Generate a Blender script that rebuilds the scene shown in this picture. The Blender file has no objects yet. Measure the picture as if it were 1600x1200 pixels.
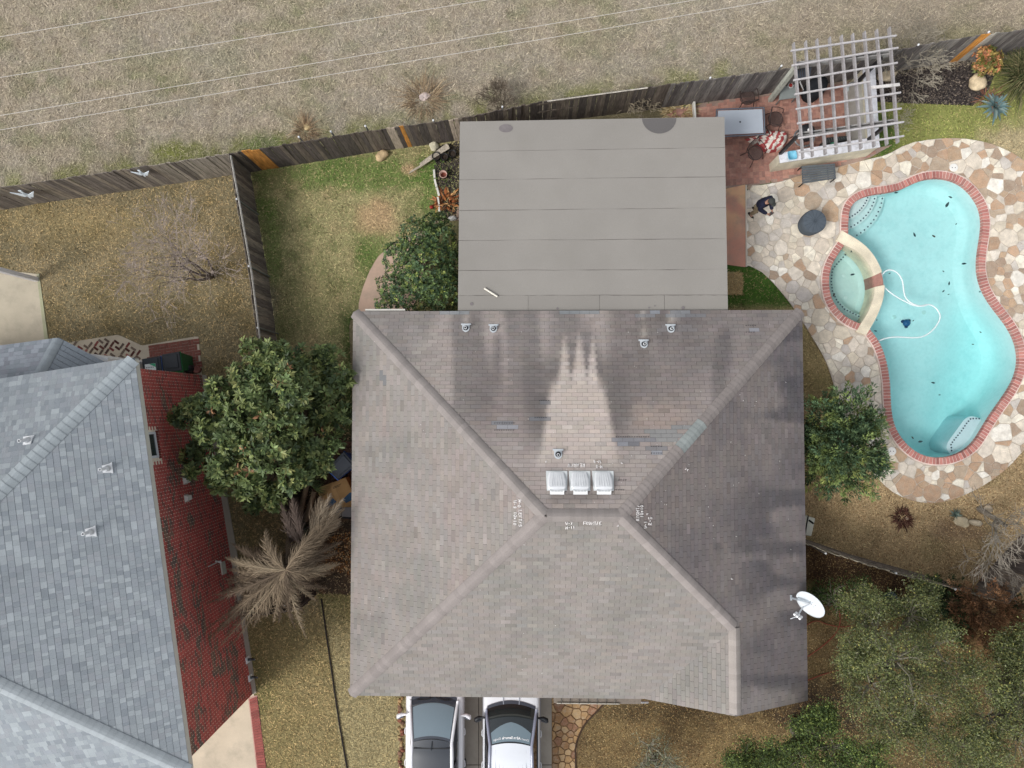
import bpy, bmesh, math, random
import numpy as np
from mathutils import Vector, Matrix
from mathutils.geometry import delaunay_2d_cdt
random.seed(7); rng = np.random.default_rng(7)
S = bpy.context.scene; COL = S.collection; PI = math.pi; R = math.radians

# ------------------------------------------------------------------ camera, sky, sun, exposure
CAM_H = 24.3; FPX = 1109.0; TILT = (30.0, 40.0)
QC = Vector((TILT[0], -TILT[1], -FPX)).normalized().rotation_difference(Vector((0, 0, -1)))
cd = bpy.data.cameras.new('camera'); cam = bpy.data.objects.new('camera', cd); COL.objects.link(cam)
cam.location = (0, 0, CAM_H); cam.rotation_mode = 'QUATERNION'; cam.rotation_quaternion = QC
cd.sensor_width = 36; cd.lens = 36 * FPX / 1600; cd.clip_end = 1000; cd.clip_start = .1
S.camera = cam
SUN_EL, SUN_AZ = R(48), R(212)          # light comes from the lower left of the picture
W = bpy.data.worlds.new('World'); S.world = W; W.use_nodes = True
wn = W.node_tree; wn.nodes.clear()
wo = wn.nodes.new('ShaderNodeOutputWorld'); wb = wn.nodes.new('ShaderNodeBackground')
ws = wn.nodes.new('ShaderNodeTexSky'); ws.sky_type = 'NISHITA'; ws.sun_disc = False
ws.sun_elevation = SUN_EL; ws.sun_rotation = R(90) - SUN_AZ; ws.dust_density = 3; ws.air_density = 1.0
wh = wn.nodes.new('ShaderNodeHueSaturation'); wh.inputs['Saturation'].default_value = .22
wn.links.new(ws.outputs[0], wh.inputs['Color']); wn.links.new(wh.outputs[0], wb.inputs[0])
wn.links.new(wb.outputs[0], wo.inputs[0]); wb.inputs[1].default_value = .15
sd = bpy.data.lights.new('sun', 'SUN'); sd.energy = 1.25; sd.angle = R(16); sd.color = (1, .985, .965)
so = bpy.data.objects.new('sun', sd); COL.objects.link(so)
dl = Vector((math.cos(SUN_AZ) * math.cos(SUN_EL), math.sin(SUN_AZ) * math.cos(SUN_EL), math.sin(SUN_EL)))
so.rotation_mode = 'QUATERNION'; so.rotation_quaternion = dl.to_track_quat('Z', 'Y'); so.location = (-10, -10, 30)
S.render.engine = 'CYCLES'
S.view_settings.view_transform = 'Standard'; S.view_settings.look = 'None'
S.view_settings.exposure = .35; S.view_settings.gamma = 1
try: S.view_settings.use_curve_mapping = False
except Exception: pass

# ------------------------------------------------------------------ projection helpers (pixel of the 1600 x 1200 photo <-> world)
CV = Vector((0, 0, CAM_H)); QI = QC.inverted()
MQ = np.array(QC.to_matrix())
def ray(px, py): return QC @ Vector((px - 800, 600 - py, -FPX))
def P(px, py, z=0.0):
    d = ray(px, py); return CV + d * ((z - CAM_H) / d.z)
def pix(v):
    d = QI @ (Vector(v) - CV); return 800 + FPX * d.x / -d.z, 600 - FPX * d.y / -d.z
def Pn(px, py, z=0.0):
    px = np.asarray(px, float); py = np.asarray(py, float)
    d = np.stack([px - 800, 600 - py, -FPX * np.ones_like(px)], -1) @ MQ.T
    t = (z - CAM_H) / d[..., 2]
    return np.array([0, 0, CAM_H]) + d * t[..., None]
def pixn(v):
    d = (np.asarray(v) - np.array([0, 0, CAM_H])) @ MQ
    return 800 + FPX * d[..., 0] / -d[..., 2], 600 - FPX * d[..., 1] / -d[..., 2]
def on_plane(px, py, p0, n):
    d = ray(px, py); t = (Vector(p0) - CV).dot(n) / d.dot(n); return CV + d * t
def c(r, g, b, k=.92):
    f = lambda u: (u / 255 / 12.92 if u <= 10 else ((u / 255 + .055) / 1.055) ** 2.4) * k
    return (f(r), f(g), f(b))
def jit(col, a, b):
    k = random.uniform(a, b); return tuple(x * k for x in col)
def ca(*a, **k): return np.array(c(*a, **k))

# ------------------------------------------------------------------ noise (numpy)
def vnoise(x, y, seed=0):
    x = np.asarray(x, float); y = np.asarray(y, float)
    xi = np.floor(x).astype(np.int64); yi = np.floor(y).astype(np.int64); fx = x - xi; fy = y - yi
    fx = fx * fx * (3 - 2 * fx); fy = fy * fy * (3 - 2 * fy)
    def h(a, b):
        n = (a * 374761393 + b * 668265263 + seed * 974711) & 0x7fffffff
        n = ((n ^ (n >> 13)) * 1274126177) & 0x7fffffff
        return ((n ^ (n >> 16)) & 0xffff) / 65535.0
    return (h(xi, yi) * (1 - fx) + h(xi + 1, yi) * fx) * (1 - fy) + (h(xi, yi + 1) * (1 - fx) + h(xi + 1, yi + 1) * fx) * fy
def fbm(x, y, seed=0, o=4):
    s = 0; a = .5; t = 0
    for i in range(o):
        s = s + a * vnoise(np.asarray(x) * 2 ** i, np.asarray(y) * 2 ** i, seed + i); t += a; a *= .5
    return s / t
def inpoly(px, py, poly):
    px = np.asarray(px, float); py = np.asarray(py, float); r = np.zeros(px.shape, bool); n = len(poly)
    for i in range(n):
        x1, y1 = poly[i][:2]; x2, y2 = poly[(i + 1) % n][:2]
        if y1 == y2: continue
        m = ((y1 > py) != (y2 > py)) & (px < (x2 - x1) * (py - y1) / (y2 - y1) + x1)
        r ^= m
    return r
def sstep(a, b, x):
    t = np.clip((x - a) / (b - a), 0, 1); return t * t * (3 - 2 * t)

# ------------------------------------------------------------------ objects and tags
ORG = {}
def org(o): return ORG.get(o.name, Vector((0, 0, 0)))
def tag(o, label=None, cat=None, group=None, kind=None):
    if label: o['label'] = label
    if cat: o['category'] = cat
    if group: o['group'] = group
    if kind: o['kind'] = kind
    return o
def thing(name, label, cat, loc=(0, 0, 0), group=None, rz=0):
    o = bpy.data.objects.new(name, None); COL.objects.link(o); o.location = loc; o.rotation_euler = (0, 0, rz)
    o.empty_display_size = .2; ORG[o.name] = Vector(loc) if not rz else Vector((0, 0, 0))
    return tag(o, label, cat, group)
def link(name, me, parent=None, loc=None):
    o = bpy.data.objects.new(name, me); COL.objects.link(o)
    if parent: o.parent = parent; ORG[o.name] = org(parent)
    if loc is not None: o.location = loc
    return o
def mesh_np(name, v, faces, col=None, domain='POINT', m=None, smooth=False):
    me = bpy.data.meshes.new(name); v = np.asarray(v, np.float32)
    if isinstance(faces, np.ndarray):
        k = faces.shape[1]; n = len(faces)
        me.vertices.add(len(v)); me.vertices.foreach_set('co', v.ravel())
        me.loops.add(n * k); me.loops.foreach_set('vertex_index', faces.astype(np.int32).ravel())
        me.polygons.add(n); me.polygons.foreach_set('loop_start', np.arange(0, n * k, k, dtype=np.int32))
        me.update(calc_edges=True)
    else:
        me.from_pydata([tuple(map(float, p)) for p in v], [], faces)
    if col is not None:
        a = me.color_attributes.new('Col', 'FLOAT_COLOR', domain)
        cc = np.ones((len(col), 4), np.float32); cc[:, :3] = col; a.data.foreach_set('color', cc.ravel())
    if m: me.materials.append(m)
    if smooth: me.polygons.foreach_set('use_smooth', np.ones(len(me.polygons), bool))
    return me
class MB:
    def __init__(s): s.v = []; s.f = []; s.c = []
    def add(s, vs, fs, col=(1, 1, 1), M=None):
        n = len(s.v)
        s.v += [tuple(M @ Vector(p)) for p in vs] if M else [tuple(p) for p in vs]
        s.f += [tuple(i + n for i in f) for f in fs]; s.c += [col] * len(fs); return s
    def box(s, cx, cy, cz, sx, sy, sz, rz=0, col=(1, 1, 1), M=None):
        T = Matrix.Translation((cx, cy, cz)) @ Matrix.Rotation(rz, 4, 'Z')
        if M: T = M @ T
        x, y, z = sx / 2, sy / 2, sz / 2
        v = [(-x, -y, -z), (x, -y, -z), (x, y, -z), (-x, y, -z), (-x, -y, z), (x, -y, z), (x, y, z), (-x, y, z)]
        return s.add(v, [(3, 2, 1, 0), (4, 5, 6, 7), (0, 1, 5, 4), (1, 2, 6, 5), (2, 3, 7, 6), (3, 0, 4, 7)], col, T)
    def prism(s, poly, z0, z1, col=(1, 1, 1), M=None):
        n = len(poly)
        a = sum(poly[i][0] * poly[(i + 1) % n][1] - poly[(i + 1) % n][0] * poly[i][1] for i in range(n))
        if a < 0: poly = poly[::-1]
        v = [(p[0], p[1], z0) for p in poly] + [(p[0], p[1], z1) for p in poly]
        return s.add(v, [tuple(range(n))[::-1], tuple(range(n, 2 * n))] + [(i, (i + 1) % n, n + (i + 1) % n, n + i) for i in range(n)], col, M)
    def tube(s, pts, r, n=6, col=(1, 1, 1), M=None, cap=True):
        pts = [Vector(p) for p in pts]; k = len(pts)
        if not hasattr(r, '__len__'): r = [r] * k
        vs = []; up = None
        for i, p in enumerate(pts):
            d = (pts[min(i + 1, k - 1)] - pts[max(i - 1, 0)])
            if d.length < 1e-9: d = Vector((0, 0, 1))
            d.normalize()
            if up is None: up = Vector((0, 0, 1)) if abs(d.z) < .9 else Vector((1, 0, 0))
            a = d.cross(up)
            if a.length < 1e-4: a = d.cross(Vector((.3, .9, .1)))
            a.normalize(); b = d.cross(a); up = -b if False else up
            for j in range(n):
                t = 2 * PI * j / n; vs.append(p + (a * math.cos(t) + b * math.sin(t)) * r[i])
        fs = [(i * n + j, i * n + (j + 1) % n, (i + 1) * n + (j + 1) % n, (i + 1) * n + j) for i in range(k - 1) for j in range(n)]
        if cap: fs += [tuple(range(n)), tuple(range((k - 1) * n, k * n))[::-1]]
        return s.add(vs, fs, col, M)
    def lathe(s, prof, n=20, at=(0, 0, 0), col=(1, 1, 1), M=None, sx=1, sy=1):
        vs = []; k = len(prof)
        for r, z in prof:
            for j in range(n):
                t = 2 * PI * j / n; vs.append((at[0] + r * sx * math.cos(t), at[1] + r * sy * math.sin(t), at[2] + z))
        fs = [(i * n + j, i * n + (j + 1) % n, (i + 1) * n + (j + 1) % n, (i + 1) * n + j) for i in range(k - 1) for j in range(n)]
        fs += [tuple(range(n))[::-1], tuple(range((k - 1) * n, k * n))]
        return s.add(vs, fs, col, M)
    def mesh(s, name, m, o=Vector((0, 0, 0)), smooth=False):
        v = np.array(s.v, np.float32).reshape(-1, 3) - np.array(o, np.float32)
        me = mesh_np(name, v, s.f)
        a = me.color_attributes.new('Col', 'FLOAT_COLOR', 'CORNER')
        cc = np.repeat(np.array([(x[0], x[1], x[2], 1) for x in s.c], np.float32), [len(f) for f in s.f], 0)
        a.data.foreach_set('color', cc.ravel())
        if smooth: me.polygons.foreach_set('use_smooth', np.ones(len(me.polygons), bool))
        me.materials.append(m); return me
    def build(s, name, m, parent=None, smooth=False, bevel=0, loc=None):
        if parent: o = org(parent)
        else: o = Vector(loc) if loc is not None else Vector((0, 0, 0))
        ob = link(name, s.mesh(name, m, o, smooth), parent, None if parent else o)
        if not parent: ORG[ob.name] = Vector(o)
        if bevel:
            b = ob.modifiers.new('bevel', 'BEVEL'); b.width = bevel; b.segments = 2; b.limit_method = 'ANGLE'
        return ob
    def one(s, name, m, label, cat, group=None, smooth=False, bevel=0):
        v = np.array(s.v); o = Vector((v[:, 0].mean(), v[:, 1].mean(), v[:, 2].min()))
        return tag(s.build(name, m, None, smooth, bevel, loc=o), label, cat, group)
def copy_tree(o, parent=None):
    k = o.copy(); COL.objects.link(k); k.parent = parent
    for ch in o.children: copy_tree(ch, k)
    return k

# ------------------------------------------------------------------ materials
def mat(name, color=(1, 1, 1), rough=.8, attr=True, var=.12, scale=6, var2=.1, scale2=60, stretch=(1, 1, 1), bump=0, bscale=50,
        metal=0, spec=.3, coat=0, trans=0, dirt=None):
    m = bpy.data.materials.new(name); m.use_nodes = True; nt = m.node_tree; N = nt.nodes; L = nt.links
    b = N['Principled BSDF']; b.inputs['Roughness'].default_value = rough; b.inputs['Metallic'].default_value = metal
    b.inputs['Specular IOR Level'].default_value = spec; b.inputs['Coat Weight'].default_value = coat; b.inputs['Coat Roughness'].default_value = .08
    g = N.new('ShaderNodeNewGeometry'); mp = N.new('ShaderNodeMapping'); mp.inputs['Scale'].default_value = stretch
    L.new(g.outputs['Position'], mp.inputs[0])
    def nz(sc, v, det):
        t = N.new('ShaderNodeTexNoise'); t.inputs['Scale'].default_value = sc; t.inputs['Detail'].default_value = det
        L.new(mp.outputs[0], t.inputs[0]); r = N.new('ShaderNodeMapRange')
        r.inputs[1].default_value = .3; r.inputs[2].default_value = .7; r.inputs[3].default_value = 1 - v; r.inputs[4].default_value = 1 + v
        L.new(t.outputs[0], r.inputs[0]); return r.outputs[0], t.outputs[0]
    f1, _ = nz(scale, var, 4); f2, raw = nz(scale2, var2, 2)
    mu = N.new('ShaderNodeMath'); mu.operation = 'MULTIPLY'; L.new(f1, mu.inputs[0]); L.new(f2, mu.inputs[1])
    vm = N.new('ShaderNodeVectorMath'); vm.operation = 'SCALE'; L.new(mu.outputs[0], vm.inputs['Scale'])
    base = N.new('ShaderNodeVectorMath'); base.operation = 'MULTIPLY'; base.inputs[0].default_value = color; base.inputs[1].default_value = (1, 1, 1)
    if attr:
        a = N.new('ShaderNodeAttribute'); a.attribute_name = 'Col'; L.new(a.outputs['Color'], base.inputs[1])
    L.new(base.outputs[0], vm.inputs[0]); outc = vm.outputs[0]
    if dirt:
        dc, amt, sc = dirt
        t = N.new('ShaderNodeTexNoise'); t.inputs['Scale'].default_value = sc; t.inputs['Detail'].default_value = 6; t.inputs['Roughness'].default_value = .65
        L.new(g.outputs['Position'], t.inputs[0]); r = N.new('ShaderNodeMapRange')
        r.inputs[1].default_value = .48; r.inputs[2].default_value = .72; r.inputs[3].default_value = 0; r.inputs[4].default_value = amt
        L.new(t.outputs[0], r.inputs[0]); mx = N.new('ShaderNodeMix'); mx.data_type = 'RGBA'
        L.new(r.outputs[0], mx.inputs[0]); L.new(outc, mx.inputs[6]); mx.inputs[7].default_value = (*dc, 1); outc = mx.outputs[2]
    L.new(outc, b.inputs['Base Color'])
    if bump:
        t = N.new('ShaderNodeTexNoise'); t.inputs['Scale'].default_value = bscale; t.inputs['Detail'].default_value = 3; L.new(mp.outputs[0], t.inputs[0])
        bp = N.new('ShaderNodeBump'); bp.inputs['Distance'].default_value = bump; bp.inputs['Strength'].default_value = .8
        L.new(t.outputs[0], bp.inputs['Height']); L.new(bp.outputs[0], b.inputs['Normal'])
    return m
def leafmat(name, rough=.45, spec=.35, tr=.25):
    m = mat(name, rough=rough, var=.1, scale=5, spec=spec); nt = m.node_tree
    b = nt.nodes['Principled BSDF']; o = nt.nodes['Material Output']; t = nt.nodes.new('ShaderNodeBsdfTranslucent')
    src = b.inputs['Base Color'].links[0].from_socket; nt.links.new(src, t.inputs[0])
    x = nt.nodes.new('ShaderNodeMixShader'); x.inputs[0].default_value = tr
    nt.links.new(b.outputs[0], x.inputs[1]); nt.links.new(t.outputs[0], x.inputs[2]); nt.links.new(x.outputs[0], o.inputs[0]); return m
M = {}
M['soil'] = mat('soil', rough=.95, var=.16, scale=1.1, var2=.2, scale2=16, bump=.03, bscale=18)
M['blade'] = mat('blade', rough=.85, var=.05, var2=.02, spec=.1)
M['shingle'] = mat('shingle', rough=.95, var=.05, scale=2, var2=.13, scale2=90, spec=.1, bump=.003, bscale=160)
M['under'] = mat('roof_felt', c(104, 97, 94), rough=.95, attr=False)
M['flatroof'] = mat('rolled_roofing', rough=.9, var=.05, scale=.6, var2=.07, scale2=70, spec=.15, dirt=(c(140, 136, 129), .3, .9))
M['brick'] = mat('brick', rough=.9, var=.12, scale=14, var2=.15, scale2=90, bump=.003, bscale=120)
M['mortar'] = mat('mortar', rough=.95, var=.2, scale=2.2, var2=.14, scale2=40)
M['stone'] = mat('flagstone', rough=.85, var=.13, scale=5, var2=.12, scale2=24, bump=.006, bscale=30, dirt=(c(176, 166, 150), .55, 6))
M['rock'] = mat('rock', rough=.9, var=.18, scale=7, var2=.12, scale2=40, bump=.02, bscale=14)
M['concrete'] = mat('concrete', rough=.9, var=.08, scale=1.2, var2=.06, scale2=60, dirt=(c(150, 142, 128), .5, 1.6))
M['oldwood'] = mat('weathered_wood', rough=.9, var=.22, scale=5, var2=.3, scale2=26, stretch=(1, 1, .12), bump=.004, bscale=50)
M['slatwood'] = mat('painted_slat_wood', rough=.8, var=.1, scale=5, var2=.12, scale2=30, dirt=(c(110, 106, 104), .45, 6))
M['white'] = mat('white_paint', rough=.5, var=.04, var2=.03)
M['dirtywhite'] = mat('dirty_white_paint', rough=.6, var=.06, var2=.05, dirt=(c(140, 138, 130), .6, 5))
M['metal'] = mat('galvanised_metal', rough=.4, metal=.6, var=.08)
M['black'] = mat('black_plastic', rough=.5, var=.1, var2=.05)
M['plastic'] = mat('plastic', rough=.45, var=.05, var2=.03)
M['cloth'] = mat('cloth', rough=.95, var=.08, var2=.08, spec=.1)
M['skin'] = mat('skin', c(168, 130, 112), rough=.6, attr=False, var=.04)
M['paint'] = mat('car_paint', rough=.25, var=.01, var2=.01, spec=.5, coat=.6)
M['glass'] = mat('tinted_glass', rough=.06, var=.01, var2=.01, spec=.9, coat=.6)
M['leaf'] = leafmat('leaf'); M['mattleaf'] = leafmat('matt_leaf', .7, .2, .2)
M['bark'] = mat('bark', rough=.95, var=.2, scale=8, var2=.2, scale2=40, stretch=(1, 1, .4))
M['cord'] = mat('cord', rough=.6, var=.05)
M['plaster'] = mat('pool_plaster', rough=.6, var=.04, scale=1.1, var2=.03, scale2=9, dirt=(c(150, 190, 190), .25, 2.2))
M['cardboard'] = mat('cardboard', rough=.9, var=.08, scale=4)
M['rubber'] = mat('rubber', rough=.8)
WH = (1, 1, 1)
# ------------------------------------------------------------------ pool outlines (pixels of the photo)
POOL_ARC = [(1321,367),(1321,351),(1322,336),(1325,325),(1330,318),(1340,311),(1350,307),(1365,303.5),(1382,301.5),(1400,298),(1412,293),(1426,286),(1440,281),(1457,278.5),(1475,279.5),(1495,286),(1511,298),(1522,312),(1530,327),(1533.5,347),(1532,367),(1528,390),(1525.5,412),(1527,433),(1534,455),(1546,475),(1560,493),(1575,513),(1586,536),(1590,560),(1587,582),(1579,601),(1567,620),(1551,642),(1538,662),(1527,681),(1515,697),(1497,709),(1475,716),(1450,716),(1430,709),(1414,697),(1401,681),(1393,665),(1389,648),(1387,625),(1386.5,605),(1384.5,585),(1380,563),(1374.5,546),(1367,531),(1355,516)]
WALL_POOL = [(1355,516),(1365,499),(1372,483),(1377.5,465),(1379,447),(1375.5,427),(1367,408),(1355,391),(1340,378),(1321,367)]
WALL_SPA = [(1341,508),(1350,495),(1357,480),(1362.5,464),(1364,445),(1360,425),(1350,407),(1335,393),(1315,384)]
SPA_ARC = [(1315,384),(1304,400),(1295,416),(1291,435),(1292,455),(1296.5,471),(1307,487),(1322,500),(1341,508)]
ZW = -.06                                  # level at which those edges were read
def smooth_px(pts, n=3, closed=False):
    for _ in range(n - 1):
        out = []
        k = len(pts)
        for i in range(k - (0 if closed else 1)):
            a = pts[i]; b = pts[(i + 1) % k]; out += [(a[0] * .75 + b[0] * .25, a[1] * .75 + b[1] * .25), (a[0] * .25 + b[0] * .75, a[1] * .25 + b[1] * .75)]
        if not closed: out = [pts[0]] + out + [pts[-1]]
        pts = out
    return pts
def w2(pts, z=ZW): return [P(x, y, z).to_2d() for x, y in pts]
def resample(pts, step, closed=False):
    pts = [Vector(p) for p in pts]
    if closed: pts = pts + [pts[0]]
    L = [0]
    for i in range(len(pts) - 1): L.append(L[-1] + (pts[i + 1] - pts[i]).length)
    n = max(2, round(L[-1] / step)); out = []; j = 0
    for k in range(n + (0 if closed else 1)):
        t = L[-1] * k / n
        while j < len(L) - 2 and L[j + 1] < t: j += 1
        f = (t - L[j]) / max(1e-9, L[j + 1] - L[j]); out.append(pts[j].lerp(pts[j + 1], min(1, f)))
    return out
pool_arc = resample(w2(smooth_px(POOL_ARC)), .1); wall_pool = resample(w2(smooth_px(WALL_POOL)), .12)
wall_spa = resample(w2(smooth_px(WALL_SPA)), .12); spa_arc = resample(w2(smooth_px(SPA_ARC)), .1)
pool_loop = pool_arc + wall_pool[1:-1]
spa_loop = spa_arc + wall_spa[1:-1]
# union outline used as the hole in every sheet round the pool
hole_loop = pool_arc + [P(1340, 513, ZW).to_2d()] + spa_arc[::-1][1:-1] + [P(1313, 378, ZW).to_2d()]
def area(p): return sum(p[i][0] * p[(i + 1) % len(p)][1] - p[(i + 1) % len(p)][0] * p[i][1] for i in range(len(p))) / 2
def normals2(p, closed=True):
    k = len(p); out = []
    for i in range(k):
        a = p[(i - 1) % k] if closed else p[max(i - 1, 0)]; b = p[(i + 1) % k] if closed else p[min(i + 1, k - 1)]
        d = (b - a).normalized(); out.append(Vector((d.y, -d.x)))
    return out
def offset_loop(p, d):                      # outward for d > 0
    s = 1 if area(p) > 0 else -1
    return [v + n * d * s for v, n in zip(p, normals2(p))]
hole_out = offset_loop(hole_loop, .1)

# ------------------------------------------------------------------ ground sheets
def sheet(name, poly, z, colfn, m, step=.3, holes=(), kind='structure', world=False, ztex=None):
    poly = [Vector(p) for p in poly] if world else [P(x, y, 0).to_2d() for x, y in poly]
    pts = list(resample(poly, max(step, .12), True)); n0 = len(pts); edges = [(i, (i + 1) % n0) for i in range(n0)]
    hl = []
    for h in holes:
        k = len(pts); pts += list(h); edges += [(k + i, k + (i + 1) % len(h)) for i in range(len(h))]; hl.append([tuple(v) for v in h])
    pl = [tuple(v) for v in poly]; xs = [p[0] for p in pl]; ys = [p[1] for p in pl]
    gx, gy = np.meshgrid(np.arange(min(xs), max(xs), step), np.arange(min(ys), max(ys), step))
    gx = gx.ravel() + rng.uniform(-.2, .2, gx.size) * step; gy = gy.ravel() + rng.uniform(-.2, .2, gy.size) * step
    ok = inpoly(gx, gy, pl)
    for h in hl: ok &= ~inpoly(gx, gy, h)
    pts += [Vector((a, b)) for a, b in zip(gx[ok], gy[ok])]
    r = delaunay_2d_cdt(pts, edges, [], 0, 1e-5)
    v = np.array([(p[0], p[1]) for p in r[0]]); f = np.array([t for t in r[2] if len(t) == 3])
    ce = v[f].mean(1); ok = inpoly(ce[:, 0], ce[:, 1], pl)
    for h in hl: ok &= ~inpoly(ce[:, 0], ce[:, 1], h)
    f = f[ok]; a = v[f]; cr = (a[:, 1, 0] - a[:, 0, 0]) * (a[:, 2, 1] - a[:, 0, 1]) - (a[:, 1, 1] - a[:, 0, 1]) * (a[:, 2, 0] - a[:, 0, 0])
    f[cr < 0] = f[cr < 0][:, ::-1]
    v3 = np.concatenate([v, np.full((len(v), 1), z)], 1)
    if ztex is not None: v3[:, 2] = ztex(v)
    px, py = pixn(v3)
    o = link(name, mesh_np(name, v3, f, colfn(px, py) * (.86 if m is M['soil'] else 1), 'POINT', m)); return tag(o, kind=kind) if kind else o
def const(col): return lambda px, py: np.tile(np.array(col), (len(px), 1))
def mix(a, b, t): t = np.clip(t, 0, 1)[:, None]; return a * (1 - t) + b * t
def base(col, px): return np.tile(ca(*col), (len(px), 1))
def blob(px, py, cx, cy, rx, ry, s=0): 
    return sstep(1.25, .45, np.hypot((px - cx) / rx, (py - cy) / ry) + (fbm(px / 14, py / 14, 31 + s) - .5) * 1.1)
def col_field(px, py):
    a = base((176, 165, 145), px); n = fbm(px / 90, py / 60, 1); n2 = fbm(px / 22, py / 18, 2)
    a = mix(a, ca(168, 160, 136), sstep(.45, .75, fbm(px / 60, py / 40, 5)) * .5); a = mix(a, ca(134, 137, 98), sstep(.46, .72, fbm(px / 34, py / 22, 6)) * .62); a = mix(a, ca(112, 122, 76), sstep(.62, .8, fbm(px / 13, py / 10, 16)) * .6); a = mix(a, ca(146, 134, 116), sstep(.5, .75, fbm(px / 7, py / 6, 7)) * .5)
    a = mix(a, ca(170, 163, 148), sstep(.4, .7, n) * .5); a = mix(a, ca(184, 170, 148), sstep(.5, .72, n2) * .4)
    a = mix(a, ca(146, 132, 110), sstep(.55, .8, fbm(px / 12, py / 9, 8)) * .55)
    a = mix(a, ca(124, 130, 66), blob(px, py, 280, 235, 45, 16) * .8); a = mix(a, ca(130, 138, 60), sstep(-42, -10, py - (300 - px * .155)) * sstep(.35, .6, fbm(px / 25, py / 25, 9)) * .6)
    a = mix(a, ca(96, 122, 52), blob(px, py, 410, 225, 40, 14) * .6)
    a = mix(a, ca(162, 150, 130), sstep(1150, 1300, px) * .5); return a * np.array([.97, .955, .98])
def col_nlawn(px, py):
    a = base((139, 128, 99), px); a = mix(a, ca(154, 139, 108), sstep(.5, .7, fbm(px / 55, py / 55, 11)) * .7)
    a = mix(a, ca(116, 103, 68), sstep(.48, .72, fbm(px / 30, py / 30, 12)) * .6)
    a = mix(a, ca(168, 150, 106), blob(px, py, 120, 350, 120, 40) * .5)
    a = mix(a, ca(104, 100, 62), sstep(560, 700, py) * .35 * (px < 460)); a = mix(a, ca(150, 136, 92), sstep(930, 1000, py) * .7)
    a = mix(a, ca(90, 98, 52), blob(px, py, 400, 1080, 30, 80) * .35)
    return a
def col_blawn(px, py):
    a = base((150, 144, 103), px); g = ca(88, 114, 52)
    a = mix(a, ca(164, 147, 110), sstep(.5, .7, fbm(px / 35, py / 30, 14)) * .7)
    a = mix(a, ca(110, 114, 72), sstep(.5, .7, fbm(px / 20, py / 20, 15)) * .7)
    a = mix(a, g, blob(px, py, 560, 270, 170, 32) * .8); a = mix(a, g, blob(px, py, 425, 400, 16, 90) * .6); a = mix(a, g, blob(px, py, 675, 290, 26, 60) * .8)
    a = mix(a, g, blob(px, py, 588, 400, 30, 45) * .75); a = mix(a, g, blob(px, py, 415, 320, 25, 25) * .8); a = mix(a, ca(180, 152, 118), blob(px, py, 590, 340, 35, 30) * .8)
    a = mix(a, ca(180, 150, 120), blob(px, py, 640, 265, 12, 10) * .8)
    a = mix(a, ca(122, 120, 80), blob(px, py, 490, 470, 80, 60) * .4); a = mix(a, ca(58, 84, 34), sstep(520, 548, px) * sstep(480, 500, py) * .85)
    a = mix(a, ca(140, 130, 112), blob(px, py, 420, 470, 16, 40) * .6); a = mix(a, ca(62, 56, 46), sstep(640, 700, py)); return a * 1.22  # last mix puts the narrow side yard's shade into the ground colour
def col_front(px, py):
    a = base((160, 149, 112), px); a = mix(a, ca(138, 127, 86), sstep(.45, .7, fbm(px / 40, py / 40, 17)) * .7)
    a = mix(a, ca(92, 98, 50), sstep(1010, 925, py) * .6); return a
def col_pyard(px, py):
    a = base((176, 153, 116), px); a = mix(a, ca(146, 127, 94), sstep(.45, .7, fbm(px / 35, py / 35, 19)) * .8)
    a = mix(a, ca(126, 120, 80), sstep(.5, .7, fbm(px / 50, py / 50, 20)) * .4)
    gtop = sstep(300, 250, py) * (px > 1340); a = mix(a, ca(134, 138, 78), gtop); a = mix(a, ca(170, 156, 122), gtop * blob(px, py, 1585, 230, 60, 40))
    a = mix(a, ca(66, 92, 38), gtop * blob(px, py, 1375, 215, 30, 40) * .9)
    a = mix(a, ca(66, 96, 36), (px < 1262) * sstep(495, 470, py)); a = mix(a, ca(120, 110, 68), ((px > 1244) & (px < 1320)) * sstep(490, 510, py) * sstep(640, 600, py) * .6)
    a = mix(a, ca(120, 98, 82), blob(px, py, 1500, 830, 60, 18) * .6); return a * 1.2
def col_fyard(px, py):
    a = base((136, 116, 80), px); a = mix(a, ca(108, 90, 64), sstep(.45, .7, fbm(px / 30, py / 30, 22)) * .8)
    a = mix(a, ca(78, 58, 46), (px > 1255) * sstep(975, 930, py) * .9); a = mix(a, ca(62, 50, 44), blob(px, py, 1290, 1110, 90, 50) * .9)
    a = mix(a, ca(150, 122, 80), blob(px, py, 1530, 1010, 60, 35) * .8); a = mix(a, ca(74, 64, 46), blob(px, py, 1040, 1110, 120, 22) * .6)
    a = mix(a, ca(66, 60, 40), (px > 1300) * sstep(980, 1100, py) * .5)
    return a
def col_mulch(px, py):
    a = base((66, 60, 58), px); a = mix(a, ca(92, 84, 78), sstep(.45, .7, fbm(px / 8, py / 8, 24))); return a
BIG = 220
gh = offset_loop(hole_loop, .12)
sheet('ground', [(-BIG, -BIG), (BIG, -BIG), (BIG, BIG), (-BIG, BIG)], -.008, const(c(140, 130, 100)), M['soil'], step=24, holes=[gh], world=True)
FIELD = [(-500,-900),(2300,-900),(2300,-60),(1600,90),(1240,140),(718,205),(388,262),(0,320),(-500,400)]
NLAWN = [(-500,400),(0,320),(388,262),(430,560),(462,750),(497,928),(520,1040),(548,1400),(-500,1400)]
BLAWN = [(388,262),(718,205),(760,200),(760,500),(545,500),(560,930),(497,928),(462,750),(430,560)]
FLAWN = [(497,928),(560,930),(700,1000),(640,1400),(548,1400),(520,1040)]
PYARD = [(1060,165),(1240,140),(1600,90),(2300,-60),(2300,1100),(1600,950),(1473,913),(1262,848),(1100,800),(1100,300)]
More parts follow.
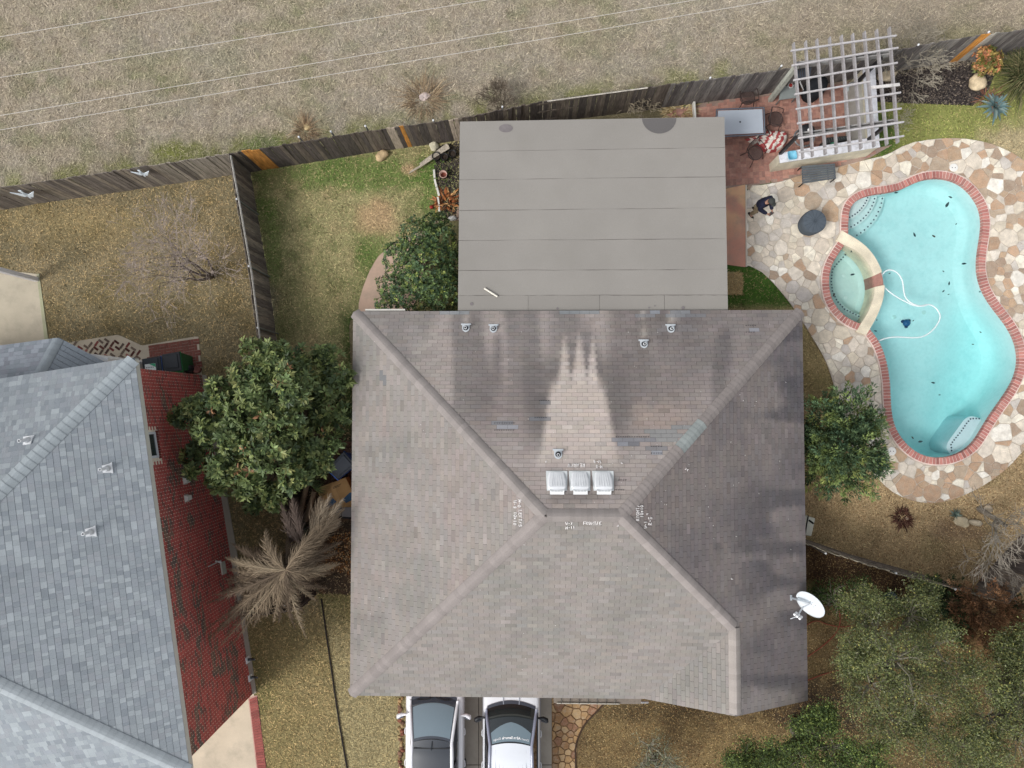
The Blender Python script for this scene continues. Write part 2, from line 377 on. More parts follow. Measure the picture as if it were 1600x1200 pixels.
FYARD = [(640,1400),(760,1000),(1100,800),(1262,848),(1473,913),(1600,950),(2300,1100),(2300,1400)]
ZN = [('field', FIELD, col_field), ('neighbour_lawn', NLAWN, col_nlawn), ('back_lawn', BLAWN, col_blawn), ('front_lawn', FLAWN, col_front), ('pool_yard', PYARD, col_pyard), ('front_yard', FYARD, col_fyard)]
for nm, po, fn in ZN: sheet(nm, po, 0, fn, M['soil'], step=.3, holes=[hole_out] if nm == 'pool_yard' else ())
MULCH1 = [(1395,105),(1440,100),(1530,88),(1560,100),(1545,140),(1520,165),(1440,162),(1350,158),(1350,120)]
MULCH2 = [(684,228),(740,215),(740,345),(690,345),(688,318),(684,290),(678,262)]
sheet('mulch_bed', MULCH1, .006, col_mulch, M['soil'], step=.15); sheet('mulch_bed', MULCH2, .006, col_mulch, M['soil'], step=.15)

def clipdark(a): return np.clip(a, .005, .85)
def blades(name, poly, n, fn, L=.09, Wd=.016, excl=(), straw=.4, strawc=(186, 170, 132), hz=.5, label=None, zb=0, var=.35, green=0):
    poly = [p for p in poly]; xs = [p[0] for p in poly]; ys = [p[1] for p in poly]
    x0, x1, y0, y1 = max(min(xs), -40), min(max(xs), 1640), max(min(ys), -40), min(max(ys), 1240)
    px = rng.uniform(x0, x1, n); py = rng.uniform(y0, y1, n); ok = inpoly(px, py, poly)
    for e in excl: ok &= ~inpoly(px, py, e)
    px = px[ok]; py = py[ok]; n = len(px)
    p = Pn(px, py, zb); cl = fn(px, py) * 1.06; k = rng.normal(1, var, (n, 1)); cl = cl * np.clip(k, .35, 2.0)
    s = (rng.random(n) < straw)[:, None]; cl = np.where(s, cl * .45 + ca(*strawc) * .6 * np.clip(k, .5, 1.5), cl)
    if green: g = (rng.random(n) < green)[:, None]; cl = np.where(g, cl * .4 + ca(96, 116, 54) * .6, cl)
    a = rng.uniform(0, 2 * PI, n); l = L * rng.uniform(.5, 1.4, n); w = Wd * rng.uniform(.6, 1.5, n); h = l * rng.uniform(.1, 1, n) * hz
    d = np.stack([np.cos(a), np.sin(a)], 1); sd_ = np.stack([-d[:, 1], d[:, 0]], 1) * w[:, None] / 2
    v = np.zeros((n, 3, 3)); v[:, :, :] = p[:, None, :]
    v[:, 0, :2] += sd_; v[:, 1, :2] -= sd_; v[:, 2, :2] += d * l[:, None]; v[:, 2, 2] += h; v[:, :2, 2] += .005
    f = np.arange(n * 3).reshape(n, 3)
    o = link(name, mesh_np(name, v.reshape(-1, 3), f, np.repeat(clipdark(cl), 3, 0), 'POINT', M['blade']))
    tag(o, label, 'grass', kind='stuff'); return o
HOUSEPX = [(575,500),(1230,500),(1235,1060),(575,1060)]; REDP = [(1128,290),(1168,286),(1168,420),(1128,420)]; WALK = [(615,380),(588,402),(575,425),(566,448),(559,472),(558,502),(730,502),(730,340),(640,368)]; DRV = [(632,1000),(950,1000),(952,1096),(917,1130),(904,1160),(900,1300),(632,1300)]
NSLAB = [[(-60,440),(0,420),(60,426),(84,560),(-60,620)], [(103,537),(185,521),(222,538),(312,523),(330,640),(372,870),(384,965),(401,1084),(424,1300),(-60,1300),(-60,600)]]
NHOUSE = [(-60,600),(316,586),(395,1084),(330,1240),(-60,1240)]
DECKPX = [(1166,303),(1166,290),(1180,289.5),(1195,289),(1222,284),(1250,274),(1300,264),(1352,250),(1385,243),(1418,224),(1462,217),(1500,216),(1540,222),(1575,236),(1600,251),(1640,290),(1662,380),(1668,470),(1664,560),(1648,630),(1625,672),(1600,702),(1575,730),(1540,757),(1500,777),(1460,787),(1430,784),(1400,773),(1378,756),(1352,725),(1325,690),(1311,645),(1304,605),(1290,563),(1270,530),(1252,500),(1235,475),(1215,450),(1200,434),(1185,421),(1172,417),(1166,417),(1166,405)]
PATIO = [(1040,172),(1104,160),(1240,138),(1300,128),(1345,126),(1349,236),(1395,226),(1355,249),(1300,264),(1250,274),(1222,284),(1166,291),(1120,296),(1040,300)]
blades('dry_grass', FIELD, 210000, col_field, L=.15, Wd=.02, straw=.35, strawc=(192, 180, 154), label='pale dry winter grass over the open field behind the fence', var=.24)
blades('grass', NLAWN, 150000, col_nlawn, L=.1, Wd=.022, excl=[NHOUSE] + NSLAB, straw=.33, strawc=(206, 176, 126), label='tan dormant lawn grass in the neighbouring yard', var=.36)
blades('grass', BLAWN, 75000, col_blawn, L=.1, Wd=.022, excl=[HOUSEPX, WALK], straw=.25, strawc=(196, 172, 132), label='patchy green and tan lawn grass behind the house', var=.34)
blades('grass', FLAWN, 40000, col_front, L=.1, Wd=.022, straw=.3, label='tan lawn grass beside the driveway', strawc=(200, 178, 130), var=.36)
blades('grass', PYARD, 120000, col_pyard, L=.09, Wd=.022, excl=[DECKPX, HOUSEPX, MULCH1, PATIO, REDP], straw=.3, strawc=(170, 146, 110), label='brown leaf strewn grass in the yard round the pool', var=.4)
blades('grass', FYARD, 110000, col_fyard, L=.07, Wd=.02, excl=[HOUSEPX, DRV], straw=.3, strawc=(170, 142, 96), label='brown leaf strewn grass in the yard below the house', var=.42)
def litter(name, poly, n, cols, size, label, excl=(), zb=.03):
    xs = [p[0] for p in poly]; ys = [p[1] for p in poly]
    px = rng.uniform(max(min(xs), -30), min(max(xs), 1630), n); py = rng.uniform(max(min(ys), -30), min(max(ys), 1230), n); ok = inpoly(px, py, poly)
    for e in excl: ok &= ~inpoly(px, py, e)
    px = px[ok]; py = py[ok]; n = len(px); p = Pn(px, py, zb); cl = np.array([c(*k) for k in cols])[rng.integers(0, len(cols), n)] * rng.uniform(.6, 1.3, (n, 1))
    a = rng.uniform(0, 2 * PI, n); l = size * rng.uniform(.5, 1.4, n)
    d = np.stack([np.cos(a), np.sin(a), rng.uniform(-.4, .4, n)], 1) * l[:, None]; e = np.stack([-np.sin(a), np.cos(a), rng.uniform(-.5, .5, n)], 1) * l[:, None] * .5
    v = np.stack([p - d, p - e, p + d, p + e], 1); f = np.arange(n * 4).reshape(n, 4)
    tag(link(name, mesh_np(name, v.reshape(-1, 3), f, np.repeat(clipdark(cl), 4, 0), 'POINT', M['blade'])), label, 'leaves', kind='stuff')
litter('fallen_leaves', FYARD, 60000, [(168, 142, 98), (140, 110, 76), (98, 74, 52), (112, 84, 60), (186, 164, 122)], .02, 'dry fallen leaves strewn over the front yard', [HOUSEPX, DRV])
litter('fallen_leaves', [(1250,640),(1400,770),(1470,790),(1600,700),(1640,940),(1470,912),(1255,845)], 26000, [(190, 162, 122), (160, 126, 92), (124, 98, 72), (206, 182, 142)], .02, 'dry fallen leaves on the brown grass below the pool')
litter('mulch', MULCH1, 6000, [(60, 54, 52), (90, 82, 78), (44, 40, 40), (130, 118, 106)], .035, 'dark shredded mulch in the bed by the pergola')
litter('mulch', MULCH2, 2500, [(60, 54, 52), (96, 88, 80), (44, 40, 40)], .03, 'dark mulch in the narrow bed beside the patio roof')
litter('fallen_leaves', [(505,840),(552,830),(552,900),(510,890)], 500, [(170, 120, 70), (130, 90, 56), (190, 160, 120)], .035, 'brown leaves in the narrow side yard by the house wall')

# ------------------------------------------------------------------ pool
pool = thing('swimming_pool', 'free form turquoise swimming pool with brick coping and an attached spa', 'swimming pool', P(1450, 500, 0))
def floor_z(v):
    px, py = pixn(np.concatenate([v, np.full((len(v), 1), -.8)], 1))
    return -.95 - .22 * sstep(420, 640, py) - .4 * sstep(1465, 1545, px + .25 * (py - 500)) * sstep(400, 500, py)
def basin(name, loop, depthfn, coves, m, colr, parent):
    s = -1
    loops = [[(v.x, v.y, 0.0) for v in loop]]
    pl = [tuple(v) for v in loop]
    inner = None
    for off, frac in coves:
        q = offset_loop(loop, -off); arr = np.array([tuple(v) for v in q]); z = depthfn(arr) * frac
        loops.append([(a[0], a[1], b) for a, b in zip(arr, z)]); inner = q
    mb = MB(); n = len(loop); vs = [p for l in loops for p in l]
    mb.add(vs, [(i * n + j, i * n + (j + 1) % n, (i + 1) * n + (j + 1) % n, (i + 1) * n + j) for i in range(len(loops) - 1) for j in range(n)], colr)
    ob = mb.build(name + '_wall', m, parent, smooth=True)
    st = .25; il = [tuple(v) for v in inner]; xs = [p[0] for p in il]; ys = [p[1] for p in il]
    gx, gy = np.meshgrid(np.arange(min(xs), max(xs), st), np.arange(min(ys), max(ys), st)); gx = gx.ravel(); gy = gy.ravel(); ok = inpoly(gx, gy, il)
    pts = [Vector(v) for v in inner] + [Vector((a, b)) for a, b in zip(gx[ok], gy[ok])]
    r = delaunay_2d_cdt(pts, [(i, (i + 1) % n) for i in range(n)], [], 0, 1e-5)
    v = np.array([tuple(p) for p in r[0]]); f = np.array([t for t in r[2] if len(t) == 3]); ce = v[f].mean(1); f = f[inpoly(ce[:, 0], ce[:, 1], il)]
    z = depthfn(v); o = org(parent)
    me = mesh_np(name + '_floor', np.concatenate([v, z[:, None]], 1) - np.array(o), f, np.tile(np.array(colr), (len(v), 1)), 'POINT', m, True)
    link(name + '_floor', me, parent)
PLC = c(238, 247, 246); SPC = c(222, 234, 228)
basin('pool', pool_loop, floor_z, [(0, .7), (.03, .84), (.12, .95), (.3, 1)], M['plaster'], PLC, pool)
basin('spa', spa_loop, lambda v: np.full(len(v), -.78), [(0, .8), (.05, .93), (.14, 1)], M['plaster'], SPC, pool)
# steps, benches (solid steps that run into the wall of the basin)
dotm = MB().box(0, 0, 0, .045, .045, .01, 0, c(40, 60, 78)).mesh('tile_dot', M['plastic'])
def tdot(x, y, z): o = link('tile_dot', dotm, pool); o.location = Vector((x, y, z)) - org(pool); o.rotation_euler = (0, 0, random.uniform(0, 1.5))
cst = P(1302, 292, -.3)
def clip_to(loop, poly):
    # keep the part of poly inside loop by projecting outside vertices just past the wall
    return poly
for rad, zt in ((1.27, -.22), (1.58, -.42), (1.93, -.64)):
    mb = MB(); arc = [(cst.x + rad * math.cos(R(a)), cst.y + rad * math.sin(R(a))) for a in range(-80, 6, 4)]
    arc = [p for p in arc]; mb.prism([(cst.x + .25, cst.y - .3)] + arc, -1.3, zt, c(226, 238, 236)); mb.build('step', M['plaster'], pool)
    for a in range(-80, 6, 5):
        x = cst.x + (rad - .07) * math.cos(R(a)); y = cst.y + (rad - .07) * math.sin(R(a))
        if inpoly([x], [y], [tuple(v) for v in pool_loop])[0]: tdot(x, y, zt + .004)
BEN = [(1481,707),(1479,694),(1488,681),(1500,665),(1507,655),(1516,650),(1528,652),(1545,662),(1530,695),(1500,722)]
b_ = MB(); bw = [P(x, y, -.35).to_2d() for x, y in smooth_px(BEN, 3, True)]; b_.prism([tuple(v) for v in bw], -1.6, -.36, c(216, 228, 232)); b_.build('bench', M['plaster'], pool)
for x, y in resample([Vector(p) for p in [(1487,704),(1486,694),(1492,686),(1502,674),(1510,662),(1517,654),(1530,654)]], 4.6):
    w = P(x, y, -.35); tdot(w.x, w.y, -.354)
SB = [(1300,372),(1326,389),(1321,394),(1312,402),(1304,413),(1302,425),(1301,440),(1303,455),(1309,468),(1320,479),(1333,488),(1344,492),(1346,515),(1300,515),(1275,470),(1275,400)]
def clip_poly_loop(poly, loop):             # convex-free clip: sample boundary, keep inside
    return poly
b_ = MB(); b_.prism([tuple(P(x, y, -.4).to_2d()) for x, y in SB], -.9, -.42, c(190, 214, 208)); b_.build('bench', M['plaster'], pool)
for x, y in resample([Vector(p) for p in [(1321,398),(1311,409),(1301,421),(1299,440),(1301,455),(1308,470),(1320,483),(1342,494)]], 5):
    w = P(x, y, -.4); tdot(w.x, w.y, -.414)
# drains, floor returns
for x, y in ((1395,496),(1441,489),(1318,431),(1321,465)):
    z = -1.1 if x > 1350 else -.775; w = P(x, y, z); d = MB(); d.lathe([(.07, 0), (.07, .02), (.05, .025)], 16, (w.x, w.y, floor_z(np.array([[w.x, w.y]]))[0] if x > 1350 else z), c(225, 235, 230)); d.build('floor_fitting', M['plastic'], pool)
# water: closed body with absorption, clear surface
def watermat(name, absorb, dens):
    m = bpy.data.materials.new(name); m.use_nodes = True; nt = m.node_tree; nt.nodes.clear()
    o = nt.nodes.new('ShaderNodeOutputMaterial'); t = nt.nodes.new('ShaderNodeBsdfTransparent'); g = nt.nodes.new('ShaderNodeBsdfGlossy'); g.inputs['Roughness'].default_value = .03
    x = nt.nodes.new('ShaderNodeMixShader'); fr = nt.nodes.new('ShaderNodeFresnel'); fr.inputs[0].default_value = 1.33
    nz = nt.nodes.new('ShaderNodeTexNoise'); nz.inputs['Scale'].default_value = 5; bp = nt.nodes.new('ShaderNodeBump'); bp.inputs['Distance'].default_value = .01; bp.inputs['Strength'].default_value = .4
    gg = nt.nodes.new('ShaderNodeNewGeometry'); nt.links.new(gg.outputs['Position'], nz.inputs[0]); nt.links.new(nz.outputs[0], bp.inputs['Height']); nt.links.new(bp.outputs[0], g.inputs['Normal'])
    nt.links.new(fr.outputs[0], x.inputs[0]); nt.links.new(t.outputs[0], x.inputs[1]); nt.links.new(g.outputs[0], x.inputs[2]); nt.links.new(x.outputs[0], o.inputs[0])
    v = nt.nodes.new('ShaderNodeVolumeAbsorption'); v.inputs[0].default_value = (*absorb, 1); v.inputs[1].default_value = dens; nt.links.new(v.outputs[0], o.inputs['Volume']); return m
M['water'] = watermat('pool_water', (.1, .88, .90), .27); M['spawater'] = watermat('spa_water', (.4, .9, .9), .34)
def water(name, loop, z, zb, m, label):
    q = offset_loop(loop, .03); mb = MB(); mb.prism([tuple(v) for v in q], zb, z); mb.c = [WH] * len(mb.f)
    o = mb.build(name, m, None, loc=(q[0].x, q[0].y, z)); tag(o, label, 'water', kind='structure')
water('pool_water', pool_loop, -.09, -2.2, M['water'], 'clear turquoise water filling the free form pool')
water('spa_water', spa_loop, -.07, -1.2, M['spawater'], 'paler green water filling the small spa')
# brick coping
def coping(path, closed, wid, parent, height, side):
    k = len(path)
    nr = normals2(path, closed)
    for i in range(k - 1):
        a, b = path[i], path[i + 1]; na, nb = nr[i] * side, nr[i + 1] * side; t = (b - a).normalized() * .011
        q = [a + t - na * .03, b - t - nb * .03, b - t + nb * wid, a + t + na * wid]
        mb = MB(); kk = random.uniform(.82, 1.15); mb.prism([tuple(v) for v in q], -.07, height + random.uniform(-.003, .003), tuple(x * kk for x in random.choice([c(182, 122, 114), c(190, 130, 120), c(172, 116, 108), c(186, 134, 124)])))
        mb.build('brick', M['brick'], parent)
pa2 = resample(pool_arc, .107)
sgn = 1 if area(pool_loop) > 0 else -1
coping(pa2, False, .2, pool, .085, sgn)
sp2 = resample(spa_arc, .112); sgs = 1 if area(spa_loop) > 0 else -1
coping(sp2, False, .2, pool, .085, sgs)
for path, sg, w_ in ((pool_arc, sgn, .235), (spa_arc, sgs, .235)):
    nr = normals2(path, False); mb = MB()
    for i in range(len(path) - 1):
        q = [path[i] - nr[i] * sg * .012, path[i + 1] - nr[i + 1] * sg * .012, path[i + 1] + nr[i + 1] * sg * w_, path[i] + nr[i] * sg * w_]
        mb.prism([tuple(v) for v in q], -.1, .072, c(226, 206, 196))
    mb.build('coping_mortar', M['mortar'], pool)
# cream stone wall between pool and spa (two halves with a brick spillway)
wp = resample(wall_pool, .1); ws_ = [v for v in wall_spa]; 
n_ = 26; A_ = resample(wall_pool, (sum((wall_pool[i+1]-wall_pool[i]).length for i in range(len(wall_pool)-1))) / n_)[:n_ + 1]
B_ = resample(wall_spa, (sum((wall_spa[i+1]-wall_spa[i]).length for i in range(len(wall_spa)-1))) / n_)[:n_ + 1]
def seg(i0, i1, name, col, z, m):
    mb = MB()
    for i in range(i0, i1):
        q = [A_[i], A_[i + 1], B_[i + 1], B_[i]]; mb.prism([tuple(v) for v in q], -.8, z, col)
    mb.build(name, m, pool)
A_ = [a + (a - b).normalized() * .0 for a, b in zip(A_, B_)]
seg(0, 11, 'coping_slab', c(230, 219, 194), .1, M['mortar']); seg(14, n_, 'coping_slab', c(230, 219, 194), .1, M['mortar']); seg(11, 14, 'spillway', c(172, 128, 116), .04, M['brick'])
for t_, s_ in ((0, 1), (n_, -1)):            # slab ends run out over the deck
    a, b = A_[t_], B_[t_]; d_ = (A_[t_] - A_[t_ + s_]).normalized()
    mb = MB(); mb.prism([tuple(a), tuple(a + d_ * .22), tuple(b + d_ * .28), tuple(b)], -.07, .101, c(230, 219, 194)); mb.build('coping_slab', M['mortar'], pool)
# floating hose, cleaner, leaves in the pool
HO = [(1419,473),(1404,466),(1388,455),(1379,446),(1377,434),(1380,426),(1388,421),(1398,423),(1407,431),(1411,442),(1412,456),(1415,466),(1424,474),(1438,479),(1450,475),(1459,478),(1467,487),(1470,496),(1463,510),(1452,521),(1440,527),(1425,528),(1402,526),(1385,528),(1372,533)]
HO = [(1450,476),(1440,479),(1425,477)] + HO[:] 
mb = MB(); hp = [P(x, y, -.07) for x, y in smooth_px(HO, 4)]; mb.tube(hp, .021, 6, c(240, 244, 244)); mb.one('pool_hose', M['plastic'], 'white floating cleaner hose looping over the pool water', 'hose', smooth=True)
cl = thing('pool_cleaner', 'small dark blue pool cleaner resting on the pool floor below the hose', 'pool cleaner', P(1415, 505, -1.05))
w = P(1415, 505, -1.02); mb = MB(); mb.lathe([(.1, 0), (.13, .05), (.11, .12), (.04, .16)], 14, tuple(w), c(40, 90, 140)); mb.build('body', M['plastic'], cl, True)
for dx, dy in ((-.12, .06), (.1, .08), (.0, -.13)): mb = MB(); mb.lathe([(.03, -.02), (.05, 0), (.05, .06), (.03, .08)], 10, (w.x + dx, w.y + dy, w.z), c(30, 60, 100)); mb.build('wheel', M['plastic'], cl)
LV = [(1480,320,4),(1485,308,2.5),(1429,367,3),(1459,369,2.5),(1506,412,3),(1483,443,2.5),(1474,455,2),(1332,429,3),(1303,461,2.5),(1412,692,2.5),(1438,690,3),(1426,684,2),(1375,303,2),(1400,301,2.5),(1405,683,2),(1458,598,2.5),(1468,617,1.5),(1390,427,1.5),(1520,538,1.5),(1532,519,1.5),(1474,424,1.5),(1368,517,2),(1531,456,1.5),(1494,350,1.5),(1340,312,1.5),(1427,501,1.3),(1370,500,1.3),(1482,460,1.3),(1330,393,1.5)]
for i, (x, y, s_) in enumerate(LV):
    deep = s_ >= 2.5
    w = P(x, y, -.066 if not deep or x < 1350 else -.084); a = random.uniform(0, PI); l = s_ * .021; mb = MB()
    pts = [(w.x + l * math.cos(a + t) * r_, w.y + l * math.sin(a + t) * r_) for t, r_ in ((0, 1.5), (.5, .8), (1.3, .55), (2.4, .8), (PI, 1.3), (3.8, .75), (4.9, .5), (5.8, .8))]
    mb.prism(pts, w.z, w.z + .006, random.choice([c(40, 60, 66), c(60, 50, 44), c(48, 66, 70)])); mb.one('floating_leaf', M['rubber'], 'small dark leaf floating on the %s water' % ('spa' if x < 1350 and y > 380 else 'pool'), 'leaf', 'dark leaves floating on the spa' if x < 1350 and y > 380 else 'dark leaves floating on the pool')

# ------------------------------------------------------------------ flagstone deck
deckw = [P(x, y, 0).to_2d() for x, y in smooth_px(DECKPX, 2, True)]
dk = sheet('pool_deck', deckw, .028, const(c(196, 186, 172)), M['mortar'], step=.35, holes=[offset_loop(hole_loop, .02)], world=True)
# rim of the deck
mb = MB(); nr = normals2(deckw); sg = 1 if area(deckw) > 0 else -1
for i in range(len(deckw)):
    a, b = deckw[i], deckw[(i + 1) % len(deckw)]; mb.add([(a.x, a.y, -.01), (b.x, b.y, -.01), (b.x, b.y, .028), (a.x, a.y, .028)], [(0, 1, 2, 3)], c(150, 140, 130))
mb.build('deck_rim', M['mortar'], dk)
def clip_half(poly, p, n):                  # keep side where (x-p).n <= 0
    out = []; k = len(poly)
    for i in range(k):
        a, b = poly[i], poly[(i + 1) % k]; da = (a[0] - p[0]) * n[0] + (a[1] - p[1]) * n[1]; db = (b[0] - p[0]) * n[0] + (b[1] - p[1]) * n[1]
        if da <= 0: out.append(a)
        if (da < 0 < db) or (db < 0 < da): t = da / (da - db); out.append((a[0] + (b[0] - a[0]) * t, a[1] + (b[1] - a[1]) * t))
    return out
def parea(p): return abs(sum(p[i][0] * p[(i + 1) % len(p)][1] - p[(i + 1) % len(p)][0] * p[i][1] for i in range(len(p))) / 2) if len(p) > 2 else 0
def nearest_seg(pt, loop):
    best = (1e9, None, None)
    for i in range(len(loop)):
        a = loop[i]; b = loop[(i + 1) % len(loop)]; ab = b - a; t = max(0, min(1, (pt - a).dot(ab) / max(1e-9, ab.length_squared))); q = a + ab * t; dd = (pt - q).length
        if dd < best[0]: best = (dd, q, ab)
    return best
def cells(outer, hole, sizes, seed, gap, jit=1.0):
    rr = random.Random(seed); pl = [tuple(v) for v in outer]; hl = [tuple(v) for v in hole] if hole else None
    xs = [p[0] for p in pl]; ys = [p[1] for p in pl]; pts = []; tries = 0
    while tries < 9000:
        tries += 1; x = rr.uniform(min(xs) - .2, max(xs) + .2); y = rr.uniform(min(ys) - .2, max(ys) + .2); r_ = rr.choice(sizes)
        if all((x - a) ** 2 + (y - b) ** 2 > (r_ + s) ** 2 * .86 for a, b, s in pts): pts.append((x, y, r_))
    out = []
    for i, (x, y, r_) in enumerate(pts):
        poly = [(x - 1.2, y - 1.2), (x + 1.2, y - 1.2), (x + 1.2, y + 1.2), (x - 1.2, y + 1.2)]
        for j, (a, b, s) in enumerate(pts):
            if i == j: continue
            dx, dy = a - x, b - y; d2 = dx * dx + dy * dy
            if d2 > 5: continue
            dd = math.sqrt(d2); t = (d2 + r_ * r_ - s * s) / (2 * d2); nx, ny = dx / dd, dy / dd
            poly = clip_half(poly, (x + dx * t - nx * gap / 2, y + dy * t - ny * gap / 2), (nx, ny))
            if len(poly) < 3: break
        if len(poly) < 3: continue
        for it in range(8):
            ch = False
            for v in poly:
                o_ = not inpoly([v[0]], [v[1]], pl)[0]; h_ = hl is not None and inpoly([v[0]], [v[1]], hl)[0]
                if not (o_ or h_): continue
                lp = outer if o_ else hole; vv = Vector(v); dd, q, ab = nearest_seg(vv, lp)
                if dd < .006: continue
                nrm = (vv - q).normalized(); poly = clip_half(poly, (q.x - nrm.x * .004, q.y - nrm.y * .004), nrm); ch = True; break
            if not ch or len(poly) < 3: break
        if len(poly) < 3 or parea(poly) < .004: continue
        cx = sum(p[0] for p in poly) / len(poly); cy = sum(p[1] for p in poly) / len(poly)
        if not inpoly([cx], [cy], pl)[0] or (hl is not None and inpoly([cx], [cy], hl)[0]): continue
        out.append(poly)
    return out
def stone_obj(mb, poly, z0, z1, col, rr):
    cx = sum(p[0] for p in poly) / len(poly); cy = sum(p[1] for p in poly) / len(poly)
    # roughen: add jittered mid-points, pull the top edge in a little
    pp = []
    for i in range(len(poly)):
        a, b = poly[i], poly[(i + 1) % len(poly)]; l = math.hypot(a[0] - b[0], a[1] - b[1])
        if l < .03: continue
        pp.append((a[0] * .93 + b[0] * .07, a[1] * .93 + b[1] * .07))
        if l > .2: k = rr.uniform(-.02, .012); t = rr.uniform(.4, .6); mx, my = a[0] * (1 - t) + b[0] * t, a[1] * (1 - t) + b[1] * t; mm = math.hypot(mx - cx, my - cy); pp.append((mx + (mx - cx) / mm * k, my + (my - cy) / mm * k))
        pp.append((a[0] * .07 + b[0] * .93, a[1] * .07 + b[1] * .93))
    if len(pp) < 3: return False
    if sum(pp[i][0] * pp[(i + 1) % len(pp)][1] - pp[(i + 1) % len(pp)][0] * pp[i][1] for i in range(len(pp))) < 0: pp = pp[::-1]
    n = len(pp); tl = (rr.uniform(-.01, .01), rr.uniform(-.01, .01))
    v = [(x, y, z0) for x, y in pp] + [(cx + (x - cx) * .97, cy + (y - cy) * .97, z1 + (x - cx) * tl[0] + (y - cy) * tl[1]) for x, y in pp]
    mb.add(v, [tuple(range(n, 2 * n))] + [(i, (i + 1) % n, n + (i + 1) % n, n + i) for i in range(n)], col); return True
hole_deck = offset_loop(hole_loop, .245)
st = cells(deckw, hole_deck, [.06, .08, .1, .12, .15, .19, .23, .29], 3, .013)
st.sort(key=parea, reverse=True)
rr = random.Random(5); rest = MB(); cnt = 0
for p in st:
    cx = sum(q[0] for q in p) / len(p); cy = sum(q[1] for q in p) / len(p); px_, py_ = pix((cx, cy, 0)); u = rr.random()
    tan = .14 + .3 * (px_ > 1430) + .1 * (py_ < 300)
    if u < tan: cl_ = rr.choice([c(196, 164, 136), c(184, 154, 128), c(190, 162, 134), c(172, 150, 130), c(186, 166, 144)])
    elif u < tan + .27: cl_ = rr.choice([c(240, 232, 214), c(234, 224, 204), c(240, 234, 222), c(228, 216, 198)])
    else: cl_ = rr.choice([c(218, 207, 192), c(206, 198, 188), c(224, 214, 199), c(214, 201, 184), c(200, 192, 184), c(216, 204, 184)])
    cl_ = jit(cl_, .92, 1.06)
    if cnt < 298:
        mb = MB()
        if stone_obj(mb, p, .02, .044 + rr.uniform(-.004, .006), cl_, rr): mb.build('flagstone', M['stone'], dk); cnt += 1
    else: stone_obj(rest, p, .02, .044 + rr.uniform(-.004, .006), cl_, rr)
if rest.v: tag(rest.build('small_flagstones', M['stone'], dk), kind='stuff')
# white edging strip left of the deck and red concrete strip beside the patio roof
sheet('red_concrete_path', [(1130,296),(1167,288),(1167.5,418),(1130,413)], .02, lambda px, py: mix(base((206, 152, 132), px), ca(226, 182, 144), sstep(.45, .65, fbm(px / 14, py / 20, 41)) * sstep(390, 310, py)), M['concrete'], step=.15)
mb = MB(); a = P(1165.5, 290); b = P(1166, 417); mb.tube([(a.x, a.y, .03), (b.x, b.y, .03)], .028, 4, c(226, 220, 206)); mb.one('edging_strip', M['white'], 'thin white edging strip between red concrete path and flagstone deck', 'edging')
# round white lids in the deck
for x, y, lab in ((1490, 262, 'round white skimmer lid in the flagstones above the pool'), (1393.5, 705, 'round white skimmer lid in the flagstones beside the juniper')):
    w = P(x, y, .05); mb = MB(); mb.lathe([(.14, -.03), (.14, .01), (.12, .014), (.0, .014)], 24, tuple(w), c(236, 234, 228)); t = thing('skimmer_lid', lab, 'lid', (w.x, w.y, .02)); mb.build('lid', M['white'], t)
    mb = MB(); [mb.lathe([(.016, .014), (.014, .018), (0, .018)], 8, (w.x + k, w.y, w.z), c(60, 60, 60)) for k in (-.05, .05)]; mb.build('finger_hole', M['black'], t)

# ------------------------------------------------------------------ brick patio by the pergola
pt = sheet('brick_patio', PATIO, .012, const(c(158, 136, 124)), M['mortar'], step=.3)
patw = [P(x, y, 0).to_2d() for x, y in PATIO]; pl = [tuple(v) for v in patw]; dl_ = [tuple(v) for v in deckw]
bl = []; ang = R(4); Rm = Matrix.Rotation(ang, 2); cx0, cy0 = patw[0]
BW, BH = .2, .1
for i in range(-30, 60):
    for j in range(-60, 30):
        # basket weave of 20 cm modules: two bricks laid one way, two the other
        for k in range(2):
            if (i + j) % 2: x, y, a_, b_2 = i * .2 + .1, j * .2 + .05 + k * .1, .192, .093
            else: x, y, a_, b_2 = i * .2 + .05 + k * .1, j * .2 + .1, .093, .192
            q = Rm @ Vector((x, y)); q = Vector((q.x + cx0, q.y + cy0))
            bl.append((q.x, q.y, a_, b_2))
bl = np.array(bl); ok = inpoly(bl[:, 0], bl[:, 1], pl) & ~inpoly(bl[:, 0], bl[:, 1], dl_)
for s_ in ((.09, 0), (-.09, 0), (0, .09), (0, -.09)): ok &= inpoly(bl[:, 0] + s_[0], bl[:, 1] + s_[1], pl)
bl = bl[ok]; px_, py_ = pixn(np.concatenate([bl[:, :2], np.zeros((len(bl), 1))], 1))
vis = (px_ > 1133) & (px_ < 1340); order = np.argsort(~vis + np.hypot(px_ - 1170, py_ - 240) / 1e4)
restb = MB(); protos = []
for k in range(10):
    for a_, b_2 in ((.192, .093), (.093, .192)):
        mb = MB(); kk = random.uniform(.8, 1.12); mb.box(0, 0, 0, a_, b_2, .03, 0, tuple(x * kk for x in random.choice([c(186, 138, 122), c(176, 130, 116), c(190, 146, 130), c(168, 128, 116)]))); protos.append(mb.mesh('paver', M['brick']))
oo = org(pt)
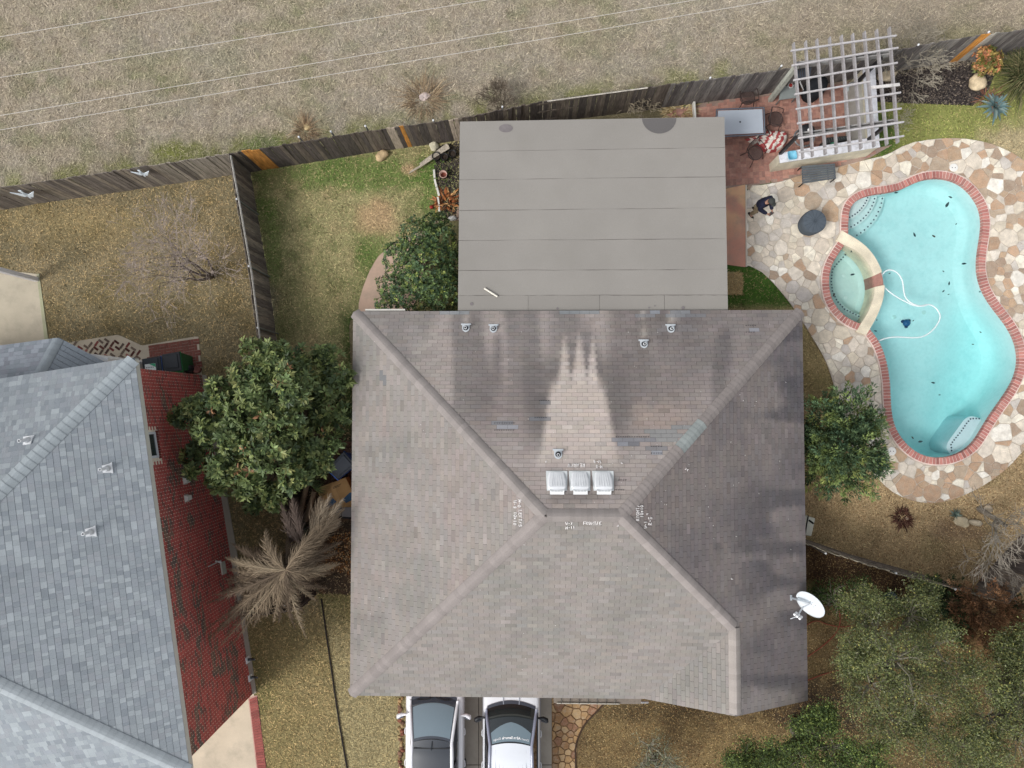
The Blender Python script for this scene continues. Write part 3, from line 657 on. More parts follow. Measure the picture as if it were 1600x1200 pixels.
for n_i, i in enumerate(order):
    x, y, a_, b_2 = bl[i]
    if n_i < 298 and vis[i]:
        me = protos[random.randrange(10) * 2 + (0 if a_ > b_2 else 1)]; o = link('brick', me, pt); o.location = (x, y, .008 + random.uniform(-.002, .002)); o.rotation_euler = (0, 0, ang)
    else: kk = random.uniform(.8, 1.12); restb.box(x, y, .008 + random.uniform(-.002, .002), a_, b_2, .03, ang, tuple(q * kk for q in random.choice([c(186, 138, 122), c(176, 130, 116), c(190, 146, 130), c(168, 128, 116)])))
tag(restb.build('bricks', M['brick'], pt), kind='stuff')

# hay square, white pipe
# ------------------------------------------------------------------ curved walk, driveway, neighbour slabs
sheet('curved_walk', [(612,383),(590,402),(577,425),(568,448),(561,472),(560,500),(640,500),(660,440),(680,345),(722,345),(722,300),(712,335),(640,370)], .03, const(c(196, 168, 148)), M['concrete'], step=.2)
dw = sheet('driveway', [(634,1000),(862,1000),(862,1400),(634,1400)], .012, const(c(176, 168, 156)), M['concrete'], step=.4)
mb = MB()
for a, b in (((634,1195),(862,1195)), ((748,1020),(748,1400))):
    p, q = P(*a), P(*b); mb.tube([(p.x, p.y, .012), (q.x, q.y, .012)], .012, 4, c(80, 74, 66))
mb.build('joint', M['mortar'], dw)
nd = sheet('neighbour_driveway', [(397,1084),(421,1400),(100,1400),(250,1100)], .012, const(c(200, 186, 166)), M['concrete'], step=.4)
np_ = sheet('neighbour_patio_slab', [(-200,450),(0,422),(58,428),(76,535),(76,620),(-200,640)], .02, const(c(190, 180, 160)), M['concrete'], step=.3)
mb = MB(); q = [P(x, y, 0).to_2d() for x, y in ((58,428),(62,428),(80,560),(74,560))]; mb.prism([tuple(v) for v in q], 0, .03, c(168, 168, 138)); mb.build('slab_edge', M['concrete'], np_)
# strip along the neighbour wall
mb = MB(); mb.prism([tuple(P(x, y).to_2d()) for x, y in ((316,586),(323,586),(372,870),(384,965),(401,1082),(395,1084))], 0, .05, c(170, 164, 150)); o = mb.build('wall_strip', M['concrete'], None, loc=P(360, 800)); tag(o, kind='structure')
# brick border of the neighbour driveway
bd = tag(MB().prism([tuple(P(x, y).to_2d()) for x, y in ((388,1090),(402,1086),(424,1260),(408,1260))], 0, .02, c(190, 150, 140)).build('brick_border', M['mortar'], None, loc=P(400, 1150)), kind='structure')
a0, a1, b0, b1 = P(390, 1092), P(402, 1088), P(410, 1260), P(424, 1260); nb = 42
for i in range(nb):
    t0, t1 = (i + .06) / nb, (i + .94) / nb; mb = MB(); kk = random.uniform(.75, 1.1)
    mb.prism([tuple(a0.lerp(b0, t0).to_2d()), tuple(a1.lerp(b1, t0).to_2d()), tuple(a1.lerp(b1, t1).to_2d()), tuple(a0.lerp(b0, t1).to_2d())], .005, .034, tuple(x * kk for x in c(150, 84, 78))); mb.build('brick', M['brick'], bd)
# neighbour brick walk (scattered bricks set in concrete) + basket weave pad
nw = sheet('neighbour_walk', [(105,535),(185,523),(222,540),(310,525),(316,586),(300,600),(100,600)], .012, const(c(196, 184, 164)), M['concrete'], step=.15)
nwp = [tuple(P(x, y).to_2d()) for x, y in ((112,534),(184,526),(216,543),(228,560),(228,600),(90,600))]
th = R(-52)
for i in range(-20, 20):
    for j in range(-20, 20):
        s0 = P(160, 560).to_2d(); 
        per_ = (i + 2 * j) % 3 == 0; q = s0 + Matrix.Rotation(R(-35), 2) @ Vector((i * .235 + .08 * (j % 2), j * .15)); e = [(q.x + k[0], q.y + k[1]) for k in ((.09, 0), (-.09, 0), (0, .09), (0, -.09))]
        if all(inpoly([x], [y], nwp)[0] for x, y in e) and random.random() < .93:
            mb = MB(); mb.box(q.x, q.y, .012, .2, .075, .016, R(-35) if (i + j) % 2 else R(55), jit(random.choice([c(126, 70, 66), c(96, 60, 54), c(110, 96, 86), c(160, 106, 98), c(80, 60, 56)]), .7, 1.15)); mb.build('brick', M['brick'], nw)
pad = [tuple(P(x, y).to_2d()) for x, y in ((232,540),(308,527),(313,582),(232,585))]; pc = P(232, 540).to_2d()
for i in range(-3, 14):
    for j in range(-14, 6):
        for k in range(2):
            if (i + j) % 2: u, v_, s1, s2 = i * .2 + .1, j * .2 + .05 + k * .1, .19, .088
            else: u, v_, s1, s2 = i * .2 + .05 + k * .1, j * .2 + .1, .088, .19
            q = pc + Matrix.Rotation(R(8), 2) @ Vector((u, v_))
            if inpoly([q.x], [q.y], pad)[0]: mb = MB(); mb.box(q.x, q.y, .014, s1, s2, .022, R(8), jit(c(134, 84, 74), .8, 1.1)); mb.build('brick', M['brick'], nw)
# tan flagstone patch beside the driveway and rocks edging the lawn
fp = sheet('flagstone_path', [(862,1080),(950,1095),(915,1130),(902,1160),(898,1400),(862,1400)], .012, const(c(132, 106, 78)), M['mortar'], step=.2)
fw = [P(x, y, 0).to_2d() for x, y in [(862,1060),(950,1075),(945,1098),(915,1128),(902,1160),(898,1260),(863,1260)]]
for p in cells(fw, None, [.09, .12, .15], 9, .03):
    mb = MB(); cl_ = rr.choice([c(176, 142, 100), c(160, 124, 88), c(186, 156, 116), c(150, 112, 86)])
    if stone_obj(mb, p, .005, .03 + rr.uniform(0, .01), cl_, rr): mb.build('flagstone', M['stone'], fp)
def rock(name, x, y, rx, ry, h, col, label, seed, group=None, flat=.5):
    w = P(x, y, 0); r3 = random.Random(seed); bm = bmesh.new(); bmesh.ops.create_icosphere(bm, subdivisions=3, radius=1)
    ax = [Vector((r3.uniform(-1, 1), r3.uniform(-1, 1), r3.uniform(-.6, 1))).normalized() for _ in range(9)]; cu = [r3.uniform(.62, .95) for _ in ax]
    for v in bm.verts:
        for a, k in zip(ax, cu):
            d = v.co.dot(a)
            if d > k: v.co -= a * (d - k) * .85
        v.co *= 1 + (vnoise(v.co.x * 2.5 + 5, v.co.y * 2.5 + v.co.z * 2, seed) - .5) * .25
        v.co.x *= rx; v.co.y *= ry; v.co.z = v.co.z * h * .55 + h * .4
    me = bpy.data.meshes.new(name); bm.to_mesh(me); bm.free(); me.materials.append(M['rock'])
    a = me.color_attributes.new('Col', 'FLOAT_COLOR', 'POINT')
    for i, v in enumerate(me.vertices): k = vnoise(v.co.x * 9 + seed, v.co.y * 9, 3); cc = [x * (.8 + .35 * k) for x in col]; a.data[i].color = (*cc, 1)
    me.polygons.foreach_set('use_smooth', np.ones(len(me.polygons), bool))
    o = link(name, me); o.location = w; o.rotation_euler = (0, 0, r3.uniform(-.5, .5)); return tag(o, label, 'rock', group)
rock('boulder', 597, 245, .26, .2, .3, c(206, 180, 140), 'tan limestone boulder on the green lawn below the fence', 1)
rock('boulder', 678, 229, .17, .2, .25, c(214, 206, 180), 'pale boulder half under the broken grey plank', 2)
rock('boulder', 1523, 131, .28, .3, .35, c(216, 196, 162), 'cream boulder in the mulch bed above the blue agave', 3)
rock('boulder', 1383, 121, .4, .26, .3, c(200, 184, 158), 'broad tan boulder behind the bar under the pergola', 4)
rock('boulder', 1500, 815, .27, .18, .2, c(190, 176, 148), 'rounded limestone boulder just below the small agave', 5)
rock('boulder', 1523, 816, .26, .12, .18, c(180, 168, 146), 'long low limestone boulder right of the rounded one', 6)
rock('boulder', 1539, 796, .18, .16, .22, c(190, 172, 146), 'tan boulder under the bare grey tree trunk by the deck', 7)
rock('boulder', 1264, 916, .22, .34, .25, c(110, 98, 66), 'mossy brown boulder at the house corner below the fence', 8)
rock('boulder', 1440, 925, .24, .2, .25, c(112, 104, 80), 'mossy boulder beside the fence in the shaded front yard', 9)
rock('boulder', 708, 342, .16, .1, .16, c(232, 230, 224), 'white rock beside the patio roof at the end of the mulch bed', 10)
for i in range(26):
    y = 1090 + i * 4.3; rock('edging_rock', 627 + random.uniform(-3, 3), y, random.uniform(.05, .1), random.uniform(.05, .09), .1, random.choice([c(130, 84, 66), c(160, 130, 92), c(120, 92, 74), c(176, 150, 110)]), 'small reddish brown rock edging the lawn beside the driveway', 30 + i, 'small rocks edging the lawn by the driveway')
# ------------------------------------------------------------------ roofs made of separate shingles
def plane_axes(poly, down):
    p0, p1, p2 = poly[0], poly[1], poly[2]; n = (p1 - p0).cross(p2 - p0).normalized()
    if n.z < 0: n = -n
    v = Vector((0, 0, 1)) - n * n.z; v.normalize(); u = v.cross(n).normalized(); return u, v, n
def shingle_face(poly, expo, widths, colfn, rr_, seps=(.01, .01), lift=.011, base_off=.02, jitter=0.0, split=.5, fine=False):
    """returns list of (verts, cols) slabs tiling the planar polygon in courses; butt edges proud"""
    u, v, n = plane_axes(poly, None); o = poly[0]
    q = [((p - o).dot(u), (p - o).dot(v)) for p in poly]; out = []
    v0, v1 = min(a[1] for a in q), max(a[1] for a in q); u0, u1 = min(a[0] for a in q), max(a[0] for a in q)
    if parea(q) and sum(q[i][0] * q[(i + 1) % len(q)][1] - q[(i + 1) % len(q)][0] * q[i][1] for i in range(len(q))) < 0: q = q[::-1]
    edges = []
    for i in range(len(q)):
        a, b = q[i], q[(i + 1) % len(q)]; dx, dy = b[0] - a[0], b[1] - a[1]; l = math.hypot(dx, dy); edges.append((a, (dy / l, -dx / l)))
    k = 0; y = v0
    while y < v1:
        x = u0 - widths[0] * (split if k % 2 else 0) - rr_.uniform(0, jitter)
        if jitter: x -= rr_.uniform(0, .3)
        while x < u1:
            w = widths[0] if len(widths) == 1 else rr_.choice(widths)
            r = [(x + seps[0] / 2, y + seps[1] / 2), (x + w - seps[0] / 2, y + seps[1] / 2), (x + w - seps[0] / 2, y + expo - seps[1] / 2), (x + seps[0] / 2, y + expo - seps[1] / 2)]
            xc = x + w / 2; x += w
            if not any(all((pp[0] - e[0][0]) * e[1][0] + (pp[1] - e[0][1]) * e[1][1] > 0 for pp in r) for e in edges):
                for e in edges:
                    r = clip_half(r, e[0], e[1])
                    if len(r) < 3: break
                if len(r) >= 3 and parea(r) > .0012:
                    top = []; bot = []
                    for a in r:
                        h = base_off + lift * (1 - (a[1] - y) / expo); pt_ = o + u * a[0] + v * a[1]
                        top.append(pt_ + n * h); bot.append(pt_ + n * (base_off - .012))
                    cen = sum(top, Vector()) / len(top)
                    if len(r) == 4 and fine:
                        f4 = lambda l: [l[0], l[0].lerp(l[1], .33), l[0].lerp(l[1], .67), l[1], l[2], l[2].lerp(l[3], .33), l[2].lerp(l[3], .67), l[3]]
                        top, bot = f4(top), f4(bot)
                    out.append((top, bot, cen, k, xc))
        y += expo; k += 1
    return out
def slabs_to_mesh(name, lst, cols, o, m):
    v = []; f = []; cc = []
    for (top, bot, cen, k, xc), cl in zip(lst, cols):
        n = len(v); t = len(top); v += [tuple(p - o) for p in top] + [tuple(p - o) for p in bot]
        f += [(n, n + 1, n + 6, n + 7), (n + 1, n + 2, n + 5, n + 6), (n + 2, n + 3, n + 4, n + 5)] if t == 8 else [tuple(range(n, n + t))]; f += [(n + t + i, n + t + (i + 1) % t, n + (i + 1) % t, n + i) for i in range(t)]; cc += cl + cl
    return mesh_np(name, v, f, np.array(cc), 'POINT', m)
def build_roof_shingles(root, faces, colfn, expo, widths, nbig, **kw):
    allv = []
    for fi, poly in enumerate(faces):
        for s in shingle_face(poly, expo, widths, None, random.Random(fi + 11), **kw): allv.append((fi, s))
    cols = [colfn(fi, s) for fi, s in allv]
    rank = sorted(range(len(allv)), key=lambda i: -allv[i][1][2].z + (0 if -30 < pix(allv[i][1][2])[0] < 1630 and -30 < pix(allv[i][1][2])[1] < 1230 else 50)); big = set(rank[:nbig]); o = org(root)
    for i in rank[:nbig]: link('shingle', slabs_to_mesh('shingle', [allv[i][1]], [cols[i]], o, M['shingle']), root)
    r = [i for i in range(len(allv)) if i not in big]
    tag(link('shingles', slabs_to_mesh('shingles', [allv[i][1] for i in r], [cols[i] for i in r], o, M['shingle']), root), kind='stuff')
def cap_line(root, a, b, n1, n2, step, halfw, colfn, name='ridge_cap', rise=.014):
    """overlapping cap pieces along the hip from a (low) to b (high); n1, n2 = normals of the two slopes"""
    d = (b - a); L = d.length; d.normalize(); s1 = n1.cross(d).normalized(); s2 = n2.cross(d).normalized()
    up = (n1 + n2).normalized()
    if s1.dot(n2) > 0: s1 = -s1
    if s2.dot(n1) > 0: s2 = -s2
    # make them point away from each other and downwards
    if (s1 - s2).dot(s1) < 0: s1, s2 = s1, -s2
    a = a + d * .06; L -= .06; k = int(L / step); out = []
    for i in range(k):
        t0 = i * L / k; t1 = (i + 1.12) * L / k; p0 = a + d * t0; p1 = a + d * min(t1, L + .07); mb = MB(); ring = []
        for (p, hh) in ((p0, .022), (p1, .01)):
            ring.append([p + (s1 if g > 0 else s2) * halfw * abs(g) + ((n1 if g > 0 else n2) * (1 - .5 * (1 - abs(g))) + up * .5 * (1 - abs(g))) * (.02 + hh + (rise + .02) * (1 - g * g)) for g in (1, .8, .55, .28, 0, -.28, -.55, -.8, -1)])
        vs = ring[0] + ring[1] + [x - up * .02 for x in ring[0]]
        fs = [(j, j + 1, 9 + j + 1, 9 + j) for j in range(8)] + [(18 + j, 18 + j + 1, j + 1, j) for j in range(8)] + [(0, 9, 18), (8, 26, 17)]
        mb.add(vs, fs, colfn(p0)); mb.build(name, M['shingle'], root, smooth=False)

# ------------------------------------------------------------------ main house
EZ = 2.7; MP = .46
xl = (P(552, 486, EZ).x + P(548, 1085, EZ).x) / 2; xr = (P(1252, 486, EZ).x + P(1262, 1095, EZ).x) / 2
yt = (P(552, 486, EZ).y + P(1252, 486, EZ).y) / 2; yb = (P(548, 1085, EZ).y + P(1262, 1095, EZ).y) / 2
hd = (yt - yb) / 2; RZ = EZ + hd * MP; ym = (yt + yb) / 2
NWc, NEc, SWc, SEc = Vector((xl, yt, EZ)), Vector((xr, yt, EZ)), Vector((xl, yb, EZ)), Vector((xr, yb, EZ))
RL, RR = Vector((xl + hd, ym, RZ)), Vector((xr - hd, ym, RZ))
gx = P(1148, 1000, 3.8).x; GZ = EZ + (xr - gx) * MP; Dp = Vector((gx, yb + (xr - gx), GZ)); Gp = Vector((gx, yb - .02, GZ))
Ep = Vector((gx - (GZ - EZ) / MP, yb, EZ))
house = thing('main_house', 'single storey house with a weathered brown hipped shingle roof in the middle of the photo', 'house', ((xl + xr) / 2, ym, 0))
ov = .5; mb = MB()
mb.box((xl + xr) / 2, ym, (EZ - .1) / 2, xr - xl - 2 * ov, yt - yb - 2 * ov, EZ - .1, 0, c(176, 120, 100)); mb.build('wall', M['brick'], house)
mb = MB(); 
Xp = NEc.lerp(RR, (GZ - EZ) / (RZ - EZ))
faces_m = [[NEc, NWc, RL, RR], [NWc, SWc, RL], [SWc, Ep, Dp, RR, RL], [Ep, Gp, Dp], [SEc, NEc, Xp, Dp, Gp], [Dp, Xp, RR]]
vs = [NWc, NEc, SEc, SWc, RL, RR, Dp, Gp, Ep]; mb.add(vs, [(1, 0, 4, 5), (0, 3, 4), (3, 8, 6, 5, 4), (8, 7, 6), (2, 1, 5, 6, 7), (7, 8, 2)], WH)
roof = mb.build('roof', M['under'], house)
# fascia and soffit
mb = MB(); tk = .03
for a, b in ((NWc, NEc), (NEc, SEc), (SWc, Ep), (NWc, SWc)):
    d_ = (b - a).normalized(); n_ = Vector((d_.y, -d_.x, 0)); mid = (a + b) / 2
    if (mid + n_ - Vector(((xl + xr) / 2, ym, EZ))).length < (mid - n_ - Vector(((xl + xr) / 2, ym, EZ))).length: n_ = -n_
    mb.prism([tuple((a - n_ * .05).to_2d()), tuple((b - n_ * .05).to_2d()), tuple((b - n_ * .02).to_2d()), tuple((a - n_ * .02).to_2d())], EZ - .19, EZ - .012, c(200, 194, 182))
for a, b in ((Ep, Gp), (Gp, SEc)):
    mb.add([a + Vector((0, .03, -.19)), b + Vector((0, .03, -.19)), b + Vector((0, .03, -.012)), a + Vector((0, .03, -.012))], [(0, 1, 2, 3)], c(200, 194, 182))
mb.build('fascia', M['white'], house)
mb = MB(); mb.add([(xl + .06, yb + .06, EZ - .2), (xr - .06, yb + .06, EZ - .2), (xr - .06, yt - .06, EZ - .2), (xl + .06, yt - .06, EZ - .2)], [(0, 3, 2, 1)], c(190, 184, 172)); mb.build('soffit', M['white'], house)
# pixel measured stains (algae streaks, zinc wash below the vents) plus painted right slope shade
def light_zone(px, py):
    zl = 850 + (py - 520) * -.02 + 14 * (vnoise(px / 9, py / 60, 51) - .5); xlft = np.interp(py, [500, 560, 600, 700, 720], [885, 868, 862, 848, 842]); xrgt = np.interp(py, [500, 540, 600, 700, 720], [915, 934, 942, 962, 966])
    fing = np.maximum.reduce([np.exp(-((px - x) / w) ** 2) for x, w in ((882, 7), (905, 9), (926, 6))]); jag = 75 * (1 - fing)
    m = sstep(xlft - 7, xlft + 4, px) * sstep(xrgt + 5, xrgt - 4, px) * sstep(508 + jag, 548 + jag, py)
    return m * sstep(735, 712, py)
def main_col(fi, px, py):
    px = np.asarray(px, float); py = np.asarray(py, float)
    if fi == 0:
        a = base((163, 154, 149), px); st_ = vnoise(px / 17, py / 190, 61) * .6 + vnoise(px / 40, py / 120, 62) * .5
        a = mix(a, ca(122, 117, 115), sstep(.42, .75, st_) * sstep(700, 620, py) * .8)
        a = mix(a, ca(104, 98, 97), sstep(935, 965, px) * sstep(1200, 1000, px) * sstep(720, 600, py) * .6)
        a = mix(a, ca(100, 96, 96), sstep(1040, 1080, px) * sstep(640, 540, py) * .5)
        a = mix(a, ca(112, 104, 102), sstep(720, 760, px) * sstep(870, 840, px) * sstep(540, 600, py) * sstep(720, 640, py) * .45)
        a = mix(a, ca(112, 107, 105), sstep(800, 850, px) * sstep(1010, 960, px) * sstep(540, 580, py) * sstep(712, 670, py) * .75); a = mix(a, ca(150, 145, 140), sstep(700, 640, px) * .5); a = mix(a, ca(192, 181, 173), light_zone(px, py) * 1.0)
        a = mix(a, ca(160, 146, 138), sstep(625, 650, py + 25 * (vnoise(px / 9, 0 * py, 66) - .5)) * sstep(672, 664, py) * sstep(978, 1000, px) * sstep(1090, 1060, px) * .7)
        a = mix(a, ca(118, 112, 108), blob(px, py, 905, 778, 80, 12) * .6)
        for x, y in ((728, 505), (1048, 505), (1006, 528), (872, 690), (1004, 500)): a = mix(a, ca(186, 178, 168), np.exp(-((px - x) / 5) ** 2) * sstep(y - 34, y - 6, py) * sstep(y + 3, y - 4, py) * .6)
        a = mix(a, ca(98, 94, 96), np.exp(-((px - 778) / 7) ** 2) * sstep(515, 530, py) * sstep(640, 560, py) * .6)
        a = mix(a, ca(98, 94, 96), np.exp(-((px - 1135) / 9) ** 2) * sstep(500, 520, py) * sstep(620, 560, py) * .6)
        return a
    if fi >= 4:  # right slope: dark base holds stains and the shade of facing away from the sun
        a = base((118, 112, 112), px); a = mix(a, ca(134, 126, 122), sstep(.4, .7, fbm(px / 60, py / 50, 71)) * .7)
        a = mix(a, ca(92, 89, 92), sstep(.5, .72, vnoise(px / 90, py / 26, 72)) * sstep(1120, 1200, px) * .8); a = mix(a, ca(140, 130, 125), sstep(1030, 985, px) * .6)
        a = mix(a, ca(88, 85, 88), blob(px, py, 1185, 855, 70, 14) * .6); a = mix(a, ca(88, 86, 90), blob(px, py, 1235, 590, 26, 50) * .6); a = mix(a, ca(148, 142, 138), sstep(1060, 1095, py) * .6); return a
    a = base((149, 143, 138), px); a = mix(a, ca(139, 136, 131), sstep(.4, .7, fbm(px / 70, py / 70, 75 + fi)) * .8)
    if fi == 1: a = mix(a, ca(154, 143, 138), sstep(.5, .7, fbm(px / 40, py / 60, 76)) * .6); a = mix(a, ca(136, 130, 126), blob(px, py, 575, 965, 30, 5) * .7); a = mix(a, ca(140, 130, 126), blob(px, py, 605, 745, 26, 3.5) * .7)
    return a
GREY = c(132, 136, 142)
PATCH = [(770,660,806,666,GREY),(785,666,806,673,c(168,172,180)),(770,666,785,673,c(172,176,184)),(844,625,861,631,c(120,122,126)),(835,652,854,659,c(116,120,126)),(962,682,1018,688,c(126,130,138)),(962,688,982,695,c(140,146,156)),(980,688,999,695,c(104,110,120)),(1017,702,1035,709,c(158,164,174)),(1017,697,1035,702,c(122,124,128)),(1165,511,1182,519,c(158,160,168)),(596,583,603,599,c(118,122,126)),(686,485,735,491,c(150,156,160)),(868,485,940,490,c(140,148,152)),(1010,485,1028,489,c(150,156,164)),(1000,490,1026,495,c(134,136,140)),(1043,485,1075,495,c(140,144,148)),(1070,489,1104,496,c(126,128,132)),(1032,508,1083,520,c(132,128,128)),(1010,672,1062,690,c(142,146,146)),(1056,664,1084,672,c(140,146,148)),(956,745,964,756,c(150,146,142))]
def mcol(fi, s):
    top, bot, cen, k, xc = s; v = np.array([tuple(p) for p in top]); px, py = pixn(v); a = main_col(fi, px, py)
    cx_, cy_ = pix(cen); r_ = random.Random(int(xc * 97) * 31 + k * 7 + fi); kk = r_.gauss(1, .042)
    if r_.random() < .1: kk *= r_.choice([1.1, .9])
    tint = np.array([1 + r_.uniform(-.02, .035), 1, 1 + r_.uniform(-.035, .02)])
    for x0, y0, x1, y1, pc in PATCH:
        if x0 - 1 <= cx_ <= x1 + 1 and y0 - .5 <= cy_ <= y1 + .5: a = a * .35 + np.array(pc)[None, :] * .65 * .95; kk = r_.gauss(1, .03); tint = 1; break
    return [tuple(x) for x in np.clip(a * kk * tint, .01, .9)]
build_roof_shingles(roof, faces_m, mcol, .1265, [.305], 290, seps=(.006, .006), lift=.008, fine=True)
def fn(p): 
    u = plane_axes(p, None); return u[2]
nN, nW, nS, nG, nE, nE2 = [fn(f) for f in faces_m]
def capcol(tone):
    def f(p):
        x, y = pix(p); k = random.uniform(.91, 1.07)
        if 1052 < x < 1100 and 640 < y < 700: return tuple(q * k for q in c(150, 156, 154))
        t = np.clip((y - 480) / 330, 0, 1) if x > 1000 and y < 800 else 1
        b_ = [tone[i] * (.82 + .18 * t) for i in range(3)]; return tuple(q * k for q in b_)
    return f
for a, b, m1, m2, tn in ((NWc, RL, nN, nW, c(151, 144, 140)), (SWc, RL, nW, nS, c(155, 147, 143)), (NEc, RR, nN, nE, c(152, 144, 140)), (Dp, RR, nS, nE, c(155, 147, 143)), (Gp, Dp, nG, nE, c(166, 158, 152)), (RL, RR, nN, nS, c(148, 141, 137))):
    cap_line(roof, a, b, m1, m2, .15, .17, capcol(tn))
# torn shingle strips: rows of small dark seal marks, loose scuffs and chalk writing
def roof_pt(px, py, off=.04):
    for f, n_ in zip(faces_m, (nN, nW, nS, nG, nE, nE2)):
        w = on_plane(px, py, f[0] + n_ * off, n_); u, v, n2 = plane_axes(f, None)
        q = [((p - f[0]).dot(u), (p - f[0]).dot(v)) for p in f]
        if inpoly([(w - f[0]).dot(u)], [(w - f[0]).dot(v)], q)[0]: return w, n_
    return on_plane(px, py, faces_m[0][0], nN), nN
mb = MB()
for x0, x1, y in ((963, 1017, 682.5), (1018, 1034, 697.5), (773, 804, 661), (1018, 1034, 708), (1166, 1181, 519), (843, 860, 625.8), (836, 853, 652.6), (967, 979, 750), (959, 976, 765.5), (1166, 1181, 508.5), (773, 804, 672)):
    x = x0
    while x < x1:
        w, n_ = roof_pt(x, y); mb.box(w.x, w.y, w.z, .035, .016, .006, 0, c(60, 60, 64)); x += random.uniform(3.2, 4.2)
mb.build('seal_marks', M['rubber'], roof)
mb = MB(); 
for i in range(150):
    x, y = random.uniform(575, 1240), random.uniform(500, 1075)
    if random.random() < .4: x, y = random.gauss(990, 90), random.gauss(720, 90)
    if not (560 < x < 1250 and 492 < y < 1080): continue
    w, n_ = roof_pt(x, y); mb.box(w.x, w.y, w.z, random.uniform(.008, .03), random.uniform(.006, .012), .005, random.uniform(0, PI), c(236, 234, 228))
mb.build('chalk_marks', M['white'], roof)
STR = {'F': [[(0,0),(0,1),(.7,1)],[(0,.5),(.5,.5)]], 'R': [[(0,0),(0,1),(.6,.9),(.6,.6),(0,.5),(.7,0)]], 'O': [[(.3,0),(0,.3),(0,.7),(.3,1),(.65,.7),(.65,.3),(.3,0)]], 'N': [[(0,0),(0,1),(.65,0),(.65,1)]], 'T': [[(0,1),(.7,1)],[(.35,1),(.35,0)]], '/': [[(0,0),(.5,1)]],
       'E': [[(.65,0),(0,0),(0,1),(.65,1)],[(0,.5),(.5,.5)]], 'I': [[(.3,0),(.3,1)]], 'G': [[(.65,.8),(.3,1),(0,.7),(0,.3),(.3,0),(.65,.2),(.65,.45),(.35,.45)]], 'H': [[(0,0),(0,1)],[(.65,0),(.65,1)],[(0,.5),(.65,.5)]], 'L': [[(0,1),(0,0),(.6,0)]], 'S': [[(.65,.85),(.3,1),(0,.8),(.1,.55),(.55,.45),(.65,.2),(.3,0),(0,.15)]],
       'A': [[(0,0),(.35,1),(.7,0)],[(.15,.4),(.55,.4)]], 'W': [[(0,1),(.2,0),(.4,.7),(.6,0),(.8,1)]], '0': [[(.3,0),(0,.3),(0,.7),(.3,1),(.6,.7),(.6,.3),(.3,0)]], '1': [[(.3,0),(.3,1)]], '5': [[(.6,1),(.1,1),(.05,.55),(.5,.55),(.6,.25),(.3,0),(0,.1)]], '7': [[(0,1),(.6,1),(.2,0)]], '8': [[(.3,.5),(.05,.75),(.3,1),(.55,.75),(.3,.5),(0,.25),(.3,0),(.6,.25),(.3,.5)]], '9': [[(.6,.6),(.3,.45),(.05,.7),(.3,1),(.6,.8),(.55,0)]], 'X': [[(0,.1),(.5,.7)],[(0,.7),(.5,.1)]], '-': [[(.1,.5),(.5,.5)]], 'r': [[(0,0),(0,.6),(.5,.6)]]}
def chalk(mb, text, x, y, size, ang, thick=.011):
    """text at photo pixel (x, y) on the roof, size in px, ang = writing direction in degrees (image plane, counter-clockwise)"""
    ca_, sa_ = math.cos(R(ang)), math.sin(R(ang)); pen = 0
    for ch in text:
        for stroke in STR.get(ch, []):
            pts = []
            for u, v in stroke:
                u2, v2 = (pen + u) * size * .9 + random.uniform(-.2, .2), v * size + random.uniform(-.25, .25)
                w, n_ = roof_pt(x + u2 * ca_ - v2 * sa_, y - (u2 * sa_ + v2 * ca_), .038); pts.append(w)
            mb.tube(pts, thick, 4, c(238, 234, 232))
        pen += 1.0 if ch != ' ' else .6
for nm, items in (('front', [('FRONT/E', 912, 819.5, 4.6, 0), ('W-7', 884, 820, 4.4, 0), ('H-11', 884.5, 827, 4.2, 5)]), ('rear', [('REAR/W', 913.5, 724.5, 5, 180), ('W-9', 938.5, 719, 4.4, 178), ('H-5', 941, 727.5, 4, 175)]),
                  ('right', [('RIGHT/N', 999, 813.5, 4.8, 90), ('10X10', 1005, 808, 4.4, 90), ('W-1', 1011, 825, 4.4, 90), ('R-5', 1018.5, 820, 5, 90)]), ('left', [('LEFT/S', 810.5, 797, 5, 270), ('H-0', 810, 781, 4.6, 265), ('10X10', 803, 800, 4.8, 268), ('W-8', 802.5, 782, 5, 268)])):
    mb = MB(); [chalk(mb, *it) for it in items]; mb.build('chalk_writing', M['white'], roof)
mb = MB()
for x, y in ((853, 723), (973, 724), (839, 823), (1011, 805), (966, 820), (1011, 842), (802, 760), (799, 848), (1145, 905), (1036, 735), (1072, 731), (1074, 736)): chalk(mb, 'r', x, y, 4, random.choice([0, 90, 180]))
mb.build('chalk_corner_marks', M['white'], roof)
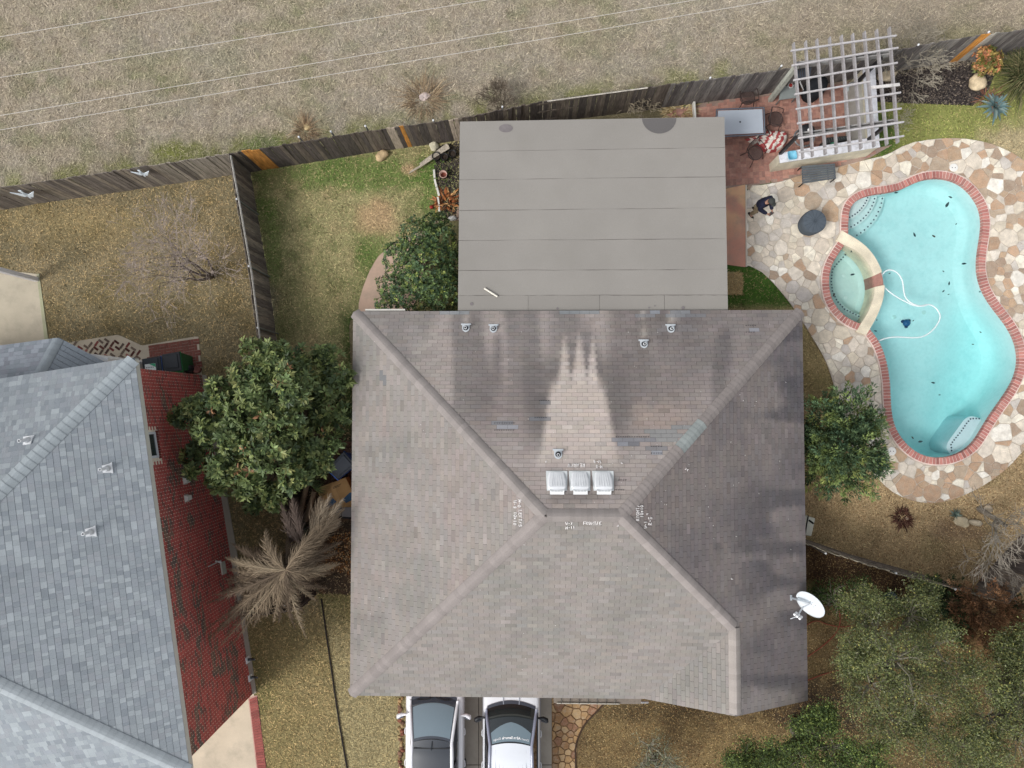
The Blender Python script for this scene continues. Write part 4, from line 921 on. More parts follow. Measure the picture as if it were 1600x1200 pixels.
# plumbing vents
def pipe_vent(x, y, label):
    w, n_ = roof_pt(x, y, .03); t = thing('plumbing_vent', label, 'roof vent', w, 'white flashed pipe vents on the brown roof'); z = w.z
    u = Vector((1, 0, 0)); sl = MP
    mb = MB(); pts = [(-.15, .13), (.15, .13), (.15, .09), (.11, .08), (.11, -.02)] + [(.11 * math.cos(R(a)), -.03 - .1 * math.sin(R(-a))) for a in ()] + [(.11 * math.cos(R(a)), -.02 + .12 * math.sin(R(a))) for a in range(-10, -180, -20)] + [(-.11, -.02), (-.11, .08), (-.15, .09)]
    vs = [(w.x + a, w.y + b, z - b * sl + .03) for a, b in pts]; mb.add(vs + [(p[0], p[1], p[2] - .04) for p in vs], [tuple(range(len(vs)))] + [(i, (i + 1) % len(vs), len(vs) + (i + 1) % len(vs), len(vs) + i) for i in range(len(vs))], c(206, 212, 216)); mb.build('flashing', M['plastic'], t)
    mb = MB(); mb.lathe([(.085, 0), (.075, .05), (.05, .09)], 18, (w.x, w.y - .02, z + .01), c(60, 62, 66)); mb.build('boot', M['rubber'], t, True)
    mb = MB(); mb.lathe([(.042, 0), (.042, .2), (.032, .2), (.03, .12)], 16, (w.x, w.y - .02, z + .03), c(225, 228, 230)); mb.build('pipe', M['plastic'], t)
    mb = MB(); mb.lathe([(.03, 0), (.03, .004)], 12, (w.x, w.y - .02, z + .16), c(20, 20, 20)); mb.build('opening', M['black'], t)
for x, y, l in ((728, 512, 'leftmost white pipe vent near the top edge of the brown roof'), (771, 513, 'white pipe vent second from the left near the top edge of the brown roof'), (1048, 513, 'rightmost white pipe vent, close to the top edge of the brown roof'), (1006, 537, 'white pipe vent set a little lower on the dark stained roof slope'), (872, 709, 'white pipe vent directly above the three box vents')): pipe_vent(x, y, l)
# three white box vents
for x, l in ((870, 'left'), (906, 'middle'), (942.5, 'right')):
    w, n_ = roof_pt(x, 752, .03); t = thing('box_vent', '%s one of the three white slant back box vents near the roof ridge' % l, 'roof vent', w, 'three white box vents')
    def T(a, b, h): return (w.x + a, w.y + b, w.z - b * -MP * -1 + h) if False else (w.x + a, w.y + b, w.z - b * MP + h)
    mb = MB(); f_ = [T(-.29, .27, .02), T(.29, .27, .02), T(.29, .17, .02), T(.27, -.24, .02), T(-.27, -.24, .02), T(-.29, .17, .02)]; mb.add(f_ + [(p[0], p[1], p[2] - .05) for p in f_], [(0, 5, 4, 3, 2, 1)] + [(i, (i + 1) % 6, 6 + (i + 1) % 6, 6 + i) for i in range(6)], c(216, 220, 220)); mb.build('flange', M['plastic'], t)
    mb = MB(); prof = [(.2, .24, .04), (.24, .05, .13), (.245, -.12, .2), (.2, -.22, .19)]
    vs = []
    for hw, b, h in prof:
        for sx, dh in ((-1.0, -h + .02), (-1.0, -.035), (-.86, 0), (-.4, .012), (0, .016), (.4, .012), (.86, 0), (1.0, -.035), (1.0, -h + .02)): vs.append(T(hw * sx, b, h + dh))
    fs = [(i * 9 + j, i * 9 + j + 1, (i + 1) * 9 + j + 1, (i + 1) * 9 + j) for i in range(3) for j in range(8)] + [tuple(range(9))[::-1], tuple(range(27, 36))]
    mb.add(vs, fs, c(238, 240, 242)); mb.build('hood', M['plastic'], t, False, .008)
    for s_ in (-.13, -.07, 0, .07, .13): mb = MB(); mb.tube([T(s_ * .75, .2, .072), T(s_, .0, .165), T(s_, -.1, .212)], .009, 5, c(238, 240, 242)); mb.build('rib', M['plastic'], t)
    mb = MB(); q = [T(-.19, -.2, .16), T(.19, -.2, .16), T(.19, -.33, .06), T(-.19, -.33, .06)]; mb.add(q + [(p[0], p[1], p[2] - .03) for p in q], [(0, 3, 2, 1), (0, 1, 5, 4), (1, 2, 6, 5), (2, 3, 7, 6), (3, 0, 4, 7)], c(232, 234, 234)); mb.build('front_lip', M['plastic'], t)
    mb = MB(); [mb.tube([T(k - .035, -.235, .135), T(k + .035, -.235, .135)], .007, 4, c(90, 92, 94)) for k in (-.12, -.04, .04, .12)]; tag(mb.build('slots', M['rubber'], t), kind='stuff'); mb = MB(); mb.tube([T(-.22, -.205, .2), T(.22, -.205, .2)], .012, 5, c(186, 190, 192)); mb.build('hood_edge', M['plastic'], t)
# satellite dish
ds = thing('satellite_dish', 'white oval satellite dish on the right roof edge beside the trees', 'satellite dish', roof_pt(1236, 935)[0])
dc = P(1266, 945, 3.3); nrm = (Vector((-.62, -.50, .62))).normalized(); bq = nrm.to_track_quat('Z', 'Y').to_matrix().to_4x4()
ax1 = Vector((.50, -.62, .0)).normalized(); ax1 = (P(1278, 963, 3.3) - P(1254, 927, 3.3)).normalized(); ax1 = (ax1 - nrm * ax1.dot(nrm)).normalized(); ax2 = nrm.cross(ax1)
mb = MB(); vs = []; fs = []; rings = 6; ns = 36
for i in range(rings + 1):
    r_ = i / rings
    for j in range(ns):
        t = 2 * PI * j / ns; vs.append(dc + ax1 * (.47 * r_ * math.cos(t)) + ax2 * (.37 * r_ * math.sin(t)) + nrm * (.09 * r_ * r_ - .09))
nv = len(vs); vs += [v - nrm * .02 for v in vs]
for i in range(rings):
    for j in range(ns): q = (i * ns + j, i * ns + (j + 1) % ns, (i + 1) * ns + (j + 1) % ns, (i + 1) * ns + j); fs.append(q); fs.append(tuple(nv + k for k in q[::-1]))
for j in range(ns): fs.append((rings * ns + j, rings * ns + (j + 1) % ns, nv + rings * ns + (j + 1) % ns, nv + rings * ns + j))
mb.add(vs, fs, c(226, 232, 236)); mb.build('reflector', M['plastic'], ds, True)
mb = MB()
for a, b in ((.0, .05), (.05, -.03), (-.06, .02), (.1, .06), (-.02, -.07), (.14, -.02)): p = dc + ax1 * a + ax2 * b - nrm * .082; mb.lathe([(.009, 0), (.009, .012)], 6, tuple(p), c(90, 96, 104))
mb.build('bolts', M['metal'], ds)
ft = roof_pt(1236, 934, .04)[0]; mb = MB(); mb.tube([ft, ft + Vector((.12, 0, .2)), dc - nrm * .12], .03, 8, c(206, 214, 220)); mb.box(ft.x, ft.y, ft.z, .06, .16, .02, 0, c(200, 206, 210)); mb.build('mast', M['metal'], ds)
lnb = P(1246, 963, 3.75); mb = MB(); mb.tube([dc + ax1 * .02 - nrm * .1 - ax2 * 0, P(1254, 949, 3.3), lnb], .022, 8, c(226, 230, 234)); mb.build('arm', M['plastic'], ds)
mb = MB(); dd = (dc - lnb).normalized()
for k in (-.07, 0.0, .07): q = lnb + Vector((k, -k * .8, 0)); mb.tube([q - dd * .03, q + dd * .1], .036, 10, c(236, 238, 240))
mb.build('receiver', M['plastic'], ds); mb = MB(); mb.tube([lnb, P(1235, 967, 3.6)], .01, 5, c(220, 224, 228)); mb.build('cable_tail', M['plastic'], ds)
# gutter pieces under the eave: top edge and bottom edge
mb = MB(); a, b = P(571, 484.5, 2.62), P(633, 484.5, 2.62); mb.box((a.x + b.x) / 2, a.y, 2.6, b.x - a.x, .06, .09, 0, c(214, 210, 200)); mb.build('gutter', M['white'], house)
mb = MB()
for x0, x1 in ((870, 968),):
    a, b = P(x0, 1099, 2.5), P(x1, 1099.5, 2.5); mb.box((a.x + b.x) / 2, a.y, 2.45, b.x - a.x, .03, .1, 0, c(176, 170, 158)); mb.box((a.x + b.x) / 2, a.y + .12, 2.42, b.x - a.x, .16, .04, 0, c(40, 38, 36))
    for k in range(7): q = a.lerp(b, (k + .5) / 7); mb.tube([(q.x, q.y, 2.5), (q.x, q.y + .18, 2.54)], .012, 4, c(60, 58, 56))
mb.build('gutter', M['dirtywhite'], house)
mb = MB(); mb.tube([P(982, 1092, 2.4), P(995, 1093, 2.4), P(1001, 1097, 2.2), P(1012, 1097, 1.6)], .04, 6, c(232, 234, 238)); mb.build('downspout', M['white'], house)
mb = MB(); a, b = P(865, 1098, 2.2), P(1000, 1098, 2.2); mb.box((a.x + b.x) / 2, a.y + .34, 1.3, b.x - a.x, .5, 2.3, 0, c(128, 118, 108)); mb.build('porch_wall', M['brick'], house)

# ------------------------------------------------------------------ flat patio roof
fl = thing('patio_roof', 'flat grey rolled roofing patio cover behind the brown house roof', 'patio cover', P(925, 340))
def fz(px, py): return 2.38 + .26 * (py - 188) / 298
FR = [P(718.5, 190, 2.38), P(1132, 182.5, 2.38), P(1137.5, 489, 2.64), P(715.5, 489, 2.64)]
def lerp2(u, v): return FR[0].lerp(FR[1], u).lerp(FR[3].lerp(FR[2], u), v)
mb = MB(); cuts = [0, .155, .30, .46, .625, .78, .90, 1]
cuts = [(y - 186) / 300 for y in (186, 234, 279, 327, 374, 420.5, 459, 489)]; cuts = [max(0, min(1, k)) for k in cuts]; cuts[-1] = 1
up = Vector((0, 0, 1))
def panel(u0, u1, v0, v1, colr, name='roofing_sheet', g=.0014):
    mb = MB(); n_ = 14; vs = []
    for vv, h in ((v0 + g, .02), (v1 - g * .2, .012)):
        for i in range(n_ + 1):
            u_ = u0 + g * .4 + (u1 - u0 - g * .8) * i / n_; p = lerp2(u_, vv + (random.uniform(-.0016, .0016) if 0 < v0 else 0)); vs.append(p + up * h)
    k = n_ + 1; vs += [v - up * .016 for v in vs]
    mb.add(vs, [(k + i, k + i + 1, i + 1, i) for i in range(n_)] + [(i, i + 1, 2 * k + i + 1, 2 * k + i) for i in range(n_)] + [(3 * k + i, 3 * k + i + 1, k + i + 1, k + i) for i in range(n_)] + [(0, 2 * k, 3 * k, k), (k - 1, 2 * k - 1, 4 * k - 1, 3 * k - 1)], colr); mb.build(name, M['flatroof'], fl)
for i in range(6): panel(0, 1, cuts[i], cuts[i + 1], jit(c(148, 144, 138), .985, 1.02))
for u0, u1 in ((0, .262), (.262, .527), (.527, .767), (.767, 1)): panel(u0, u1, cuts[6], 1, jit(c(143, 139, 133), .98, 1.02))
mb = MB(); vs = [p + up * .0 for p in FR] + [p - up * .14 for p in FR]; mb.add(vs, [(3, 2, 1, 0), (4, 5, 6, 7), (0, 1, 5, 4), (1, 2, 6, 5), (2, 3, 7, 6), (3, 0, 4, 7)], c(120, 114, 110)); mb.build('roof_deck', M['flatroof'], fl)
mb = MB(); sc = [P(1030 + 27 * math.cos(R(a)), 184 + 25 * math.sin(R(a)), 2.41) for a in range(0, 181, 12)]
def fzw(p): t = (FR[0].y - p.y) / (FR[0].y - FR[3].y); return 2.38 + .26 * t
sc = [Vector((p.x, min(p.y, FR[0].y + (FR[1].y - FR[0].y) * (p.x - FR[0].x) / (FR[1].x - FR[0].x) - .02), fzw(p) + .028)) for p in sc]
mb.add(sc, [tuple(range(len(sc)))[::-1]], c(104, 101, 100)); mb.build('patch', M['flatroof'], fl)
mb = MB()
for x, y, r_ in ((737, 475, .05), (871, 482, .035), (1014, 481, .03), (1023, 478, .02), (1067, 481, .05), (790, 191, .22)):
    p = P(x, y, 2.64); z = fzw(p) + .028
    mb.lathe([(r_, 0), (r_, .004)], 14, (p.x, p.y - (.1 if r_ > .2 else 0), z), c(122, 116, 116), sy=.6 if r_ > .1 else 1)
mb.build('tar_spot', M['rubber'], fl)
for fx in (.02, .25, .5, .75, .98): p = lerp2(fx, .03); mb = MB(); mb.box(p.x, p.y, 1.1, .14, .14, 2.2, 0, c(200, 192, 180)); mb.build('post', M['white'], fl)
p, q = P(757, 451, 2.62), P(777.5, 464, 2.62); mb = MB(); mb.tube([(p.x, p.y, fzw(p) + .06), (q.x, q.y, fzw(q) + .06)], .028, 8, c(232, 226, 212)); mb.one('pipe_offcut', M['plastic'], 'short white pipe lying on the flat grey patio roof', 'pipe')

# ------------------------------------------------------------------ neighbour house
NZ = 5.2; A_E, B_E = P(210.5, 559, NZ), P(297, 1207, NZ); dE = (B_E - A_E).normalized(); wE = Vector((dE.y, -dE.x, 0)); 
if wE.x > 0: wE = -wE
LE = (B_E - A_E).length; NP = .49; ha = LE / 2; apex = A_E + dE * ha + wE * ha + Vector((0, 0, ha * NP)); far = 6.0
apex2 = apex + wE * far; C_N = A_E + wE * (LE + far); D_S = B_E + wE * (LE + far)
nh = thing('neighbour_house', 'two storey red brick house with a blue grey shingle roof at the left edge', 'house', ((A_E + B_E) / 2 + wE * 3).to_2d().to_3d())
B1, B2 = P(316, 586, 0), P(395, 1084, 0); wd = (B2 - B1).normalized(); wn_ = Vector((wd.y, -wd.x, 0)); wn_ = wn_ if wn_.x > 0 else -wn_; WL = (B2 - B1).length; WHT = NZ - .12
W3 = [B1, B2, B2 - wn_ * 14, B1 - wn_ * 14]
mb = MB(); mb.prism([tuple((p - wn_ * .0).to_2d()) for p in W3], 0, WHT, c(250, 236, 214)); wall = mb.build('wall', M['mortar'], nh)
faces_n = [[A_E, B_E, apex], [C_N, A_E, apex, apex2], [B_E, D_S, apex2, apex]]
mb = MB(); mb.add([A_E, B_E, D_S, C_N, apex, apex2], [(0, 4, 1), (3, 5, 4, 0), (1, 4, 5, 2), (0, 1, 2, 3)], WH); nroof = mb.build('roof', M['under'], nh)
def ncol(fi, s):
    top, bot, cen, k, xc = s; r_ = random.Random(int(xc * 113) * 17 + k * 5 + fi); a = np.array(r_.choice([c(156, 163, 168), c(151, 158, 163), c(162, 169, 173), c(154, 160, 166), c(157, 162, 167), c(146, 153, 159), c(169, 176, 180)])) * r_.gauss(1, .035)
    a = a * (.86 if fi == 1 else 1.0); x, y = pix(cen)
    a = a * (1 + .1 * (float(fbm(np.array([x / 60]), np.array([y / 90]), 81)[0]) - .5)); return [tuple(np.clip(a, .01, .9))] * len(top)
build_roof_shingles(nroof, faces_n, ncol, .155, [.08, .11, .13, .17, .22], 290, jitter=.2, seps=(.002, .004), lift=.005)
mN = [fn(f) for f in faces_n]
cap_line(nroof, A_E, apex, mN[0], mN[1], .19, .19, lambda p: jit(c(164, 172, 176), .94, 1.04), rise=.012); cap_line(nroof, B_E, apex, mN[0], mN[2], .19, .19, lambda p: jit(c(168, 175, 179), .94, 1.04), rise=.012)
mb = MB(); d_ = dE; q = A_E - wE * 0
for a, b in ((A_E, B_E), (A_E, C_N)):
    dd = (b - a).normalized(); mb.prism([tuple((a).to_2d()), tuple(b.to_2d()), tuple((b + (wE * .03 if a is A_E and b is B_E else dE * .03)).to_2d()), tuple((a + (wE * .03 if b is B_E else dE * .03)).to_2d())], NZ - .2, NZ - .01, c(214, 212, 204))
mb.build('fascia', M['white'], nh)
# bricks of the wall that faces the camera
BWm, BHm = .203, .076; nr_ = int(WHT / BHm); bl = []
u0, u1 = 0, WL; kpro = []
for k in range(14): kk = random.uniform(.75, 1.15); kpro.append(tuple(x * kk for x in random.choice([c(198, 102, 95), c(188, 94, 88), c(204, 114, 105), c(172, 90, 85), c(148, 96, 90), c(194, 104, 96)])))
win_c = on_plane(231.5, 696, B1, wn_); wu = (win_c - B1).dot(wd); wz = win_c.z
for r_ in range(nr_):
    u = -(r_ % 2) * BWm / 2
    while u < WL:
        a, b = max(u + .007, 0), min(u + BWm - .007, WL); z0 = r_ * BHm + .006; z1 = (r_ + 1) * BHm - .006; u += BWm
        if b - a < .02: continue
        if a < wu + .42 and b > wu - .42 and z0 < wz + .5 and z1 > wz - .62: continue
        bl.append((a, b, z0, z1))
bl.sort(key=lambda t: (abs((t[0] + t[1]) / 2 - 6) * .3 + (0 if t[3] < 4.4 else 9)))
bl = bl; restb = MB()
def brick_add(mb, a, b, z0, z1, cl_):
    o1 = wn_ * .006; p = [B1 + wd * a, B1 + wd * b]
    vs = [p[0] + Vector((0, 0, z0)), p[1] + Vector((0, 0, z0)), p[1] + Vector((0, 0, z1)), p[0] + Vector((0, 0, z1))]; vs = vs + [v + o1 for v in vs]
    mb.add(vs, [(4, 5, 6, 7), (0, 1, 5, 4), (1, 2, 6, 5), (2, 3, 7, 6), (3, 0, 4, 7)], cl_)
vis_first = sorted(range(len(bl)), key=lambda i: -((B1 + wd * bl[i][0]).y * .0 + bl[i][0] * .15 + bl[i][2] * .3) if bl[i][2] < 4.3 else 9)
for n_i, i in enumerate(vis_first):
    a, b, z0, z1 = bl[i]; cl_ = random.choice(kpro); x, y = a / 2.2, z0 / 1.2
    if vnoise(a * 1.3, z0 * 2.2, 91) > .68 and random.random() < .6: cl_ = random.choice([c(128, 106, 94), c(112, 98, 92), c(144, 114, 100)])
    if n_i < 298: mb = MB(); brick_add(mb, a, b, z0, z1, cl_); mb.build('brick', M['brick'], wall)
    else: brick_add(restb, a, b, z0, z1, cl_)
tag(restb.build('bricks', M['brick'], wall), kind='stuff')
# window, frame, pane, sill of header bricks
wwin = B1 + wd * wu + Vector((0, 0, wz))
def wbox(mb, u, z, su, sz, d0, d1, colr):
    p = wwin + wd * u + Vector((0, 0, z)); vs = []
    for dd in (d0, d1):
        for a, b in ((-su / 2, -sz / 2), (su / 2, -sz / 2), (su / 2, sz / 2), (-su / 2, sz / 2)): vs.append(p + wd * a + Vector((0, 0, b)) + wn_ * dd)
    mb.add(vs, [(4, 5, 6, 7), (0, 1, 5, 4), (1, 2, 6, 5), (2, 3, 7, 6), (3, 0, 4, 7)], colr)
wino = MB(); 
for u_, z_, su, sz in ((-.35, 0, .07, .9), (.35, 0, .07, .9), (0, .42, .63, .07), (0, -.42, .63, .07)): wbox(wino, u_, z_, su, sz, -.02, .03, c(226, 228, 230))
wf = wino.build('window', M['white'], wall); mb = MB(); wbox(mb, 0, 0, .64, .78, -.02, .005, c(52, 66, 66)); o_ = mb.build('pane', M['glass'], None); bpy.data.objects.remove(o_); mb.build('pane', M['glass'], nh)
mb = MB()
for k in range(11):
    wbox(mb, -.38 + k * .076, -.53, .068, .1, 0, .03, c(120, 54, 48))
    wbox(mb, -.38 + k * .076, .47, .068, .03, 0, .012, c(120, 54, 48))
mb.build('brick_sill', M['brick'], nh)
# dryer vents and fittings on the wall
for x, y, l in ((289, 751, 'upper'), (291, 778.5, 'lower')):
    p = on_plane(x, y, B1, wn_); t = thing('wall_vent', '%s of the two white vent hoods on the red brick wall' % l, 'wall vent', p, 'white vent hoods on the brick wall'); mb = MB()
    vs = [p + wd * a + Vector((0, 0, b)) + wn_ * d for a, b, d in ((-.09, .12, 0), (.09, .12, 0), (.09, -.1, 0), (-.09, -.1, 0), (-.07, .1, .1), (.07, .1, .1), (.07, -.1, .13), (-.07, -.1, .13))]
    mb.add(vs, [(4, 5, 6, 7), (0, 1, 5, 4), (1, 2, 6, 5), (2, 3, 7, 6), (3, 0, 4, 7)], c(236, 234, 226)); mb.build('hood', M['white'], t); mb = MB()
    mb.box(p.x, p.y, p.z, .03, .24, .28, math.atan2(wd.y, wd.x) - PI / 2, c(226, 222, 212)); mb.build('plate', M['white'], t)
t = thing('meter_box', 'white electrical box at the foot of the red brick wall', 'meter box', P(365, 878)); a = math.atan2(wd.y, wd.x)
p = P(367, 880, .0); mb = MB(); mb.box(p.x - .1, p.y, .75, .4, .1, .3, a, c(216, 214, 200)); mb.build('box', M['white'], t); mb = MB(); mb.tube([(p.x - .05, p.y + .3, 1.0), (p.x - .05, p.y + .3, 1.9)], .02, 6, c(220, 220, 214)); mb.tube([(p.x - .14, p.y + .32, 1.2), (p.x + .06, p.y + .28, 1.2)], .03, 6, c(232, 232, 228)); mb.build('conduit', M['white'], t)
for k, (x, y) in enumerate(((387, 1031), (391, 1059))):
    p = on_plane(x, y, B1, wn_); p = P(x + 1, y, 1.0); t = thing('wall_lamp' if k == 0 else 'hose_bib', ('grey lamp on a white plate low on the brick wall' if k == 0 else 'grey metal tap at the corner of the brick wall'), 'lamp' if k == 0 else 'tap', p)
    mb = MB(); mb.tube([p, p + wn_ * .12, p + wn_ * .25 + Vector((0, 0, .1))], [.05, .045, .03], 8, c(88, 92, 96)); mb.build('body', M['metal'], t)
    mb = MB(); mb.box(p.x - .02, p.y, p.z, .2, .03, .26, a, c(222, 226, 228)); mb.build('plate', M['white'], t)
# roof vents of the neighbour
for x, y, l in ((168, 732, 'upper of the two white pipe vents on the right slope of the grey roof'), (142, 831, 'lower of the two white pipe vents on the right slope of the grey roof'), (44, 688, 'white pipe vent above the hip on the grey roof')):
    f, n_ = (faces_n[0], mN[0]) if y > 700 else (faces_n[1], mN[1]); w = on_plane(x, y, f[0] + n_ * .03, n_); u_, v_, _ = plane_axes(f, None); t = thing('plumbing_vent', l, 'roof vent', w, 'white pipe vents on the grey roof')
    mb = MB(); pts = [w - u_ * .15 + v_ * -.12 + n_ * .02, w + u_ * .15 - v_ * .12 + n_ * .02, w + u_ * .12 - v_ * .05 + n_ * .02, w + u_ * .1 + v_ * .12 + n_ * .03, w - u_ * .1 + v_ * .12 + n_ * .03, w - u_ * .12 - v_ * .05 + n_ * .02]; mb.add(pts + [p - n_ * .03 for p in pts], [tuple(range(6))] + [(i, (i + 1) % 6, 6 + (i + 1) % 6, 6 + i) for i in range(6)], c(228, 230, 232)); mb.build('flashing', M['plastic'], t)
    mb = MB(); mb.lathe([(.085, 0), (.07, .1), (.05, .14)], 14, tuple(w), c(216, 218, 220)); mb.build('boot', M['plastic'], t, True); mb = MB(); mb.lathe([(.045, 0), (.045, .34), (.035, .34), (.03, .2)], 12, tuple(w), c(226, 228, 230)); mb.build('pipe', M['plastic'], t)
# low bay roof and white porch beam at the upper left of the neighbour house
q0, q1, q2 = P(-260, 575, 3.0), P(93, 528, 3.0), P(170, 569, 3.0); e1 = (q1 - q0).normalized(); i1 = Vector((e1.y, -e1.x, 0)); i1 = i1 if i1.y < 0 else -i1
e2 = (q2 - q1).normalized(); i2 = Vector((e2.y, -e2.x, 0)); i2 = i2 if i2.x < 0 else -i2
def up_(p, d, i): return p + i * d + Vector((0, 0, d * .5))
hip = (i1 + i2); hip = hip / (hip.dot(i1)); D_ = q1 + hip * 1.9 + Vector((0, 0, .95)); f1 = [q0, q1, D_, q0 + i1 * 1.9 + Vector((0, 0, .95))]; q2b = q2 + e2 * 1.2; f2 = [q1, q2b, q2b + i2 * 1.9 + Vector((0, 0, .95)), D_]
mb = MB(); mb.add(f1 + f2, [(0, 1, 2, 3), (4, 5, 6, 7)], WH); bay = mb.build('bay_roof', M['under'], nh)
allb = []
for fi, f in enumerate((f1, f2)):
    for s in shingle_face(f, .155, [.13, .18, .24, .3], None, random.Random(50 + fi), seps=(.003, .011), jitter=.2): allb.append((fi, s))
for fi, s in allb[:290]: link('shingle', slabs_to_mesh('shingle', [s], [[tuple(np.array(random.choice([c(138, 145, 152), c(128, 135, 142), c(146, 152, 160), c(136, 140, 148)])) * random.gauss(1, .04))] * len(s[0])], org(bay), M['shingle']), bay)
if allb[290:]: tag(link('shingles', slabs_to_mesh('shingles', [s for _, s in allb[290:]], [[c(124, 132, 140)] * len(s[0]) for _, s in allb[290:]], org(bay), M['shingle']), bay), kind='stuff')
cap_line(bay, q1, D_, fn(f1), fn(f2), .19, .17, lambda p: jit(c(140, 148, 154), .95, 1.05), rise=.03)
mb = MB(); a, b = P(136, 553, 2.8), P(166, 560, 2.8); dd = (b - a).normalized(); nn = Vector((-dd.y, dd.x, 0))
mb.prism([tuple((a + nn * .02).to_2d()), tuple((b + nn * .02).to_2d()), tuple((b - nn * .35).to_2d()), tuple((a - nn * .25).to_2d())], 0, 2.7, c(236, 238, 240)); mb.build('bay_wall', M['white'], nh)
mb = MB(); p = P(58, 437, 0); mb.box(p.x, p.y, 1.55, .14, .14, 3.1, R(8), c(232, 232, 236)); mb.box(p.x - 2.5, p.y - .35, 3.2, 5.3, .2, .2, R(8), c(226, 226, 230)); mb.build('porch_post', M['white'], nh)
# ------------------------------------------------------------------ fences
FH = 1.8
def post_cap(mb, p, z): mb.lathe([(.03, -.03), (.035, 0), (.03, .03), (.012, .045)], 10, (p[0], p[1], z), c(226, 228, 230))
def fence(label, tops, colf, caps=(), post_side=1, w=.14, gap=.008, rails=True, group='weathered wooden privacy fences', posts=True, every=2.4):
    path = [P(x, y, FH).to_2d() for x, y in tops]; t = thing('wooden_fence', label, 'fence', path[0].to_3d(), group)
    pts = resample(path, w + gap); k = 0; o = org(t); meshes = {}
    for i in range(len(pts) - 1):
        a, b = pts[i], pts[i + 1]; m_ = (a + b) / 2; ang = math.atan2(b.y - a.y, b.x - a.x); px_, py_ = pix((m_.x, m_.y, FH)); key, colr = colf(px_, i); h = FH + random.uniform(-.03, .03)
        key = (key, random.randrange(5)) 
        if key not in meshes:
            mb = MB(); n0 = 5; kk = random.uniform(.85, 1.12)
            for s in range(1): mb.box(0, 0, FH / 2 + .01, w, .018, FH - .02, 0, tuple(x * kk for x in colr))
            # clipped "dog ear" top
            mb.prism([(-w / 2, -.009), (w / 2, -.009), (w / 2, .009), (-w / 2, .009)], FH, FH + .001, tuple(x * kk for x in colr)); meshes[key] = mb.mesh('picket', M['oldwood'])
        ob = link('picket', meshes[key], t); ob.location = (m_.x - o.x, m_.y - o.y, random.uniform(-.03, .02)); ob.rotation_euler = (random.uniform(-.012, .012), random.uniform(-.012, .012), ang + random.uniform(-.03, .03))
    side = post_side
    if rails:
        for z in (.35, 1.0, 1.62):
            mb = MB(); q = [Vector((p.x, p.y, z)) for p in resample(path, 2.4)]; nr = normals2([v.to_2d() for v in q], False)
            for i in range(len(q) - 1): a = q[i].to_2d() + nr[i] * .035 * side; b = q[i + 1].to_2d() + nr[i] * .035 * side; mb.box((a.x + b.x) / 2, (a.y + b.y) / 2, z, (b - a).length, .04, .09, math.atan2(b.y - a.y, b.x - a.x), c(112, 102, 92))
            mb.build('rail', M['oldwood'], t)
    for x, y in caps:
        p = P(x, y, FH + .03); mb = MB(); mb.tube([(p.x, p.y, 0), (p.x, p.y, FH)], .028, 8, c(150, 154, 156)); pp = mb.build('post', M['metal'], t); mb = MB(); post_cap(mb, p, FH + .03); mb.build('post_cap', M['white'], pp)
    return t
ORA = c(206, 144, 72)
def cf_left(px, i):
    if px > 210 and random.random() < .65: return 'p', c(155, 147, 135)
    return random.choice([('a', c(129, 122, 112)), ('b', c(107, 100, 94)), ('c', c(147, 137, 124)), ('a', c(122, 114, 107))])
def cf_main(px, i):
    if 381 < px < 409 or 621 < px < 632: return 'o', ORA
    if 604 < px < 616: return 'g', c(187, 172, 155)
    if 700 < px < 712: return 'g', c(174, 152, 122)
    if 1536 < px < 1550: return 'o', ORA
    if 1550 < px < 1560: return 'g', c(177, 172, 162)
    if px > 1050: return random.choice([('x', c(119, 114, 110)), ('y', c(102, 96, 94)), ('z', c(137, 132, 127))])
    return random.choice([('a', c(102, 92, 84)), ('b', c(86, 79, 74)), ('c', c(117, 107, 96)), ('a', c(94, 86, 82))])
fence('long grey wooden picket fence behind the tan neighbour lawn, with white bird ornaments', [(-60,304),(0,293),(120,276),(240,258),(356,240)], cf_left, caps=[], post_side=-1)
fence('long dark wooden picket fence with orange replacement boards along the open field', [(357,240),(470,222),(560,207),(718,185),(855,157),(1000,138),(1200,112),(1245,105),(1400,78),(1500,60),(1600,46),(1650,39)], cf_main,
      caps=[(467,214),(517,205.5),(571,197),(677,188),(785,167),(1110,121.5),(1221,103),(1435,70),(1545,50)], post_side=-1)
fence('wooden side fence with steel posts dividing the tan lawn from the patchy green lawn', [(357,240),(372,330),(389,428),(404,545)], lambda px, i: random.choice([('a', c(122, 114, 104)), ('b', c(104, 96, 90)), ('c', c(139, 129, 117))]), caps=[(370,311),(389,416),(403,512)], post_side=1)
fence('dark side fence running under the evergreen tree towards the dead palm', [(405,552),(418,640),(433,745),(451,843),(458,900),(468,952)], lambda px, i: random.choice([('a', c(61, 57, 55)), ('b', c(77, 72, 67))]), caps=[(454,838),(466,950)], post_side=1)
gt = fence('black stained gate fence between the brick wall and the dead palm', [(378,964),(420,959),(468,952)], lambda px, i: random.choice([('a', c(55, 51, 51)), ('b', c(69, 67, 64))]), caps=[(433,951),(446,945)], post_side=1)
fence('grey wooden fence running down from the right side of the brown roof', [(1256,848),(1290,862),(1400,896),(1493,920),(1575,944)], lambda px, i: random.choice([('a', c(159, 149, 132)), ('b', c(139, 132, 117)), ('c', c(177, 167, 147))]), caps=[(1290,864.5),(1400,895.5),(1493,921)], post_side=-1)
fence('dark broad wooden fence piece at the right edge behind the bare tree', [(1576,943),(1612,900),(1660,850)], lambda px, i: random.choice([('a', c(104, 94, 90)), ('b', c(90, 82, 79)), ('c', c(122, 112, 104))]), post_side=1)
